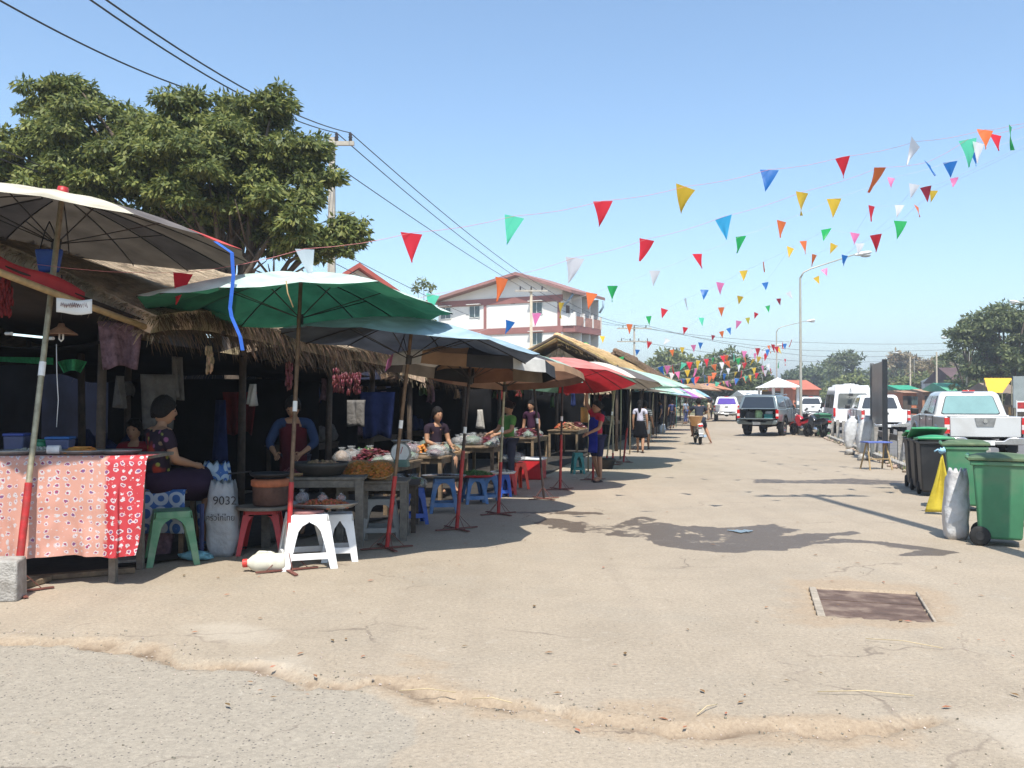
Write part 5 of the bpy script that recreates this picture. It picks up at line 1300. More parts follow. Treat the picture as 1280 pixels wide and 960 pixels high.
for i in (4, 5, 6):
    w_ = ['long goods table past the apron woman', 'table beside the walking women', 'far goods table'][i-4]
    for j, (a, c) in enumerate(((-.8, .3), (-.3, -.3), (.2, .4), (.75, -.1))):
        k = (i*4+j) % 6; nmk = ['red', 'green', 'pale', 'dark brown', 'tan', 'reddish brown'][k]
        pile('%s produce heap, %s on the %s' % (nmk, ['nearest', 'second', 'third', 'last'][j], w_), on_table(i, a, c), .28, .25, .18, goods[k], 80, .045, ['chip', 'leaf', 'ball', 'ball', 'chip', 'ball'][k], 30+i*4+j)
# big printed crate cloth near the fourth table
t = thing('lidded_box', 'red patterned box under the fourth goods table', 'box', G(690, 600)+Vector((-.4, .3, 0)), RZ); mb = MB(); mb.box((0, 0, .2), (.5, .5, .4)); mb.build('crate', M['red_plastic'], t, bevel=.02)
mb = MB(); mb.box((0, 0, .42), (.53, .53, .04)); mb.build('lid', M['white_plastic'], t, bevel=.01)
mb = MB(); mb.lathe([(0, 0), (.16, 0), (.24, .22), (.25, .24), (.22, .24), (.15, .03), (0, .03)], (0, 0, 0), 20); o = mb.build('black_pot', M['black'], None, loc=G(757, 586)); tag(o, 'black pot holding the foot of the broad mint parasol', 'pot')

# bench with blue patterned cloth, sacks and odds
m, nt, b = new_mat('blue_tile_cloth'); N = nt.nodes; tc = N.new('ShaderNodeTexCoord')
wv = N.new('ShaderNodeTexVoronoi'); wv.inputs['Scale'].default_value = 6.5; wv.inputs['Randomness'].default_value = .0; wv.feature = 'F1'; lk(nt, tc.outputs['Object'], wv.inputs['Vector'])
sn = MATH('SINE', MATH('MULTIPLY', wv.outputs['Distance'], 16), 0)
lk(nt, MIX(RMP(sn, -.2, .2), (.03, .12, .36), (.42, .50, .58)), b.inputs['Base Color']); b.inputs['Roughness'].default_value = .6
blue_tile = m
t = thing('bench', 'low bench under a blue tiled cloth behind the flowered table', 'bench', (P(196, 640, 9.85).x, 9.85, 0), .05)
mb = MB(); mb.box((0, 0, .68), (.75, .5, .04)); mb.build('seat', M['wood'], t)
for sx_ in (-1, 1):
    for sy_ in (-1, 1): mb = MB(); mb.box((sx_*.33, sy_*.2, .33), (.05, .05, .66)); mb.build('leg', M['wood'], t)
mb = MB(); mb.smooth = True
mb.grid(lambda a, q: Vector(((a-.5)*.8, -.2-.06*min(1, q*6)-.03*math.sin(a*15)*q*.8, .706 if q < .1 else .706-.45*(q-.1)/.9)), 30, 10)
o = mb.build('patterned_cloth', blue_tile, None, loc=(P(196, 640, 9.85).x, 9.85, 0), solid=.004); tag(o, 'blue and white tiled pattern cloth draped on the bench', 'cloth')
sk = sack('white woven sack printed 9032 beside the green stool', (P(279, 690, 9.75).x, 9.75, 0), .38, .3, .78, .0, mat('rice_sack', (.36, .38, .40), .6, 5, .15, bump=.6, bs=16, dirt=((.2, .18, .16), 3, .4)), 3)
ink = mat('black_ink', (.03, .03, .035), .7)
text('9032', .125, sk, (.075, -.172, .555), (PI/2, 0, .0), ink, 'number_print', .0015)
text('ครัวไก่ไทย', .085, sk, (.03, -.172, .39), (PI/2, 0, .0), ink, 'lettering', .0015, sx=.9)
mb = MB(); mb.grid(lambda a, q: Vector((-.20+.05*a, -.13-.012*math.sin(a*3), .06+q*.5)), 3, 6); mb.build('side_stripe', mat('navy_stripe', (.03, .04, .11), .7), sk)
sack('blue tiled pattern bag standing behind the 9032 sack', (P(268, 660, 10.1).x-.0, 10.15, 0), .42, .3, .95, .1, blue_tile, 5, name='patterned_bag', cat='bag')
sack('dull violet sack slumped under the bench', (P(196, 700, 9.7).x, 9.75, 0), .34, .3, .42, .3, M['dim_violet'], 7)
mb = MB(); mb.blob((0, 0, .05), (.16, .10, .05), .3, 2.5, 4, 14, 8, flat=-.05); o = mb.build('crumpled_bag', mat('pale_cyan_plastic', (.18, .42, .50), .35, 9, .3, bump=.8), None, loc=(P(248, 700, 9.5).x, 9.45, .0)); tag(o, 'crumpled light blue plastic bag at the foot of the sack', 'bag')
# jug
t = thing('plastic_jug', 'white plastic jug with red cap lying on the road by the pole', 'jug', G(329, 716)+Vector((0, .08, 0)), .12)
mb = MB(); mb.v = []; prof = [(0, -.2), (.07, -.2), (.088, -.18), (.092, -.05), (.092, .06), (.075, .11), (.04, .15), (.036, .17), (0, .17)]
mb.lathe([(r, -z) for r, z in prof][::-1], (0, 0, 0), 20, sy=.8, rot=(0, PI/2, 0)); mb.v = [(-x*-1, y, z+.082) for x, y, z in mb.v]
mb.v = [(x, y, z) for x, y, z in mb.v]; mb.build('bottle', mat('jug_plastic', (.62, .60, .50), .4, 6, .12, dirt=((.4, .33, .22), 4, .5)), t)
mb = MB(); mb.cyl((-.16, 0, .082), (-.205, 0, .080), .042, .04, 16); mb.build('cap', mat('cap_red', (.55, .05, .04), .4), t, bevel=.004)
mb = MB(); mb.tube([(-.09, 0, .15), (-.05, 0, .185), (.05, 0, .18), (.09, 0, .165)], .014, 8); mb.build('handle', MATS['jug_plastic'], t)

# a few dark furnishings deep inside the stalls
r = random.Random(9)
for i, (u, v) in enumerate(((5.5, -8.6), (8.4, -8.9), (11.2, -8.4), (15.5, -7.6), (19, -7.8), (22.5, -7.6), (31, -5.8), (35, -5.8), (40, -5.8), (46, -5.6))):
    if True: table('shelf_table', 'dark table %s' % ['deep behind the flowered table', 'deep behind the seated woman', 'deep behind the snack trays', 'deep behind the first goods table', 'deep behind the herb stools', 'deep behind the apron woman', 'just inside the tall gable stall', 'midway inside the gable stall', 'at the far end inside the gable stall', 'inside the brown thatched stall'][i], UV(u, v), PI/2+RZ, 1.8, .7, .85, m=M['post_wood'], group='dark tables deep in the stalls')
    mb = MB()
    for k in range(7): mb.blob((r.uniform(-.7, .7), r.uniform(-.25, .25), .12), (.14, .12, r.uniform(.1, .28)), .25, 2, k+i, 10, 6, flat=-.11)
    o = mb.build('dark_bundles', M['dim_grey'] if i % 3 == 0 else M['dim_violet'] if i % 3 == 1 else M['dim_navy'], None, loc=UV(u, v, .852), rz=PI/2+RZ); tag(o, 'stacked dark bundles on the table %s' % ['deep behind the flowered table', 'deep behind the seated woman', 'deep behind the snack trays', 'deep behind the first goods table', 'deep behind the herb stools', 'deep behind the apron woman', 'just inside the gable stall', 'midway in the gable stall', 'at the far end of the gable stall', 'inside the brown stall'][i], 'bundles', 'dark bundles deep in the stalls')

tn = ['first goods table', 'second goods table', 'third goods table', 'fourth goods table']
cont = [M['green_goods'], M['pale_goods'], M['red_goods'], M['tan_goods'], M['green_goods'], M['dark_goods']]
for i in range(4):
    for j in range(5):
        bag('clear bag, %s from the near end, along the road edge of the %s' % (['first', 'second', 'third', 'fourth', 'last'][j], tn[i]), on_table(i, -.95+j*.47, .85+RN.uniform(-.15, .1)), RN.uniform(.17, .27), cont[(i*2+j) % 6], 40+i*5+j, RN.uniform(.55, .85))
        if j < 4: bag('clear bag, %s from the near end, in the back row of the %s' % (['first', 'second', 'third', 'last'][j], tn[i]), on_table(i, -.85+j*.55, -1.0), RN.uniform(.22, .32), cont[(i+j*2+3) % 6], 70+i*5+j, RN.uniform(.6, .95))
def strip_(label, a, b, d, m, nm, cat):
    p, q = P(a[0], a[1], d), P(b[0], b[1], d); mb = MB(); mb.smooth = True
    mb.grid(lambda u, w: Vector((p.x+(q.x-p.x)*u, d+.05*math.sin(u*6), p.z+(q.z-p.z)*w)), 8, 3); return tag(mb.build(nm, m, None, solid=.015), label, cat)
strip_('small plain white board hanging under the mint parasols', (724, 478), (737, 487), 24, M['white_paint'], 'hanging_board', 'board')
strip_('bright blue tarpaulin strip behind the cream parasol pole', (739, 477), (762, 486), 27, mat('tarp_blue', (.04, .17, .42), .6, 2, .2, transl=.3), 'blue_tarpaulin', 'tarpaulin')
strip_('sunlit orange panel seen through the stall behind the apron woman', (726, 509), (737, 528), 24, mat('orange_panel', (.70, .33, .10), .7, 2, .2), 'orange_panel', 'panel')
sack('small white sack standing at the road edge by the far parasols', G(827, 541), .42, .36, .42, .2, M['white_sack'], 23)

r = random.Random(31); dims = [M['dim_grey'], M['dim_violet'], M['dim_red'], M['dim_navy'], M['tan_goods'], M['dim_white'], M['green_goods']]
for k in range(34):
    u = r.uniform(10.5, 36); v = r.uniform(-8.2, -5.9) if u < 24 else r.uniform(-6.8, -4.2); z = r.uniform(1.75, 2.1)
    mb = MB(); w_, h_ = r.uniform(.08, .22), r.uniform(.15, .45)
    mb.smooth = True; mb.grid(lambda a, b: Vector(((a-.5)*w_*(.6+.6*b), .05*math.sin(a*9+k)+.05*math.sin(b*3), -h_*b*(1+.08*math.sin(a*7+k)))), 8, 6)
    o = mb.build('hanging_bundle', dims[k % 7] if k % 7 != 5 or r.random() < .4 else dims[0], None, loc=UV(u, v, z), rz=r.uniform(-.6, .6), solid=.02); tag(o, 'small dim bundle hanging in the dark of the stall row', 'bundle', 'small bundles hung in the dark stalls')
# ================= trees =================
def leaf_mat(name, col, tr=.28, isl=.45):
    return mat(name, col, .55, 1.2, .3, spec=.35, island=isl, transl=tr)
def crown_mesh(clumps, per, ls, seed, asp=.42, droop=.5):
    """leaf-sized faces spread over many overlapping clumps; each leaf is a folded blade"""
    rs = np.random.RandomState(seed); VV, FF = [], []; n0 = 0
    for (c, r, sq) in clumps:
        n = max(6, int(per*r*r)); d = rs.randn(n, 3); d /= np.linalg.norm(d, axis=1)[:, None]
        d[:, 2] = np.where(d[:, 2] < -.25, d[:, 2]*-.4, d[:, 2])
        rad = r*(.45+.6*rs.rand(n)**.5); p = np.array(c)+d*rad[:, None]*np.array([1, 1, sq])
        t = d*.8+rs.randn(n, 3)*.55; t[:, 2] -= droop; t /= np.linalg.norm(t, axis=1)[:, None]
        q = np.cross(t, d+rs.randn(n, 3)*.35); q /= (np.linalg.norm(q, axis=1)[:, None]+1e-9)
        nm = np.cross(t, q); L = ls*(.6+.8*rs.rand(n))[:, None]; W = L*asp*.5
        a = p; b = p+t*L*.45+q*W+nm*L*.08; c2 = p+t*L; e = p+t*L*.45-q*W+nm*L*.08
        V = np.stack([a, b, c2, e], 1).reshape(-1, 3); VV.append(V)
        i = np.arange(n)*4+n0; FF.append(np.stack([i, i+1, i+2, i+3], 1)); n0 += 4*n
    V = np.concatenate(VV); Fa = np.concatenate(FF)
    me = bpy.data.meshes.new('crown'); me.vertices.add(len(V)); me.vertices.foreach_set('co', V.ravel())
    me.loops.add(Fa.size); me.loops.foreach_set('vertex_index', Fa.ravel().astype(np.int32))
    me.polygons.add(len(Fa)); me.polygons.foreach_set('loop_start', (np.arange(len(Fa))*4).astype(np.int32)); me.polygons.foreach_set('loop_total', np.full(len(Fa), 4, np.int32))
    me.update(calc_edges=True); me.validate(); return me
def limbs(mb, base, tips, r0, seed, fork=.42):
    r = random.Random(seed); base = Vector(base)
    top = sum((Vector(t) for t in tips), Vector())/len(tips); hub = base.lerp(top, fork); hub.x = base.x*.6+hub.x*.4
    mb.tube([base, base.lerp(hub, .5)+Vector((r.uniform(-.1, .1), 0, 0)), hub], [r0, r0*.82, r0*.7], 9)
    for t in tips:
        t = Vector(t); m1 = hub.lerp(t, .4)+Vector((r.uniform(-.3, .3), r.uniform(-.3, .3), r.uniform(.0, .4)))
        mb.tube([hub-Vector((0, 0, .1)), m1, hub.lerp(t, .75)+Vector((0, 0, .15)), t], [r0*.42, r0*.3, r0*.2, r0*.07], 6)
        for k in range(2):
            e = m1+Vector((r.gauss(0, .8), r.gauss(0, .6), r.uniform(.3, 1.2))); mb.tube([m1, e], [r0*.16, r0*.04], 5)
bark = mat('bark', (.10, .075, .055), .9, 6, .4, bump=.6)
def tree(name, label, base, lobes, per, ls, m, r0, seed, group='trees around the market', fork=.42, sub=9, droop=.5, asp=.42, spread=.62):
    """lobes: (dx, dy, z, radius) big masses of the crown relative to the foot"""
    root = thing(name, label, 'tree', base, 0, group); rs = random.Random(seed); cl = []
    for (x, y, z, R) in lobes:
        for k in range(sub):
            d = Vector((rs.gauss(0, 1), rs.gauss(0, 1), rs.gauss(0, 1)*.85+.15)).normalized()*R*rs.uniform(spread*.75, 1.0); q = R*rs.uniform(.22, .42)
            cl.append(((x+d.x, y+d.y, z+d.z), q, .75))
        cl.append(((x, y, z), R*.55, .8))
    o = link_mesh('crown', crown_mesh(cl, per, ls, seed, asp, droop), root); o.data.materials.append(m)
    mb = MB(); limbs(mb, (0, 0, -.1), [(x*.9, y*.9, z) for x, y, z, R in lobes], r0, seed, fork); mb.build('trunk', bark, root)
    return root
lm_near = leaf_mat('mango_leaf', (.15, .18, .048), .36, .55)
b = Vector((P(300, 480, 21).x, 21, 0))
def LB(px, py, rpx, d=21, dy=0):
    p = P(px, py, d+dy); return (p.x-b.x, dy, p.z, rpx/F*d)
tree('big_leafy_tree', 'big dark green leafy tree rising behind the nearest thatched roof', b,
     [LB(70, 135, 46, dy=.5), (LB(30, 180, 34)), LB(95, 190, 60), LB(150, 165, 50, dy=1), LB(215, 170, 55), LB(165, 235, 60, dy=-.6), LB(255, 225, 66, dy=-.8), LB(315, 155, 50, dy=.6), LB(320, 215, 60), LB(375, 210, 52, dy=.4), LB(365, 265, 52, dy=-.5), LB(425, 295, 30), LB(300, 280, 44, dy=1.2), LB(15, 215, 40, dy=1), LB(60, 235, 46, dy=-.5), LB(395, 312, 26, dy=-.2), LB(345, 130, 24), LB(120, 240, 50, dy=.2), LB(210, 215, 50, dy=-1), LB(240, 260, 46, dy=.3), LB(180, 190, 40, dy=-.5), LB(280, 180, 44, dy=0), LB(40, 260, 44, dy=.3), LB(-20, 200, 40), LB(330, 300, 34, dy=.6), LB(75, 112, 22), LB(440, 290, 22)],
     2500, .14, lm_near, .24, 5, fork=.50, sub=24, droop=.85, asp=.40)
lm_mid = leaf_mat('yellow_green_leaf', (.17, .20, .07)); lm_dry = leaf_mat('dry_leaf', (.24, .19, .10)); lm_dark = leaf_mat('dark_leaf', (.075, .11, .04)); lm_mid2 = leaf_mat('mid_leaf', (.12, .15, .06))
def ftree(label, px, pyt, wpx, d, m, seed, name='broad_tree', pyb=None, ls=.45, per=570, n=6, squash=.5, r0=.25, tall=None, bx=None):
    """far tree: crown wpx wide with its top at pixel row pyt"""
    top = P(px, pyt, d); base = Vector((top.x if bx is None else P(bx, 0, d).x, d, 0)); W = wpx/F*d; H = top.z; rs = random.Random(seed); L = []
    h0 = H*(1-squash); off = top.x-base.x
    for k in range(n):
        t = (k+.5)/n*2-1; R = W*.5*rs.uniform(.36, .5)*(1-.25*abs(t)); R = min(R, (H-h0)*.62)
        L.append((off+t*(W/2-R*.8), rs.uniform(-.35, .35)*W*.5, H-R-(H-h0)*.45*t*t*rs.uniform(.5, 1.1), R))
    for k in range(n//2): 
        R = W*.22; L.append((off+rs.uniform(-.3, .3)*W, rs.uniform(-.3, .3)*W*.5, h0+R*rs.uniform(.3, .9), min(R, H*.3)))
    return tree(name, label, base, L, per, ls, m, r0, seed, sub=9, fork=.35, spread=.8)
ftree('small sparse tree top beside the white building', 530, 348, 34, 62, lm_mid, 31, name='slender_tree', n=3, ls=.28, per=330, squash=.3, r0=.12)
ftree('umbrella shaped tree behind the bunting over the far stalls', 838, 436, 66, 150, lm_mid, 32, n=6, squash=.45, ls=.8, per=66, r0=.5)
ftree('dense dark green tree at the end of the stall row', 905, 438, 120, 118, lm_mid2, 33, n=9, squash=.85, ls=.6, per=102, r0=.4)
ftree('low green tree left of the far white pickup', 862, 455, 70, 112, lm_dark, 34, n=5, squash=.9, ls=.6, per=90)
ftree('bare greyish tree behind the lamp posts', 968, 470, 50, 170, lm_dry, 35, n=4, squash=.8, ls=.7, per=48)
ftree('hazy tree behind the white canopy', 1010, 458, 70, 210, lm_dark, 36, n=5, squash=.7, ls=1.0, per=42)
ftree('round topped olive tree behind the van', 1056, 437, 66, 190, lm_mid2, 37, n=6, squash=.75, ls=.8, per=66, r0=.4)
ftree('low bright green trees right behind the van', 1060, 466, 80, 150, lm_mid, 38, n=6, squash=.9, ls=.7, per=66)
ftree('brown leafed tree behind the notice board', 1128, 437, 60, 185, lm_dry, 39, n=6, squash=.8, ls=.8, per=60, r0=.4)
ftree('yellow green tree right of the notice board', 1150, 462, 70, 140, lm_mid, 40, n=6, squash=.95, ls=.6, per=72)
ftree('hazy dry tree far right of the notice board', 1185, 440, 80, 230, lm_dry, 41, n=6, squash=.8, ls=1.0, per=42)
ftree('olive tree left of the big dark tree', 1190, 436, 60, 135, lm_mid2, 42, n=5, squash=.85, ls=.6, per=78)
ftree('large dark tree at the right edge with light shining through', 1262, 374, 150, 88, lm_mid2, 43, n=11, squash=.78, ls=.42, per=180, r0=.5)
ftree('dark tree left of the large right edge tree', 1212, 401, 74, 96, lm_mid2, 44, n=7, squash=.88, ls=.45, per=150, r0=.35)
ftree('lower dark tree hanging over the yellow awning', 1262, 425, 90, 92, lm_dark, 45, n=6, squash=.4, ls=.45, per=150, bx=1300)
ftree('wide olive tree behind the yellow awning', 1250, 432, 130, 104, lm_mid2, 46, n=8, squash=.95, ls=.5, per=120)
ftree('brown green tree behind the silver pickup', 1170, 448, 90, 160, lm_dry, 47, n=7, squash=.95, ls=.7, per=70)
ftree('wide green tree between the notice board and the brown trees', 1120, 452, 90, 205, lm_mid2, 48, n=7, squash=.95, ls=.9, per=55)
ftree('broad hazy tree behind the red tiled shop', 1030, 455, 110, 230, lm_mid2, 49, n=8, squash=.9, ls=1.0, per=40)
# line of far woods on the horizon
mcl = []; rs_ = random.Random(77)
for k in range(150):
    px = -200+k*12.5; d = rs_.uniform(300, 380); p = P(px, 499-rs_.uniform(12, 24)-(12 if px > 1080 else 0), d); mcl.append(((p.x, d, p.z*.75), rs_.uniform(3.5, 6.5), .8)); mcl.append(((p.x+2, d-6, 2.0), 5, .8))
o = link_mesh('far_woods', crown_mesh(mcl, 9, 1.6, 3), None); o.data.materials.append(lm_mid2); tag(o, None, None, kind='stuff')
# low hill
mb = MB(); mb.smooth = True
mb.grid(lambda a, q: Vector((-900+a*2300, 1500+q*500, -2+(24+26*noise.noise(Vector((a*5, 0, 3)))+14*a)*math.sin(PI*q)*1.0)), 80, 8)
setting(mb.build('hills', mat('hill_woods', (.07, .085, .04), .95, .01, .3)))

# ================= white building =================
wall_m = mat('cream_render', (.78, .76, .71), .8, .25, .05, dirt=((.55, .5, .42), .35, .25))
band_m = mat('maroon_band', (.30, .13, .115), .7, 1, .15); roof_m = mat('maroon_roof', (.30, .16, .14), .7, 1, .15); glass_d = mat('dark_glass', (.05, .08, .08), .12, 1, .2, spec=.9)
frame_w = mat('window_frame', (.6, .62, .6), .5)
cr_ = P(703, 499, 90); lf = P(548, 499, 97)     # front-right corner and left end of the gable face
cr_.z = lf.z = 0
ex = (cr_-lf); WB = ex.length; ex.normalize()
bd = thing('apartment_building', 'white three storey building with maroon bands and right hand balconies', 'building', lf, math.atan2(ex.y, ex.x))
z1, z2 = P(0, 411, 90).z, P(0, 372, 90).z; ze_ = P(703, 362, 90).z; za = P(650, 345, 92).z; ap = WB*.68; DB = 6.6
mb = MB(); mb.prism([(0, 0), (WB, 0), (WB, ze_), (ap, za), (0, z2+.3)], 0, DB, 'y'); mb.build('wall', wall_m, bd)
for z in (z1, z2): mb = MB(); mb.box((WB/2, -.04, z), (WB+.1, .12, .62)); mb.build('band', band_m, bd)
for x in (WB*.395, WB-.35):
    mb = MB(); mb.box((x, -.03, z2/2), (.3, .1, z2-.35)); mb.build('pilaster', band_m, bd)
mb = MB(); sl_ = (za-z2-.3)/ap
o_ = .9
for (xa, zA, xb, zB) in ((-o_, z2+.3-o_*sl_, ap, za), (ap, za, WB+1.5, za-(za-ze_)/(WB-ap)*(WB+1.5-ap))):
    mb.prism([(xa, zA+.02), (xb, zB+.02), (xb, zB+.32), (xa, zA+.32)], -1.1, DB+.5, 'y')
mb.build('roof', roof_m, bd)
def win(x, z, w=1.25, h=1.2, par=bd, side=False):
    mb = MB()
    for dx in (-w/2, 0, w/2): mb.box((x+dx, -.03, z), (.06, .08, h+.06))
    for dz in (-h/2, h/2): mb.box((x, -.032, z+dz), (w+.06, .085, .06))
    f = mb.build('window', frame_w, par)
    mb = MB(); mb.box((x, -.012, z), (w, .03, h)); mb.build('pane', glass_d, f)
    mb = MB(); mb.box((x, -.25, z+h/2+.12), (w+.35, .5, .06)); mb.build('sunshade', wall_m, f)
zw2, zw1 = P(0, 385, 91).z, P(0, 423, 91).z
for px in (558, 596, 673): win((px-548)/155*WB, zw2)
for px in (596, 673): win((px-548)/155*WB, zw1)
win((673-548)/155*WB, 3.0); win((596-548)/155*WB, 3.0)
mb = MB(); mb.box((WB*.62, -.02, P(0, 376, 91).z+.0), (.5, .06, .3)); mb.build('vent', glass_d, bd)
mb = MB(); mb.box((WB*.655, -.02, P(0, 413, 91).z+.0), (.35, .06, .35)); mb.build('vent', glass_d, bd)
text('121', .8, bd, (WB*.43, -.06, P(0, 415, 91).z), (PI/2, 0, 0), band_m, 'house_number', .01)
# balconies on the right side
for z in (z1, ):
    mb = MB(); mb.box((WB+.65, DB/2, z), (1.3, DB-.2, .62)); mb.build('balcony_slab', band_m, bd)
mb = MB(); mb.box((WB+.6, -.02+.1, z1+.9), (1.2, .2, 1.2)); mb.build('balcony_end_wall', wall_m, bd)
rail_m = mat('balcony_rail', (.42, .22, .17), .7, 2, .2)
for k in range(3):
    mb = MB(); mb.box((WB+1.25, 1.25+k*2.1, z1+.78), (.12, 1.8, .9)); mb.build('balcony_panel', rail_m, bd)
for k in range(4):
    mb = MB(); mb.box((WB+1.25, .2+k*2.1, z1+.95), (.2, .25, 1.3)); mb.build('balcony_post', wall_m, bd)
    if k:
        mb = MB(); mb.box((WB+.5, .2+k*2.1, (ze_)/2-.2), (1.0, .14, ze_-.5)); mb.build('fin_wall', wall_m, bd)
for k in range(3):
    for z in (1.2, z1-2.1, z1+1.4):
        mb = MB(); mb.box((WB+.015, 1.2+k*2.1, z), (.05, .8, 2.0)); mb.build('door', mat('brown_door', (.10, .06, .05), .6), bd)
for x, z, dx in ((WB+.3, ze_-.5, 1.2), ):
    mb = MB(); mb.tube([(WB+1.3, -.3, ze_-.5), (WB+.8, -.2, ze_-1.1), (WB+.2, -.1, ze_-1.6)], .12, 6); mb.build('downpipe', mat('blue_grey_pipe', (.25, .35, .45), .5), bd)
mb = MB(); mb.tube([(WB+1.5, DB, ze_-.6), (WB+1.5, DB, ze_-1.2), (WB+1.1, DB, ze_-1.8)], .12, 6); mb.build('downpipe', MATS['blue_grey_pipe'], bd)
# small red gabled roof seen left of it
t = thing('red_roof_house', 'small house with a steep red gable peeping above the mint parasol', 'house', P(447, 499, 48)*1.0, .3); t.location.z = 0
zr_ = P(447, 335, 48).z
mb = MB(); mb.prism([(-3, 0), (3, 0), (3, zr_-2), (0, zr_-.1), (-3, zr_-2)], 0, 8, 'y'); mb.build('wall', wall_m, t)
mb = MB()
for s in (-1, 1): mb.prism([(s*3.5, zr_-2.35), (s*3.5, zr_-2.1), (0, zr_+.2), (0, zr_-.05)], -.6, 8.4, 'y')
mb.build('roof', mat('red_roof', (.34, .07, .05), .6, 2, .2), t)

# ================= poles and wires =================
pole_m = mat('concrete_pole', (.42, .38, .32), .85, 3, .2, bump=.3)
pole_c = mat('cream_pole', (.58, .50, .38), .8, 2, .15)
insul = mat('insulator', (.05, .04, .04), .3)
def upole(label, px, pytop, d, wa, arms=((0.0, 2),), m=pole_m, r=.16, rz=0.0, ins=None):
    tp = P(px, pytop, d); t = thing('utility_pole', label, 'utility pole', (tp.x, d, 0), rz, 'utility poles'); H = tp.z
    mb = MB(); mb.box((0, 0, H/2), (r*2, r*1.6, H), taper=(.62, .62)); mb.build('pole', m, t)
    heads = []
    for dz, n in arms:
        mb = MB(); mb.box((wa*.0, -r, H+dz-.25), (wa, .12, .14)); mb.build('crossarm', pole_m, t)
        for k in range(n):
            x = wa*(-.5+(k+.5)/n) if not ins else wa*ins[k]; mb = MB(); mb.lathe([(.03, 0), (.07, .04), (.05, .1), (.08, .14), (.05, .2), (.07, .26), (.0, .34)], (x, -r, H+dz-.18), 8); mb.build('insulator', insul, t)
            heads.append(Matrix.Rotation(rz, 3, 'Z') @ Vector((x, -r, H+dz+.12))+Vector((tp.x, d, 0)))
    return heads
hA = upole('grey concrete utility pole rising right behind the big leafy tree', 414, 172, 32, 1.6, ((0, 2),), ins=(.12, .42), rz=.0)
hB = upole('cream utility pole standing before the white building', 664, 360, 76, 2.7, ((0, 3),), m=pole_c)
hC = upole('utility pole with two crossarms beyond the gable stall', 793, 408, 112, 4.2, ((0, 3), (-1.6, 4)))
WG = 'overhead wires'
def wire(label, pts, sag, r=.018, group=WG, m=None):
    mb = MB()
    P3 = []
    for a, c in zip(pts[:-1], pts[1:]):
        for k in range(17 if c is pts[-1] else 16):
            t = k/16; q = a.lerp(c, t); q.z -= sag*4*t*(1-t); P3.append(q)
    mb.tube(P3, r, 4); return tag(mb.build('overhead_wire', m or mat('wire_black', (.03, .03, .032), .6)), label, 'wire', group)
wire('right hand wire over the pole behind the leafy tree', [P(118, -8, 15), hA[1], hB[2]], .35)
wire('middle wire over the pole behind the leafy tree', [P(98, -8, 15), hA[0], hB[1]], .35)
wire('left hand wire running through the leafy trees top', [P(-20, -8, 15), P(258, 119, 23), P(418, 206, 32), hB[0]], .15)
wire('lower thin wire crossing behind the leafy tree', [P(-40, 185, 18), P(200, 255, 24), P(420, 330, 34), P(560, 395, 60)], .1, .014)
wire('lower second wire crossing behind the leafy tree', [P(-40, 170, 18), P(210, 262, 24), P(430, 318, 34), P(600, 400, 66)], .1, .014)
for i, (y0_, y1_, l) in enumerate(((428, 424, 'highest'), (436, 431, 'second'), (441, 437, 'third'), (446, 442, 'lowest'))):
    wire('%s of the far wires crossing the road towards the right' % l, [hC[min(i, len(hC)-1)], P(1010, y0_+i*2.0, 120), P(1290, y1_, 118)], .4, .028, m=mat('wire_grey', (.12, .12, .13), .6))
for i in range(3): wire('far wire %s between the cream pole and the double crossarm pole' % ['left', 'middle', 'right'][i], [hB[i], hC[i]], .9, .02)

# ================= street lamps =================
galv = mat('galvanised', (.42, .40, .34), .5, 3, .15, metal=.3); lens_m = mat('lamp_head_white', (.72, .72, .70), .35)
def lamp(label, base, H, arm, d2, label_g='street lamps', r=.062, rise=.9, dbl=False):
    """arm: length, d2: unit xy direction of the arm"""
    t = thing('street_lamp', label, 'street lamp', base, 0, label_g)
    mb = MB(); mb.cyl((0, 0, 0), (0, 0, H), r*1.15, r*.75, 10); mb.box((0, 0, .2), (r*4, r*4, .4)); mb.build('pole', galv, t)
    mb = MB(); e = Vector((d2[0]*arm, d2[1]*arm, H+rise)); mb.tube([(0, 0, H-.02), (d2[0]*.15, d2[1]*.15, H+.25), (d2[0]*.5, d2[1]*.5, H+.42), e], [r*.7, r*.6, r*.5, r*.45], 8); mb.build('arm', galv, t)
    mb = MB(); a = math.atan2(d2[1], d2[0]); mb.blob((0, 0, 0), (.42, .17, .10), .03, 1, 1, 14, 8)
    mb.build('lamp_head', lens_m, t, loc=(e.x+d2[0]*.3, e.y+d2[1]*.3, e.z+.02)).rotation_euler = (0, -.18, a)
    mb = MB(); mb.blob((0, 0, 0), (.26, .13, .10), .0, 1, 1, 12, 6); mb.build('lens', mat('lamp_glass', (.5, .5, .48), .2, alpha=.9), t, loc=(e.x+d2[0]*.4, e.y+d2[1]*.4, e.z-.06))
    return t
b = G(1001, 544); lamp('tall street lamp standing by the parked motorcycles', b, P(1000, 335, b.y).z-.45, 2.6, (1, .0), rise=1.1)
b = G(970, 523.0); lamp('second street lamp, seen left of the tall one', Vector((P(971, 0, 80).x, 80, 0)), P(0, 408, 80).z-.45, 2.7, (1, 0), rise=.95)
lamp('third street lamp, smallest and farthest on the market side', Vector((P(953, 0, 116).x, 116, 0)), P(0, 434, 116).z-.45, 1.8, (1, 0), rise=.7)
lamp('nearest far side lamp, its arm reaching in at the right edge', Vector((P(1318, 0, 69).x, 69, 0)), P(0, 385, 69).z-.45, 2.6, (-1, 0), rise=.9)
lamp('middle lamp on the far side of the road', Vector((P(1212, 0, 104).x, 104, 0)), P(0, 426, 104).z-.45, 2.5, (-1, 0), rise=.8)
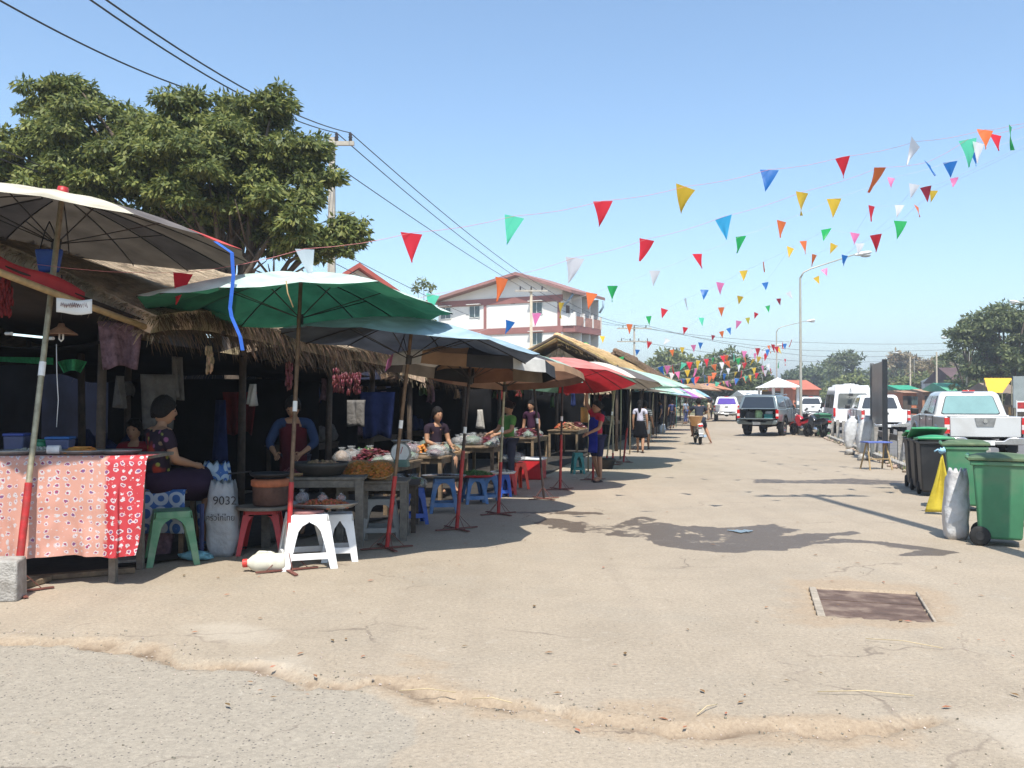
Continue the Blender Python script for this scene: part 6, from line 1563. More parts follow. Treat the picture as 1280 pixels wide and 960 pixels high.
lamp('farthest lamp on the far side of the road', Vector((P(1143, 0, 140).x, 140, 0)), P(0, 443, 140).z-.45, 2.4, (-1, 0), rise=.7)
for px, d, pt, l in ((1138, 120, 446, 'bare pole right of the notice board'), (1171, 110, 440, 'pale wooden pole before the brown trees'), (1209, 90, 458, 'short pole beside the brown roofed house')):
    mb = MB(); p = P(px, pt, d); mb.cyl((0, 0, 0), (0, 0, p.z), .13, .09, 8); tag(mb.build('roadside_pole', pole_c, None, loc=(p.x, d, 0)), l, 'pole', 'bare roadside poles')

# ================= far roadside buildings =================
def house(label, pxl, pxr, pyt, pye, d, wallc, roofc, depth=6, name='roadside_shed', cat='shed', rz=0.0, openf=False, hip=False):
    a, c = P(pxl, pye, d), P(pxr, pye, d); W = c.x-a.x; ze2 = a.z; zt = P(0, pyt, d).z
    t = thing(name, label, cat, ((a.x+c.x)/2, d, 0), rz, 'small buildings beyond the road')
    wm = mat('w_%d_%d_%d' % tuple(int(x*99) for x in wallc), wallc, .8, .8, .25); rm = mat('r_%d_%d_%d' % tuple(int(x*99) for x in roofc), roofc, .7, .8, .2)
    if openf:
        for sx_ in (-1, 1):
            for y in (0.2, depth-.2): mb = MB(); mb.box((sx_*(W/2-.15), y, ze2/2), (.16, .16, ze2)); mb.build('post', wm, t)
        mb = MB(); mb.box((0, depth-.3, ze2*.45), (W-.6, .1, ze2*.9)); mb.build('back_wall', M['dim_grey'], t)
    else:
        mb = MB(); mb.box((0, depth/2, ze2/2), (W*.94, depth, ze2)); mb.build('wall', wm, t)
        mb = MB(); mb.box((-W*.18, -.02, 1.0), (.9, .05, 2.0)); mb.build('door', M['post_wood'], t)
        mb = MB(); mb.box((W*.2, -.02, 1.5), (1.1, .05, .9)); mb.build('window', glass_d, t)
    mb = MB()
    if hip:
        mb.add([(-W/2, -.4, ze2), (W/2, -.4, ze2), (W/2, depth+.4, ze2), (-W/2, depth+.4, ze2), (0, depth*.5, zt)], [(0, 1, 4), (1, 2, 4), (2, 3, 4), (3, 0, 4), (3, 2, 1, 0)])
    else:
        mb.add([(-W/2, -.5, ze2), (W/2, -.5, ze2), (W/2, depth+.4, ze2), (-W/2, depth+.4, ze2), (-W/2, depth*.5, zt), (W/2, depth*.5, zt)], [(0, 1, 5, 4), (2, 3, 4, 5), (3, 0, 4), (1, 2, 5), (3, 2, 1, 0)])
    mb.build('roof', rm, t); return t
house('white pyramid canopy on posts past the grey pickup', 965, 1001, 471, 484, 62, (.7, .7, .68), (.85, .85, .84), 4, 'white_canopy', 'canopy', openf=True, hip=True)
house('red tile roofed shop behind the white canopy', 990, 1025, 474, 487, 75, (.42, .16, .10), (.45, .14, .09), 7)
house('low white roofed shed left of the white canopy', 930, 962, 488, 495, 100, (.5, .5, .48), (.7, .7, .68), 6)
house('green roofed stall right of the notice board', 1122, 1150, 481, 487, 105, (.7, .68, .6), (.03, .30, .17), 6, openf=True)
house('orange walled shop with white gate beyond the road', 1128, 1146, 488, 491, 98, (.50, .16, .07), (.35, .2, .12), 5)
house('low orange walled shop before the yellow green tree', 1152, 1180, 486, 490, 100, (.45, .22, .12), (.4, .25, .16), 5)
house('green roofed shed behind the silver pickup', 1182, 1212, 478, 489, 96, (.35, .33, .3), (.10, .36, .22), 6)
house('dark timber house with brown gable and white wall', 1192, 1222, 458, 478, 112, (.45, .43, .42), (.10, .06, .06), 8, 'timber_house', 'house')
house('white roofed house half hidden by the dark trees', 1214, 1236, 458, 466, 118, (.6, .6, .6), (.72, .72, .7), 8, 'timber_house', 'house')
house('white tin roofed shed left of the timber house', 1176, 1192, 470, 476, 125, (.5, .5, .5), (.7, .7, .7), 6)
house('brown roofed open stall under the dark tree', 1246, 1282, 478, 492, 78, (.12, .09, .07), (.22, .16, .12), 6, openf=True)
t = thing('yellow_awning', 'bright yellow sloping awning in front of the dark tree', 'awning', (0, 0, 0))
mb = MB(); a, c, e, f = P(1231, 474, 76), P(1265, 474, 77), P(1253, 491, 74), P(1236, 491, 73.5); mb.add([a, c, e, f, a+Vector((0, .1, .1)), c+Vector((0, .1, .1)), e+Vector((0, .1, .1)), f+Vector((0, .1, .1))], [(0, 1, 2, 3), (7, 6, 5, 4), (0, 4, 5, 1), (1, 5, 6, 2), (2, 6, 7, 3), (3, 7, 4, 0)])
mb.build('canvas', mat('yellow_canvas', (.75, .42, .03), .7, 1, .1), t)
for q in (a, c, e, f): mb = MB(); mb.cyl((q.x, q.y+.05, 0), (q.x, q.y+.05, q.z), .05, .05, 6); mb.build('post', M['steel'], t)
t = thing('grey_hoarding', 'plain grey hoarding panel at the far right edge', 'hoarding', P(1277, 499, 70)*1.0); t.location.z = 0
mb = MB(); mb.box((0, 0, 2.2), (1.3, .1, 2.4)); mb.build('panel', mat('hoarding_grey', (.25, .28, .28), .6, 1, .2), t)
for s in (-.5, .5): mb = MB(); mb.cyl((s, .06, 0), (s, .06, 3.2), .05, .05, 6); mb.build('post', M['steel'], t)
t = thing('stand_sign', 'small red and white stand sign at the right edge', 'sign', G(1278, 536)); 
mb = MB(); mb.box((0, 0, 1.25), (.7, .05, .6)); mb.build('panel', M['white_paint'], t); mb = MB(); mb.box((0, -.03, 1.3), (.6, .01, .35)); mb.build('red_field', M['red_paint'], t)
for s in (-.33, .33): mb = MB(); mb.cyl((s, 0, 0), (s, 0, 1.6), .025, .025, 6); mb.build('leg', M['white_paint'], t)
for i, (px, py, l) in enumerate(((1247, 521, 'yellow post left of the stand sign'), (1262, 521, 'yellow post nearest the stand sign'), (1131, 516, 'yellow post behind the second white pickup'), (1145, 516, 'yellow post left of the silver pickup cab'))):
    b = G(px, py); mb = MB(); mb.cyl((0, 0, 0), (0, 0, .95), .12, .09, 10); tag(mb.build('yellow_post', mat('yellow_paint', (.75, .40, .02), .6), None, loc=b), l, 'post', 'yellow roadside posts')
# low dark fence by the brown stall
t = thing('picket_fence', 'low dark fence beyond the road behind the silver pickup', 'fence', (0, 0, 0))
mb = MB()
for k in range(46): p = P(1215+k*1.5, 499, 74); mb.box((p.x, 74, .6), (.05, .05, 1.2))
mb.build('pickets', M['post_wood'], t)
mb = MB(); a, c = P(1215, 499, 74), P(1284, 499, 74)
for z in (.35, 1.05): mb.box(((a.x+c.x)/2, 74.05, z), (c.x-a.x, .05, .08))
mb.build('rail', M['post_wood'], t)
t = thing('yellow_roof_sign', 'small yellow sign seen above the roof of the grey pickup', 'sign', (P(956, 0, 66).x, 66, 0)); z_ = P(0, 491, 66).z
mb = MB(); mb.box((0, 0, z_), (.42, .06, .38)); mb.build('panel', MATS['yellow_paint'], t, bevel=.03); mb = MB(); mb.cyl((0, .05, 0), (0, .05, z_), .03, .03, 6); mb.build('post', M['steel'], t)
# ================= vehicles =================
def paint(name, col, metal=.0, rough=.28): return mat(name, col, rough, 1.2, .04, metal=metal, coat=.6, spec=.5, dirt=((.32, .28, .22), 1.6, .28))
P_SIL = paint('silver_paint', (.60, .60, .585), .12); P_WHT = paint('white_car_paint', (.78, .78, .77)); P_GRY = paint('grey_green_paint', (.20, .24, .24), .5)
g_dark = mat('car_glass_dark', (.015, .018, .02), .05, 2, .1, spec=1.0, coat=.5); g_teal = mat('car_glass_teal', (.20, .34, .33), .12, 2, .1, spec=.8); g_purple = mat('car_glass_purple', (.10, .05, .34), .12, 2, .1, spec=.8)
chrome = mat('chrome', (.6, .6, .6), .15, 4, .1, metal=.95); tail_r = mat('tail_light_red', (.55, .01, .01), .15, 8, .2, coat=1); tail_c = mat('tail_light_clear', (.75, .62, .58), .15); dk = mat('dark_trim', (.03, .03, .03), .5)
plate_m = mat('number_plate', (.72, .72, .70), .4)
def arc(cy, cz, r, a0, a1, n=9): return [(cy+r*math.cos(math.radians(a0+(a1-a0)*k/n)), cz+r*math.sin(math.radians(a0+(a1-a0)*k/n))) for k in range(n+1)]
def wheel(t, x, y, r, w, s, rimm=None):
    wt_ = MB(); prof = [(r*.66, -w/2), (r*.93, -w/2), (r, -w/2+.03), (r, w/2-.03), (r*.93, w/2), (r*.66, w/2)]
    wt_.lathe(prof+[prof[0]], (0, 0, 0), 26, rot=(0, PI/2, 0)); W = wt_.build('wheel', M['rubber'], t, loc=(x, y, r))
    m2 = MB(); m2.cyl((-s*w*.1, 0, 0), (s*w*.22, 0, 0), r*.22, r*.2, 14)
    for k in range(6):
        a = k*PI/3; m2.box((s*w*.2, math.cos(a)*r*.4, math.sin(a)*r*.4), (w*.12, r*.5, r*.15), (a, 0, 0))
    m2.lathe([(r*.67, -w*.4), (r*.67, w*.42), (r*.6, w*.42), (r*.58, -w*.38)], (0, 0, 0), 22, rot=(0, PI/2, 0)); m2.cyl((-.02*s, 0, 0), (0, 0, 0), r*.6, r*.6, 18)
    m2.build('rim', rimm or chrome, W)
def pickup(label, loc, rz, pm, glass, L=5.2, Wd=1.84, H=1.78, bed=1.5, canopy=False, opened=False, badge=False, bedin=None):
    t = thing('pickup_truck', label, 'pickup truck', loc, rz, 'pickup trucks'); hw = Wd/2; R = .41; H = H-.06; zb = 1.08; ry = -L/2+1.2; fy = L/2-.95; yb = -L/2+bed; zs = .48
    # cabin-and-bonnet body block with arches
    prof = [(yb, zs), (fy-.48, zs)]+arc(fy, .36, .47, 165, 15)+[(L/2-.05, zs-.02), (L/2, .62), (L/2-.03, .9), (L/2-.25, 1.02), (fy-.55, 1.1), (yb, 1.1)]
    mb = MB(); mb.prism(prof, -hw, hw, 'x'); 
    mb.v = [(x*(1-.035*max(0, z-.8)-.04*max(0, y-fy)), y, z) for x, y, z in mb.v]
    mb.build('body', pm, t, bevel=.05, segs=3)
    for s in (-1, 1):
        prof = [(-L/2, .55), (ry-.47, .5)]+arc(ry, .36, .45, 165, 15)+[(yb+.01, zs), (yb+.01, zb), (-L/2, zb)]
        mb = MB(); mb.prism(prof, s*(hw-.08), s*hw, 'x'); mb.build('bed_side', pm, t, bevel=.025)
        mb = MB(); mb.prism(arc(ry, .36, .5, 178, 2, 12)+arc(ry, .36, .45, 2, 178, 12), s*(hw-.01), s*(hw+.025), 'x'); mb.prism(arc(fy, .36, .52, 175, 5, 12)+arc(fy, .36, .47, 5, 175, 12), s*(hw-.03), s*(hw+.02), 'x'); mb.build('wheel_arch_trim', pm if not canopy else dk, t)
    mb = MB(); mb.box((0, (yb-L/2)/2, .62), (Wd-.17, bed-.02, .06)); mb.box((0, yb-.03, .85), (Wd-.17, .05, .42)); mb.build('bed_floor', dk, t)
    # cab
    y0, y1, y2, y3 = yb+.04, yb+.28, fy-1.15, fy-.42; zt = H-.02; wb, wt = hw-.04, hw-.22
    n = 7
    def ring(z, ya, yb_, w_): return [(-w_, ya, z), (w_, ya, z), (w_, yb_, z), (-w_, yb_, z)]
    mb = MB(); vs = ring(1.06, y0, y3, wb)+ring(zt-.06, y1-.02, y2+.04, wt+.015)+ring(zt, y1+.12, y2-.12, wt-.08)
    mb.add(vs, [(0, 1, 5, 4), (1, 2, 6, 5), (2, 3, 7, 6), (3, 0, 4, 7), (4, 5, 9, 8), (5, 6, 10, 9), (6, 7, 11, 10), (7, 4, 8, 11), (8, 9, 10, 11), (3, 2, 1, 0)])
    mb.build('cab', pm, t, bevel=.05, segs=3)
    lerp = lambda a, b, q: a+(b-a)*q
    def face(nm, quad_fn, m, us, par=t, off=.012):
        mm = MB(); pts = us; q = [quad_fn(a, b) for a, b in pts]; nn = (Vector(q[1])-Vector(q[0])).cross(Vector(q[2])-Vector(q[1])).normalized()*off
        c_ = sum((Vector(p) for p in q), Vector())/len(q); 
        if nn.dot(c_-Vector((0, (y0+y3)/2, 1.3))) < 0: nn = -nn
        k = len(q); mm.add([Vector(p)-nn*.6 for p in q]+[Vector(p)+nn for p in q], [tuple(range(k, 2*k)), tuple(range(k))[::-1]]+[(i, (i+1) % k, k+(i+1) % k, k+i) for i in range(k)])
        return mm.build(nm, m, par, bevel=.004)
    z0_, z1_ = 1.13, zt-.12
    def rq(a, b): z = lerp(z0_, z1_, b); f = (z-1.06)/(zt-.06-1.06); return (a*lerp(wb, wt+.015, f), lerp(y0, y1-.02, f)-.004, z)
    rnd = [(-.80, .05), (-.74, 0), (.74, 0), (.80, .05), (.76, .93), (.68, 1), (-.68, 1), (-.76, .93)]
    gs_ = [(-.86, -.02), (.86, -.02), (.83, 1.07), (-.83, 1.07)]
    face('window_seal', rq, dk, [(a*1.035, b*1.05-.03) for a, b in rnd], off=.008); face('rear_window', rq, glass, rnd, off=.014)
    def fq(a, b): z = lerp(z0_, z1_, b); f = (z-1.06)/(zt-.06-1.06); return (a*lerp(wb, wt+.015, f), lerp(y3, y2+.04, f)+.004, z)
    face('windscreen', fq, g_dark, [(-.88, .0), (.88, .0), (.84, 1), (-.84, 1)])
    ym = (y0+y3)/2-.15
    for s in (-1, 1):
        def sq(yy, b, s=s): z = lerp(z0_, z1_, b); f = (z-1.06)/(zt-.06-1.06); return (s*(lerp(wb, wt+.015, f)+.003), yy+(lerp(0, (y1-y0)*.9, f) if yy < ym else lerp(0, y2-y3, f)*(yy-ym)/(y3-ym)), z)
        face('side_window', sq, g_dark, [(y0+.18, 0), (ym-.04, 0), (ym-.04-(y1-y0)*.8, 1), (y0+.12, 1)])
        face('side_window', sq, g_dark, [(ym+.04, 0), (y3-.12, 0), (y3-.14, .95), (ym+.04, 1)])
        for yy in (ym, y0+.06, y3-.3):
            mb = MB(); mb.box((s*(hw-.003), yy, .8), (.012, .012, .55)); mb.build('door_gap', dk, t)
        for yy in (ym-.18, ym+.95): mb = MB(); mb.box((s*(hw+.012), yy-.35, .97), (.03, .17, .035)); mb.build('door_handle', pm, t, bevel=.008)
        mb = MB(); mb.box((s*(hw+.12), y3-.28, 1.18), (.2, .1, .17)); mb.build('mirror', dk if not canopy else pm, t, bevel=.03)
        mb = MB(); zz = .86
        mb.m = 0; mb.box((s*(hw-.055), -L/2-.012, zz+.11), (.115, .06, .17)); mb.m = 1; mb.box((s*(hw-.055), -L/2-.012, zz-.035), (.115, .06, .12)); mb.m = 0; mb.box((s*(hw-.055), -L/2-.012, zz-.145), (.115, .06, .10))
        mb.build('tail_light', [tail_r, tail_c], t)
        mb = MB(); mb.box((s*(hw-.3), L/2-.04, .8), (.4, .1, .18)); mb.build('headlight', tail_c, t, bevel=.02)
        wheel(t, s*(hw-.13), ry, R, .24, s); wheel(t, s*(hw-.13), fy, R, .24, s)
        mb = MB(); mb.box((s*(hw-.14), ry-.52, .34), (.24, .02, .3)); mb.build('mud_flap', M['rubber'], t)
    # tailgate
    if opened:
        g_ = MB(); g_.box((0, -L/2-.22, .655), (Wd-.3, .46, .05)); G_ = g_.build('tailgate', pm, t, bevel=.012)
    else:
        g_ = MB(); g_.box((0, -L/2+.0, (.58+zb)/2), (Wd-.25, .06, zb-.58)); G_ = g_.build('tailgate', pm, t, bevel=.018)
        if badge:
            m3 = MB(); m3.prism([(-.24, zb-.03), (.24, zb-.03), (.19, zb-.24), (-.19, zb-.24)], -L/2-.045, -L/2-.03, 'y'); hd = m3.build('handle', mat('handle_grey', (.22, .22, .21), .4), G_)
            m3 = MB(); m3.cyl((0, -L/2-.05, zb-.11), (0, -L/2-.06, zb-.11), .055, .05, 16); m3.build('badge', chrome, G_)
        else:
            m3 = MB(); m3.box((0, -L/2-.035, zb-.14), (.22, .02, .07)); m3.build('handle', dk, G_)
    mb = MB(); bw = hw-.02
    mb.prism([(-bw, .58), (-bw*.55, .58), (-bw*.42, .50), (bw*.42, .50), (bw*.55, .58), (bw, .58), (bw, .47), (bw*.9, .40), (-bw*.9, .40), (-bw, .47)], -L/2-.19, -L/2-.03, 'y'); mb.build('bumper', chrome if not canopy else pm, t, bevel=.02)
    mb = MB(); mb.box((0, -L/2-.20, .45), (.34, .015, .12)); mb.build('number_plate', plate_m, t)
    mb = MB(); mb.box((0, .1, .38), (1.2, L-1.2, .16)); mb.cyl((-.7, ry, .36), (.7, ry, .36), .06, .06, 8); mb.blob((0, ry, .36), (.16, .16, .15), 0, 1, 1); mb.cyl((.45, -L/2-.1, .3), (.45, -L/2+.9, .32), .035, .035, 8); mb.build('chassis', M['rubber'], t)
    mb = MB(); mb.box((0, y1+.02, zt+.012), (.3, .08, .04)); mb.build('brake_light', tail_r, t, bevel=.01)
    if canopy:
        za = 1.72; yr = -L/2+.02
        mb = MB(); w0, w1 = hw-.03, hw-.2
        # side walls with window openings kept as pillars and glass
        vs = ring(zb+.005, yr, yb+.02, w0)+ring(za-.05, yr+.22, yb+.06, w1+.02)+ring(za, yr+.34, yb+.06, w1-.08)
        mb.add(vs, [(1, 2, 6, 5), (3, 0, 4, 7), (4, 5, 9, 8), (5, 6, 10, 9), (6, 7, 11, 10), (7, 4, 8, 11), (8, 9, 10, 11), (0, 1, 5, 4)])
        C_ = mb.build('canopy_shell', pm, t, bevel=.03)
        def cq(a, b): z = lerp(zb+.05, za-.1, b); f = (z-zb)/(za-.05-zb); return (a*lerp(w0, w1, f), lerp(yr, yr+.22, f)-.012, z)
        mm = MB(); q = [cq(a, b) for a, b in ((-.86, 0), (.86, 0), (.84, 1), (-.84, 1))]; mm.add(q+[(x, y+.01, z) for x, y, z in q], [(0, 1, 2, 3), (7, 6, 5, 4), (0, 4, 5, 1), (1, 5, 6, 2), (2, 6, 7, 3), (3, 7, 4, 0)]); mm.build('rear_glass', g_dark, C_)
        for s in (-1, 1):
            mm = MB(); q = [(s*(lerp(w0, w1, .12)+.01), yr+.28, zb+.12), (s*(lerp(w0, w1, .12)+.01), yb-.1, zb+.12), (s*(lerp(w0, w1, .85)+.02), yb-.08, za-.15), (s*(lerp(w0, w1, .85)+.02), yr+.42, za-.15)]; mm.quad(*q); mm.build('side_glass', g_dark, C_)
            mm = MB(); mm.cyl((s*(w1-.1), yr+.4, za+.06), (s*(w1-.1), y2, zt+.06), .02, .02, 8)
            for yy in (yr+.5, yb, y2-.2): mm.cyl((s*(w1-.1), yy, za-.02), (s*(w1-.1), yy, za+.06), .018, .018, 6)
            mm.build('roof_rail', chrome, t)
    for ch in t.children:
        if not ch.name.startswith('wheel') or 'arch' in ch.name: ch.location.z += .13
    return t
def place(px, d, v_off=0): return Vector((P(px, 0, d).x, d, 0))
def at_rear(px, d, L, ang_): h = Vector((math.sin(ang_), math.cos(ang_), 0)); return Vector((P(px, 0, d).x, d, .008))+h*L/2
pickup('dusty silver pickup truck with a teal rear window, seen from behind', at_rear(1231, 22.6, 5.2, ST+.02), -(ST+.02), P_SIL, g_teal, badge=True, H=1.80)
pickup('white pickup truck parked half behind the notice board', at_rear(1107, 37, 5.2, ST), -ST, P_WHT, g_dark)
pickup('white pickup truck parked ahead of the white van', at_rear(1016, 70, 5.2, ST), -ST, P_WHT, g_dark)
pickup('white pickup truck with a purple tinted rear window at the end of the stalls', at_rear(908, 68, 5.0, ST), -ST, P_WHT, g_purple)
pk = pickup('grey green pickup truck with a covered bed and its tailgate down', at_rear(947, 41, 4.9, math.radians(30))-Vector((0, 0, .008)), -math.radians(30), P_GRY, g_dark, L=4.9, H=1.74, canopy=True, opened=True)
M4 = Matrix.Translation(pk.location) @ Matrix.Rotation(pk.rotation_euler.z, 4, 'Z')
for (x, y, lb, mm_, w_, h_) in ((-.05, -2.1, 'pale green sack in the open bed of the grey green pickup', M['green_goods'], .36, .36), ):
    o = sack(lb, M4 @ Vector((x, y, .79)), w_, .3, h_, 0, mat('pale_green_sack', (.40, .55, .25), .7), 9)
t = thing('green_crate', 'green crate with a white bundle in the open bed of the pickup', 'crate', M4 @ Vector((.42, -2.1, .785)), pk.rotation_euler.z)
mb = MB(); mb.box((0, 0, .1), (.38, .3, .2)); mb.build('crate_box', M['teal_plastic'], t, bevel=.01); mb = MB(); mb.blob((0, 0, .27), (.2, .15, .08), .2, 2, 3); mb.build('bundle', M['white_sack'], t)
sack('dark bundle in the left of the open pickup bed', M4 @ Vector((-.5, -1.9, .79)), .5, .4, .3, 0, M['dim_grey'], 11)

# van
def van(label, loc, rz):
    t = thing('passenger_van', label, 'van', loc, rz); L, W, H = 4.9, 1.8, 2.3; hw = W/2; ry, fy = -L/2+.95, L/2-1.0
    prof = [(-L/2, .42), (ry-.42, .40)]+arc(ry, .34, .42, 170, 10)+[(fy-.42, .38)]+arc(fy, .34, .42, 170, 10)+[(L/2-.02, .42), (L/2, .75), (L/2-.12, 1.1), (L/2-1.0, 2.0), (L/2-1.35, H-.05), (-L/2+.25, H), (-L/2+.08, H-.15), (-L/2, 1.3)]
    mb = MB(); n = len(prof)
    def wz(z): return 1 if z < 1.15 else 1-.17*((z-1.15)/(H-1.15))**1.5
    def tucked(x, y, z): return (x*wz(z), y, z)
    mb.prism(prof, -hw, hw, 'x'); mb.v = [tucked(*v) for v in mb.v]; mb.build('body', P_WHT, t, bevel=.09, segs=4)
    yy = lambda z: -L/2-.015+.0*(z)
    mb = MB(); mb.prism([(-.66, 1.22), (-.70, 1.28), (-.64, 1.88), (-.58, 1.92), (.58, 1.92), (.64, 1.88), (.70, 1.28), (.66, 1.22)], -L/2-.03, -L/2+.05, 'y'); mb.build('rear_window', mat('van_glass', (.12, .13, .12), .1, 2, .1, spec=.9), t, bevel=.01)
    for s in (-1, 1):
        for a, b_ in ((-2.15, -.9), (-.8, .45), (.55, 1.45)):
            mb = MB(); q = [(s*(hw+.004), a, 1.22), (s*(hw+.004), b_, 1.22), (s*(hw*wz(1.88)+.016), b_-(.25 if b_ > 1 else 0), 1.88), (s*(hw*wz(1.88)+.016), a, 1.88)]; mb.quad(*q); mb.build('side_window', g_dark, t)
        mb = MB(); mb.box((s*(hw-.06), -L/2-.02, 1.02), (.1, .06, .42)); mb.build('tail_light', tail_r, t, bevel=.01)
        mb = MB(); mb.box((s*(hw+.13), L/2-.95, 1.35), (.16, .1, .26)); mb.build('mirror', dk, t, bevel=.03)
        mb = MB(); mb.box((s*(hw+.002), .05, .95), (.012, .012, 1.0)); mb.box((s*(hw+.002), 1.05, .95), (.012, .012, 1.0)); mb.build('door_gap', dk, t)
        wheel(t, s*(hw-.11), ry, .34, .2, s); wheel(t, s*(hw-.11), fy, .34, .2, s)
    mb = MB(); mb.box((0, -L/2-.05, .5), (W-.05, .16, .2)); mb.build('bumper', P_WHT, t, bevel=.03)
    mb = MB(); mb.box((0, -L/2-.03, 1.06), (.36, .02, .12)); mb.build('number_plate', plate_m, t)
    mb = MB(); mb.box((0, .6, H+.03), (1.1, 1.6, .08)); mb.box((0, -.9, H+.05), (.5, .5, .10)); mb.build('roof_rack', P_WHT, t, bevel=.02)
    mb = MB(); mb.tube([(-.1, -L/2+.2, H-.08), (-.1, -L/2-.12, H-.2), (-.1, -L/2-.2, 1.95)], .012, 6); mb.box((-.1, -L/2-.2, 1.85), (.18, .04, .14)); mb.build('rear_mirror', dk, t)
    mb = MB(); mb.box((0, 0, .36), (1.3, L-1, .14)); mb.build('chassis', M['rubber'], t); return t
van('white high roofed passenger van parked beyond the white sacks', at_rear(1066, 44, 4.9, ST), -ST)

# motorbikes
def motorbike(label, loc, rz, col, basket=False, lean=.12):
    t = thing('motorbike', label, 'motorbike', loc, rz, 'motorbikes', lean=(0, lean)); t.rotation_euler = Euler((0, lean, rz)); R = .28
    for y in (-.6, .6):
        mb = MB(); mb.lathe([(R-.05, -.03), (R-.01, -.03), (R, 0), (R-.01, .03), (R-.05, .03), (R-.05, -.03)], (0, 0, 0), 24, rot=(0, PI/2, 0)); W = mb.build('wheel', M['rubber'], t, loc=(0, y, R))
        mb = MB(); mb.cyl((-.05, 0, 0), (.05, 0, 0), .06, .06, 12)
        for k in range(10): a = k*PI/5; mb.cyl((0, 0, 0), (0, math.cos(a)*(R-.04), math.sin(a)*(R-.04)), .006, .006, 4)
        mb.build('hub', chrome, W)
    mb = MB(); mb.tube([(0, -.6, R), (0, -.25, .45), (0, .1, .42), (0, .36, .78), (0, .42, .95)], .035, 8); mb.tube([(0, -.25, .45), (0, -.5, .66), (0, -.8, .72)], .03, 8)
    for s in (-1, 1): mb.tube([(s*.09, -.6, R), (s*.09, -.48, .64)], .022, 8)
    mb.build('frame', dk, t)
    mb = MB(); mb.blob((0, .0, .34), (.13, .2, .14), .15, 3, 2); mb.cyl((.13, -.2, .25), (.15, -.85, .32), .04, .055, 10); mb.build('engine', chrome, t)
    mb = MB()
    for s in (-1, 1): mb.tube([(s*.08, .6, R), (s*.07, .42, .75)], .022, 8)
    mb.tube([(-.33, .3, 1.0), (-.2, .4, .97), (0, .42, .95), (.2, .4, .97), (.33, .3, 1.0)], .016, 8); mb.build('handlebar', dk, t)
    mb = MB(); mb.prism([(-.02, .62), (.12, .86), (.36, .95), (.46, .9), (.50, .70), (.36, .55), (.15, .40), (.0, .42)], -.09, .09, 'x'); mb.prism([(-.95, .74), (-.78, .80), (-.4, .76), (0, .62), (0, .5), (-.45, .52), (-.85, .62)], -.10, .10, 'x'); mb.build('fairing', col, t, bevel=.03)
    mb = MB(); mb.prism([(-.78, .80), (-.7, .86), (-.3, .82), (.05, .72), (.08, .66), (-.3, .72)], -.13, .13, 'x'); mb.build('seat', M['black'], t, bevel=.03)
    mb = MB(); mb.prism(arc(.6, R, .33, 20, 150)+arc(.6, R, .30, 150, 20), -.06, .06, 'x'); mb.prism(arc(-.6, R, .34, 20, 175)+arc(-.6, R, .31, 175, 20), -.07, .07, 'x'); mb.build('mudguard', col, t)
    mb = MB(); mb.blob((0, .5, .92), (.09, .07, .08), 0, 1, 1); mb.build('headlight', tail_c, t)
    mb = MB(); mb.box((0, -.96, .70), (.16, .05, .08)); mb.build('tail_light', tail_r, t, bevel=.01)
    mb = MB(); mb.box((0, -1.0, .5), (.19, .01, .17), (.3, 0, 0)); mb.build('number_plate', plate_m, t)
    for s in (-1, 1):
        mb = MB(); mb.cyl((s*.27, .34, 1.0), (s*.31, .32, 1.16), .008, .008, 6); mb.blob((s*.32, .31, 1.2), (.06, .015, .045), 0, 1, 1); mb.build('mirror', dk, t)
    return t
motorbike('red motorbike parked nearest the grey green pickup', G(1006, 545)+Vector((0, .5, 0)), .35, paint('red_bike', (.5, .02, .03)))
motorbike('black motorbike parked between the red one and the far green bin', G(1019, 547)+Vector((.1, .4, 0)), .28, paint('black_bike', (.03, .03, .035)))
motorbike('dark motorbike half hidden behind the far green bin', G(1026, 541)+Vector((.3, .6, 0)), -.6, paint('black_bike', (.03, .03, .035)))
mbk = motorbike('small white tailed motorbike ridden away down the market road', G(877, 556)+Vector((0, .7, 0)), -.05, paint('white_bike', (.6, .6, .6)), lean=-.06)
t = thing('wicker_basket', 'orange wicker basket tied on the left rear of the ridden motorbike', 'basket', G(877, 556)+Vector((-.22, -.0, .68)), 0)
mb = MB(); mb.lathe([(0, 0), (.15, 0), (.25, .33), (.27, .35), (.24, .33), (.13, .02), (0, .02)], (0, 0, 0), 20); mb.build('basket', mat('orange_wicker', (.62, .36, .16), .7, 60, .25, bump=.5, bs=90), t)
mb = MB(); mb.tube([(.27*math.cos(k*PI/10), .27*math.sin(k*PI/10), .35) for k in range(21)], .014, 6); mb.build('rim', M['wicker'], t)

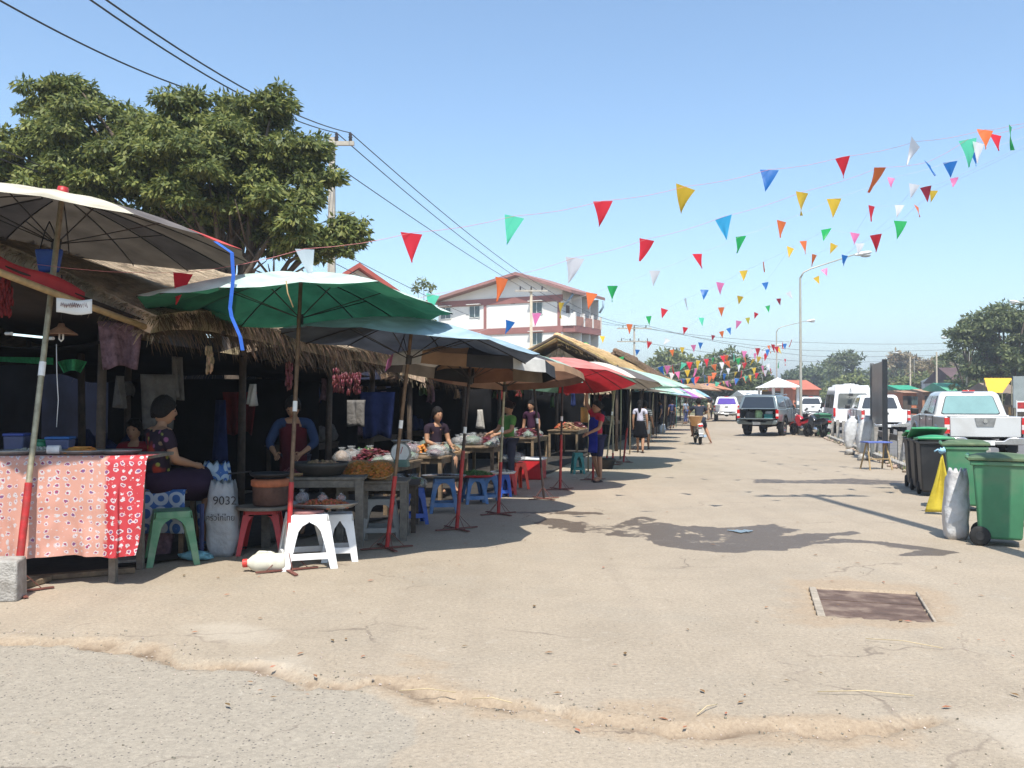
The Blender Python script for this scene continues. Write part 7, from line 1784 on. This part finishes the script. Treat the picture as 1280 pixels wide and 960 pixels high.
# ================= bins and things by the kerb =================
g_bin = mat('bin_green', (.055, .20, .10), .5, 2.5, .15, dirt=((.20, .22, .15), 2.2, .45)); k_bin = mat('bin_black', (.02, .021, .023), .5, 3, .3, dirt=((.07, .065, .06), 3, .3)); lid_g = mat('lid_green', (.03, .27, .11), .45, 3, .2, dirt=((.2, .2, .14), 4, .4)); lid_o = mat('lid_olive', (.09, .14, .07), .7, 4, .35, dirt=((.24, .24, .14), 4, .7))
def bin_(label, loc, rz, bm_, lm_, open_=0.0, h=1.0, w=.54, d=.62):
    t = thing('wheeled_bin', label, 'bin', loc, rz, 'wheeled bins')
    mb = MB(); mb.box((0, 0, .08+(h-.16)/2), (w*.84, d*.78, h-.16), taper=(1.19, 1.25)); 
    mb.build('body', bm_, t, bevel=.03, segs=3)
    mb = MB(); mb.box((0, 0, h-.09), (w*1.06, d*1.06, .05)); mb.build('rim', bm_, t, bevel=.01)
    mb = MB()
    for x in (-.14, -.04, .06): mb.box((x, -d*.44, h-.22), (.014, .03, .15), (.08, 0, 0))
    mb.build('front_ridge', bm_, t)
    mb = MB(); mb.smooth = False
    n = 8; vs = []
    for j in range(n+1):
        for i in range(n+1):
            a, b_ = i/n*2-1, j/n*2-1; z = .035+.05*(1-a*a)*(1-b_*b_)**.5 if abs(b_) < 1 else .035
            vs.append((a*w*.56, b_*d*.57, z))
    vs += [(x, y, 0) for x, y, z in vs]; N_ = (n+1)**2
    fs = [(j*(n+1)+i, j*(n+1)+i+1, (j+1)*(n+1)+i+1, (j+1)*(n+1)+i) for j in range(n) for i in range(n)]
    fs += [tuple(N_+k for k in f[::-1]) for f in fs]
    ed = [i for i in range(n+1)]+[j*(n+1)+n for j in range(1, n+1)]+[n*(n+1)+i for i in range(n-1, -1, -1)]+[j*(n+1) for j in range(n-1, 0, -1)]
    fs += [(ed[k], N_+ed[k], N_+ed[(k+1) % len(ed)], ed[(k+1) % len(ed)]) for k in range(len(ed))]
    mb.add([(x, y-d*.57, z) for x, y, z in vs], fs); L_ = mb.build('lid', lm_, t, bevel=.008, loc=(0, d*.57, h-.06)); L_.rotation_euler.x = -open_
    mb = MB(); mb.cyl((-w*.4, d*.60, h-.02), (w*.4, d*.60, h-.02), .022, .022, 10)
    for s in (-1, 1): mb.cyl((s*w*.38, d*.45, h-.09), (s*w*.38, d*.61, h-.02), .02, .02, 8)
    mb.build('handle', bm_, t)
    for s in (-1, 1):
        mb = MB(); mb.lathe([(.03, -.03), (.095, -.03), (.11, -.02), (.11, .02), (.095, .03), (.03, .03)], (0, 0, 0), 20, rot=(0, PI/2, 0)); W = mb.build('wheel', M['rubber'], t, loc=(s*(w*.42), d*.36, .11))
        mb = MB(); mb.cyl((-.035, 0, 0), (.035, 0, 0), .045, .045, 12); mb.build('hub', k_bin, W)
    mb = MB(); mb.cyl((-w*.42, d*.36, .11), (w*.42, d*.36, .11), .014, .014, 6); mb.build('axle', M['rust_steel'], t); return t
bin_('large green wheeled bin standing at the right edge', Vector((P(1249, 0, 10.5).x, 10.5, 0)), 1.08, g_bin, lid_o, .0, h=1.02, w=.54, d=.56)
bin_('second green bin behind the white sack, lid dirty', Vector((P(1206, 0, 13.75).x, 13.75, 0)), 1.15, g_bin, lid_o, .02, h=1.02, w=.52, d=.56)
bin_('black bin with a bright green lid nearest the yellow banner', Vector((P(1167, 0, 15.8).x, 15.8, 0)), -.30, k_bin, lid_g, .05, h=1.0, w=.52, d=.58)
bin_('second black bin behind, its green lid tipped ajar', Vector((P(1158, 0, 16.5).x, 16.5, 0)), -.28, k_bin, lid_g, .28, h=1.0, w=.52, d=.58)
bin_('third black bin at the back of the group of black bins', Vector((P(1150, 0, 17.2).x, 17.2, 0)), -.3, k_bin, lid_g, .16, h=1.0, w=.52, d=.58)
bin_('far narrow green bin beside the parked motorbikes', G(1031, 546)+Vector((0, .3, 0)), .1, g_bin, g_bin, 0, h=1.02, w=.52)
# lid laid across the two green bins
# banner
t = thing('yellow_banner', 'triangular yellow cloth hanging from the green bin to the ground', 'banner', (0, 0, 0))
A_, B2, C2 = P(1177, 566, 13.15), P(1156, 640, 13.25), P(1192, 640, 13.1); A_.z -= .0
mb = MB(); mb.smooth = True
def bf(a, q):
    top = A_; p = B2.lerp(C2, a); r_ = top.lerp(p, .03+.97*q)
    return r_+Vector((0, -.07*math.sin(a*9)*q*(1.2-q)-.03*math.sin(a*4+q*5)*q, 0))
mb.grid(bf, 18, 14); mb.build('cloth', mat('yellow_cloth', (.66, .52, .05), .7, 6, .12, transl=.2, bump=.2), t, solid=.006)
mb = MB(); mb.blob(A_+Vector((0, 0, .03)), (.05, .04, .04), .4, 3, 2); mb.tube([A_, A_+Vector((-.07, -.02, .05)), A_+Vector((-.12, -.02, .02))], .012, 6); mb.build('blue_knot', mat('pale_blue_rag', (.25, .45, .6), .6), t)
sack('lumpy white rubbish sack leaning between the green bins', G(1200, 676)+Vector((.01, .16, 0)), .30, .30, .82, -.1, mat('rubbish_sack', (.56, .56, .56), .38, 6, .15, bump=1.0, bs=9, dirt=((.16, .11, .08), 3, .6)), 13, lean=.03, name='rubbish_sack')
sack('long white sack hung on the rail, left of the pair', G(1063, 566)+Vector((0, .15, .14)), .40, .34, .98, 0, mat('rail_sack', (.55, .55, .54), .5, 5, .1, bump=.8, bs=8), 15, lean=.12, hung=True, name='rubbish_sack', group='white sacks hung on the rail')
sack('long white sack hung on the rail, right of the pair', G(1080, 573)+Vector((0, .15, .14)), .42, .34, 1.04, 0, MATS['rail_sack'], 17, lean=.16, hung=True, name='rubbish_sack', group='white sacks hung on the rail')
for i, (px, py) in enumerate(((1064, 569), (1081, 576))):
    mb = MB(); mb.blob((0, 0, .07), (.15, .12, .10), .3, 3, i); o = mb.build('broken_block', M['concrete'], None, loc=G(px, py)+Vector((0, .15, 0))); tag(o, ['rough concrete lump under the left white sack', 'rough concrete lump under the right white sack'][i], 'block', 'concrete lumps under the sacks')
# notice board
t = thing('notice_board', 'tall dark notice board on two posts standing by the kerb', 'notice board', (0, 0, 0))
pn, pf = G(1106, 579), G(1090, 571); zt = P(0, 449, pn.y).z; ztf = zt
dr = (pf-pn).normalized(); 
mb = MB(); mb.box(pn+Vector((0, 0, zt/2)), (.12, .14, zt), (0, 0, -math.atan2(dr.x, dr.y))); mb.build('post', mat('board_black', (.02, .022, .025), .4), t, bevel=.008)
mb = MB(); mb.box(pf+Vector((0, 0, ztf/2)), (.10, .12, ztf), (0, 0, -math.atan2(dr.x, dr.y))); mb.build('post', mat('board_grey', (.16, .17, .17), .5), t, bevel=.008)
mb = MB(); c_ = (pn+pf)/2; Lb = (pf-pn).length-.12; mb.box(c_+Vector((0, 0, (.98+zt-.05)/2)), (.05, Lb, zt-.05-.98), (0, 0, -math.atan2(dr.x, dr.y))); mb.build('panel', mat('board_face', (.10, .10, .095), .28, .9, .5, spec=.7), t)
# sawhorse table
t = thing('folding_stand', 'small wooden sawhorse stand with a blue top by the notice board', 'stand', G(1101, 588)+Vector((0, .3, 0)), .1)
mb = MB(); mb.box((0, 0, .64), (.60, .42, .03)); mb.build('top', mat('blue_top', (.10, .14, .38), .6), t, bevel=.005)
for sx_ in (-1, 1):
    for sy_ in (-1, 1): mb = MB(); mb.cyl((sx_*.22, sy_*.03, .63), (sx_*.27, sy_*.24, 0), .02, .02, 6); mb.build('leg', M['bamboo'], t)
mb = MB(); mb.cyl((-.25, -.15, .25), (.25, -.15, .25), .014, .014, 6); mb.build('stretcher', M['bamboo'], t)
# guard rail
t = thing('guard_rail', 'low concrete posted rail along the kerb behind the sacks and bins', 'rail', (0, 0, 0))
for k in range(22):
    u = 9.0+k*2.1; p = UV(u, 4.25); mb = MB(); mb.box((p.x, p.y, .40), (.13, .13, .80), (0, 0, RZ)); mb.build('post', M['concrete'], t, bevel=.012)
mb = MB(); a, c = UV(8.9, 4.34), UV(53.3, 4.34)
mb.box((a+c)/2+Vector((0, 0, .60)), (.05, (c-a).length, .16), (0, 0, RZ)); mb.build('rail_beam', mat('rail_dark', (.10, .09, .08), .7, 4, .4), t)
rb = mat('rubble', (.30, .24, .18), .9, 10, .4, bump=.5, island=.5)
mb = MB(); r = random.Random(4)
for k in range(260):
    p = UV(r.uniform(8.5, 44), 3.7+abs(r.gauss(0, .22))); s = r.uniform(.02, .08); mb.blob((p.x, p.y, s*.4), (s, s*.8, s*.6), .4, 3, k, 6, 4)
o = mb.build('kerb_rubble', rb); tag(o, None, None, kind='stuff')
mb = MB()
for k in range(600):
    p = UV(r.uniform(8.5, 60), 3.8+abs(r.gauss(0, .25))); L = r.uniform(.06, .22); a = r.random()*6; e = p+Vector((math.cos(a)*L*.5, math.sin(a)*L*.5, L)); s = Vector((math.sin(a), -math.cos(a), 0))*.012
    mb.add([p-s, p+s, e], [(0, 1, 2)])
o = mb.build('kerb_weeds', mat('weeds', (.14, .16, .05), .8, 4, .3, island=.5)); tag(o, None, None, kind='stuff')

# utility pole just outside the right edge; its shadow runs up the road
upole('utility pole standing just beyond the right edge of the view', 1375, -1010, 8.6, 1.9, ((0, 4),), r=.13)
# ================= people =================
# flowered blouse of the seated woman
m, nt, b = new_mat('flower_blouse'); N = nt.nodes; tc = N.new('ShaderNodeTexCoord')
v1 = N.new('ShaderNodeTexVoronoi'); v1.inputs['Scale'].default_value = 13; lk(nt, tc.outputs['Object'], v1.inputs['Vector'])
v2 = N.new('ShaderNodeTexNoise'); v2.inputs['Scale'].default_value = 4; lk(nt, tc.outputs['Object'], v2.inputs['Vector'])
sc_ = N.new('ShaderNodeSeparateColor'); lk(nt, v1.outputs['Color'], sc_.inputs[0])
base = MIX(RMP(v1.outputs['Distance'], .32, .24, 0, 1), (.03, .02, .03), MIX(RMP(sc_.outputs[0], .45, .55), (.26, .28, .06), (.22, .08, .16)))
base = MIX(RMP(v2.outputs['Fac'], .54, .60, 0, .85), base, (.34, .04, .02)); lk(nt, base, b.inputs['Base Color']); b.inputs['Roughness'].default_value = .9; b.inputs['Specular IOR Level'].default_value = .08
blouse = m
SIT = dict(pel=(0, 0, .60), wai=(0, -.01, .73), che=(0, .0, .92), nec=(0, .03, 1.09), hea=(0, .05, 1.22), shl=(-.165, 0, 1.04), shr=(.165, 0, 1.04),
    ell=(-.20, .06, .80), elr=(.20, .06, .80), wrl=(-.12, .28, .74), wrr=(.12, .28, .74), hil=(-.085, .02, .58), hir=(.085, .02, .58), knl=(-.11, .42, .56), knr=(.11, .42, .56),
    anl=(-.10, .40, .09), anr=(.12, .36, .09), tol=(-.10, .54, .03), tor=(.13, .50, .03), look=(0, 1, 0))
def sit(**k): d = dict(SIT); d.update(k); return d
person('woman in a dark flowered blouse seated on the bench with her back turned', (P(200, 600, 9.75).x, 9.72, .06), -.80, sit(look=(.12, 1, -.1)), sc=1.20, shirt=(.05, .03, .05), shirtmat=blouse, lower='skirt', lcol=(.035, .02, .04), hairstyle='short', build=1.08, sleeve=.7, lowlen=1.0)
person('vendor in a blue shirt and dark red apron leaning over the work table', (P(368, 600, 11.2).x, 11.25, 0), PI+.05,
       dict(che=(0, .05, 1.19), nec=(0, .10, 1.34), hea=(0, .15, 1.46), shl=(-.17, .06, 1.29), shr=(.17, .06, 1.29), ell=(-.26, .18, 1.06), elr=(.26, .18, 1.06), wrl=(-.15, .40, .96), wrr=(.15, .40, .96), look=(0, 1, -.5)),
       sc=1.06, shirt=(.03, .05, .11), sleeve=1.6, lower='trousers', hairstyle='short', apron=(.08, .012, .018))
person('woman in a bright green striped shirt behind the third goods table', (P(636, 560, 16.8).x, 16.9, 0), PI/2+.6,
       dict(ell=(-.22, .10, 1.08), wrl=(-.14, .34, 1.02), elr=(.22, .10, 1.08), wrr=(.14, .34, 1.02), look=(.2, 1, -.3)), sc=1.0, shirt=(.10, .24, .06), sleeve=.7, lower='trousers', hairstyle='bun')
person('woman in a red shirt and long blue apron reaching up to a parasol pole', G(744, 603)+Vector((.05, .1, 0)), PI/2+.55,
       dict(elr=(.20, .12, 1.56), wrr=(.10, .18, 1.80), shr=(.165, .0, 1.35), ell=(-.20, .10, 1.08), wrl=(-.12, .30, .98), look=(.1, 1, .1), anr=(.10, -.12, .08), tor=(.10, .03, .03)), sc=1.0, shirt=(.50, .03, .06), sleeve=.55, lower='shorts', lcol=(.03, .03, .07), hairstyle='bun', apron=(.02, .03, .28))
person('woman in a pale lilac shirt and black skirt walking away', G(800, 566), -.25, dict(anl=(-.09, .16, .08), tol=(-.09, .30, .03), knl=(-.09, .14, .48), anr=(.09, -.14, .10), tor=(.09, -.02, .03), knr=(.09, .0, .46)), sc=1.0, shirt=(.50, .48, .56), sleeve=.6, lower='skirt', lcol=(.008, .008, .01), hairstyle='long')
ms_, nt, b = new_mat('striped_shirt'); N = nt.nodes; tc = N.new('ShaderNodeTexCoord'); sx3 = N.new('ShaderNodeSeparateXYZ'); lk(nt, tc.outputs['Object'], sx3.inputs[0])
sn = MATH('SINE', MATH('MULTIPLY', sx3.outputs[2], 95), 0); lk(nt, MIX(RMP(sn, .1, .4), (.7, .7, .68), (.05, .05, .06)), b.inputs['Base Color']); b.inputs['Roughness'].default_value = .8
person('person in a black and white striped shirt walking on the womans right', G(808, 562)+Vector((0, .3, 0)), -.3, dict(ell=(-.2, .06, 1.06), wrr=(.24, .12, .84), anl=(-.09, -.1, .09), tol=(-.09, .02, .03), anr=(.09, .12, .08), tor=(.09, .26, .03)), sc=.98, shirt=(.6, .6, .6), shirtmat=ms_, sleeve=.9, lower='shorts', lcol=(.5, .5, .48), hairstyle='short')
bk = G(877, 556)
person('man in a dark shirt and shorts riding the motorbike with one leg out', bk+Vector((.02, .55, .12)), -.02,
       dict(pel=(0, -.02, .74), wai=(0, .0, .87), che=(0, .04, 1.06), nec=(0, .07, 1.22), hea=(0, .10, 1.35), shl=(-.19, .04, 1.18), shr=(.19, .04, 1.18), ell=(-.30, .20, .98), elr=(.30, .20, .98), wrl=(-.28, .46, .93), wrr=(.28, .46, .93),
            hil=(-.10, .0, .72), hir=(.10, .0, .72), knl=(-.20, .38, .58), knr=(.27, .32, .46), anl=(-.18, .30, .22), anr=(.40, .12, .02), tol=(-.19, .43, .16), tor=(.46, .24, -.06), look=(0, 1, 0)),
       sc=1.06, shirt=(.035, .04, .055), sleeve=.7, lower='shorts', lcol=(.03, .035, .05), hairstyle='short', build=1.22, shoes=(.3, .15, .1))
def far_p(label, px, py, rz, shirt, lcol, lower='trousers', hair='short', J=None, sc=1.0):
    person(label, G(px, py), rz, J, sc, shirt=shirt, lcol=lcol, lower=lower, hairstyle=hair)
far_p('person in a blue and white top standing under the cream parasol far away', 857, 530, .6, (.30, .36, .46), (.05, .07, .2))
far_p('person in a pale yellow top standing by the far wide orange parasol', 886, 525, 1.0, (.62, .52, .36), (.45, .33, .22))
far_p('person in a tan shirt beside the far white pickup', 889, 524, -2.0, (.5, .40, .28), (.06, .05, .05))
far_p('person in a dark red shirt beyond the grey green pickup', 931, 521, .4, (.16, .03, .05), (.03, .03, .04))
far_p('person in dark clothes standing in the shade of the pale blue parasols', 826, 541, 1.5, (.04, .05, .09), (.03, .03, .04))
far_p('person in a navy shirt among the far stalls by the teal pole', 840, 535, .2, (.05, .06, .14), (.03, .03, .04))
person('vendor in a dark shirt sitting behind the first goods table', (P(545, 570, 15.6).x, 15.6, .1), PI+.6, sit(), sc=1.05, shirt=(.03, .02, .03), lcol=(.03, .03, .03), hairstyle='short')
person('vendor in a dark purple shirt behind the fourth goods table', (P(664, 560, 22).x, 22.0, 0), PI/2+1.0, None, sc=1.0, shirt=(.05, .02, .04), lcol=(.03, .03, .03), hairstyle='bun')
person('small figure in a red shirt in the dark left of the seated woman', (P(170, 560, 11.0).x, 11.0, 0), PI, sit(), sc=1.05, shirt=(.22, .02, .03), lcol=(.03, .03, .03), hairstyle='short')

# ================= bunting =================
FC = {'R': (.72, .03, .05), 'O': (.85, .20, .06), 'G': (.03, .45, .12), 'W': (.86, .86, .88), 'B': (.02, .16, .50), 'L': (.05, .40, .70), 'Y': (.78, .52, .05), 'P': (.75, .20, .42), 'M': (.12, .65, .42), 'D': (.35, .03, .06), 'K': (.45, .42, .05)}
fm = {k: mat('pennant_'+k, c, .4, 3, .04, transl=.45, spec=.4) for k, c in FC.items()}
def pen_mesh(key, var):
    mb = MB(); mb.smooth = True; r = random.Random(var*7+3); c1, c2, sk = r.uniform(-.4, .4), r.uniform(-.4, .4), r.uniform(-.3, .3)
    def f(a, q):
        x = (a-.5)*(1-q)+sk*q*q; return Vector((x, c1*math.sin(a*4+q*2)*.3*q+c2*q*q*.6+.05*math.sin(a*8)*q, -q*1.42))
    mb.grid(f, 5, 7); me = mb.mesh('pennant', fm[key])
    return me
PM = {}
rope_m = mat('rope_red', (.62, .22, .22), .7); rope_w = mat('rope_white', (.6, .6, .6), .7)
rB = random.Random(21); BG = 'strings of coloured pennants over the market road'
def bunting(label, flags, ext=(), rope=rope_m, size=None, yaw=None, rr=.0022, wind=.5):
    """flags: (px, py_top, width_px, colour); each hangs from the rope at its own distance"""
    root = thing('pennant_string', label, 'bunting', (0, 0, 0), 0, BG)
    pts = []
    pts3 = [P(x, y, d) for (x, y, d) in ext if x < flags[0][0]]
    for i, fl in enumerate(flags):
        px, py, wpx, c = fl[:4]; d = fl[4] if len(fl) > 4 else (size or .235)*F/wpx
        p = P(px, py, d); pts3.append(p)
        key = (c, rB.randrange(5))
        if key not in PM: PM[key] = pen_mesh(*key)
        w_ = wpx/F*d
        o = link_mesh('pennant', PM[key], root, p+Vector((0, 0, -.004)), (rB.gauss(0, .22), rB.gauss(0, .16)+.05, rB.gauss(0, wind)), (w_*1.05, w_*1.05, w_*rB.uniform(.9, 1.12)))
    pts3 += [P(x, y, d) for (x, y, d) in ext if x >= flags[0][0]]
    P3 = []
    for a, c in zip(pts3[:-1], pts3[1:]):
        for k in range(4): t = k/4; q = a.lerp(c, t); q.z -= .03*math.sin(PI*t)*min(1, (c-a).length); P3.append(q)
    P3.append(pts3[-1]); mb = MB(); mb.tube(P3, rr, 5); mb.build('rope', rope, root); return root
bunting('nearest string of pennants, from the big red pennant up to the top right', [(228, 341, 26, 'R', 8.7), (380, 311, 32, 'W', 9.0), (514, 291, 28, 'R', 9.8), (643, 270, 26, 'M', 10.4), (754, 251, 24, 'R', 10.8), (858, 233, 25, 'Y', 11.2), (963, 212, 22, 'B', 11.8), (1055, 196, 20, 'R', 12.3), (1147, 177, 22, 'W', 12.8), (1234, 162, 20, 'O', 13.3), (1266, 157, 22, 'G', 13.6)],
        ext=[(40, 330, 8.3), (1340, 140, 14.2)])
bunting('second string of pennants passing the gable top of the white building', [(541, 368, 17, 'M', 13.5), (627, 347, 19, 'O', 13.6), (719, 322, 23, 'W', 13.6), (809, 299, 21, 'R', 13.6), (905, 271, 22, 'L', 13.7), (1004, 240, 22, 'Y', 13.8), (1102, 209, 22, 'O', 13.9), (1161, 203, 16, 'B', 14), (1212, 174, 22, 'M', 14.1), (1226, 178, 18, 'W', 14.1), (1247, 168, 16, 'R', 14.1)], ext=[(430, 392, 13.4), (1340, 138, 14.4)])
bunting('third string of pennants, low at left with blue, pink and yellow', [(638, 401, 13, 'B', 19), (671, 391, 13, 'P', 19), (702, 378, 14, 'Y', 18.6), (740, 366, 15, 'O', 18.3), (766, 357, 15, 'G', 18), (819, 338, 14, 'W', 17.5), (872, 317, 14, 'R', 17), (927, 295, 16, 'G', 16.5), (978, 276, 16, 'O', 16.2), (1044, 248, 17, 'Y', 15.6), (1116, 222, 9, 'P', 15.2), (1190, 202, 16, 'B', 14.8), (1222, 190, 12, 'B', 14.6)], ext=[(560, 424, 19.5), (1340, 150, 14.3)], rope=rope_w)
bunting('fourth string of pennants crossing behind the tall street lamp head', [(811, 395, 8, 'G', 28), (831, 386, 9, 'R', 27.5), (857, 373, 10, 'W', 27), (881, 362, 10, 'B', 26), (901, 353, 10, 'P', 25), (930, 338, 10, 'Y', 24), (955, 327, 10, 'O', 23), (1005, 301, 12, 'O', 21.5), (1034, 286, 13, 'G', 20.5), (1070, 291, 12, 'P', 20), (1091, 257, 14, 'R', 18.5), (1126, 256, 11, 'W', 18), (1145, 230, 14, 'W', 17), (1159, 233, 13, 'D', 16.8), (1195, 222, 10, 'P', 16)], ext=[(740, 420, 29), (1340, 152, 14.4)], rope=rope_w)
bunting('fifth string of pennants ending with a white one near the lamp head', [(733, 428, 7, 'G', 36), (753, 420, 7, 'Y', 35), (787, 405, 9, 'O', 33), (835, 424, 7, 'W', 33), (857, 409, 7, 'R', 32), (877, 397, 8, 'M', 31), (902, 384, 8, 'O', 30), (926, 370, 8, 'Y', 29), (957, 353, 8, 'B', 27.5), (989, 309, 10, 'Y', 25), (1019, 318, 10, 'O', 24), (1044, 305, 10, 'Y', 23), (1057, 319, 9, 'B', 22.5), (1076, 304, 11, 'W', 22), (1096, 293, 15, 'R', 20), (1127, 276, 16, 'G', 19.5), (1147, 257, 13, 'O', 19), (1169, 238, 10, 'Y', 18)], ext=[(690, 447, 37), (1340, 156, 14.6)], rope=rope_w)
bunting('sixth thinner string of pennants low over the gable stall', [(777, 446, 6, 'G', 42), (797, 437, 6, 'B', 41), (812, 427, 7, 'R', 41), (840, 437, 6, 'O', 40), (853, 434, 6, 'Y', 39), (867, 431, 7, 'P', 39), (876, 428, 6, 'B', 38), (892, 419, 5, 'D', 37), (902, 414, 6, 'O', 37), (911, 410, 6, 'B', 36), (924, 401, 7, 'P', 36), (935, 397, 6, 'K', 35), (946, 391, 6, 'R', 34), (960, 382, 6, 'G', 34), (974, 373, 6, 'D', 33), (986, 365, 7, 'W', 33), (1021, 346, 8, 'Y', 31), (1031, 336, 8, 'P', 30), (1057, 319, 7, 'B', 29)], ext=[(740, 462, 43), (1120, 268, 26)], rope=rope_w)
cyc = 'ROYGWBPRYWOGMPRBWOYR'
def autob(label, a, b_, n, sag, sz, seed):
    r = random.Random(seed); fl = []
    for k in range(n):
        t = (k+.5)/n+r.uniform(-.3, .3)/n; d = a[2]+(b_[2]-a[2])*t; x = a[0]+(b_[0]-a[0])*t; y = a[1]+(b_[1]-a[1])*t+sag*4*t*(1-t); fl.append((x, y, sz/d*F, cyc[r.randrange(20)], d))
    fl.sort(key=lambda q: q[0]); bunting(label, fl, ext=[(min(a[0], b_[0])-1, a[1] if a[0] < b_[0] else b_[1], a[2] if a[0] < b_[0] else b_[2]), (max(a[0], b_[0])+1, b_[1] if a[0] < b_[0] else a[1], b_[2] if a[0] < b_[0] else a[2])], rope=rope_w, wind=.8, rr=.005)
autob('far string of pennants rising to the lamp posts, highest of the far ones', (800, 462, 50), (992, 424, 62), 20, 3, .36, 1)
autob('far string of pennants, second below the lamp posts', (812, 470, 56), (988, 427, 66), 17, 5, .36, 2)
autob('far string of pennants sagging in front of the dense dark tree', (820, 478, 62), (975, 433, 72), 16, 9, .38, 3)
autob('far string of pennants across the middle of the dense dark tree', (835, 474, 66), (990, 446, 76), 14, 6, .38, 4)
autob('far string of pennants low over the wide orange parasol', (838, 483, 70), (970, 458, 80), 15, 6, .38, 5)
autob('lowest far string of pennants before the dense dark tree', (850, 482, 76), (960, 462, 86), 12, 5, .38, 6)
# ================= air =================
hm = bpy.data.materials.new('haze_air'); hm.use_nodes = True; nt = hm.node_tree
for n in list(nt.nodes):
    if n.type == 'BSDF_PRINCIPLED': nt.nodes.remove(n)
vol = nt.nodes.new('ShaderNodeVolumePrincipled'); vol.inputs['Color'].default_value = (.86, .90, .96, 1); vol.inputs['Density'].default_value = .0011; vol.inputs['Anisotropy'].default_value = .2
nt.links.new(vol.outputs[0], nt.nodes['Material Output'].inputs['Volume'])
mb = MB(); mb.box((0, 1150, 24), (3004, 2904, 56)); o = mb.build('haze', hm); tag(o, None, None, kind='stuff')
SC.cycles.volume_bounces = 0; SC.cycles.volume_step_rate = 10; SC.cycles.volume_max_steps = 32
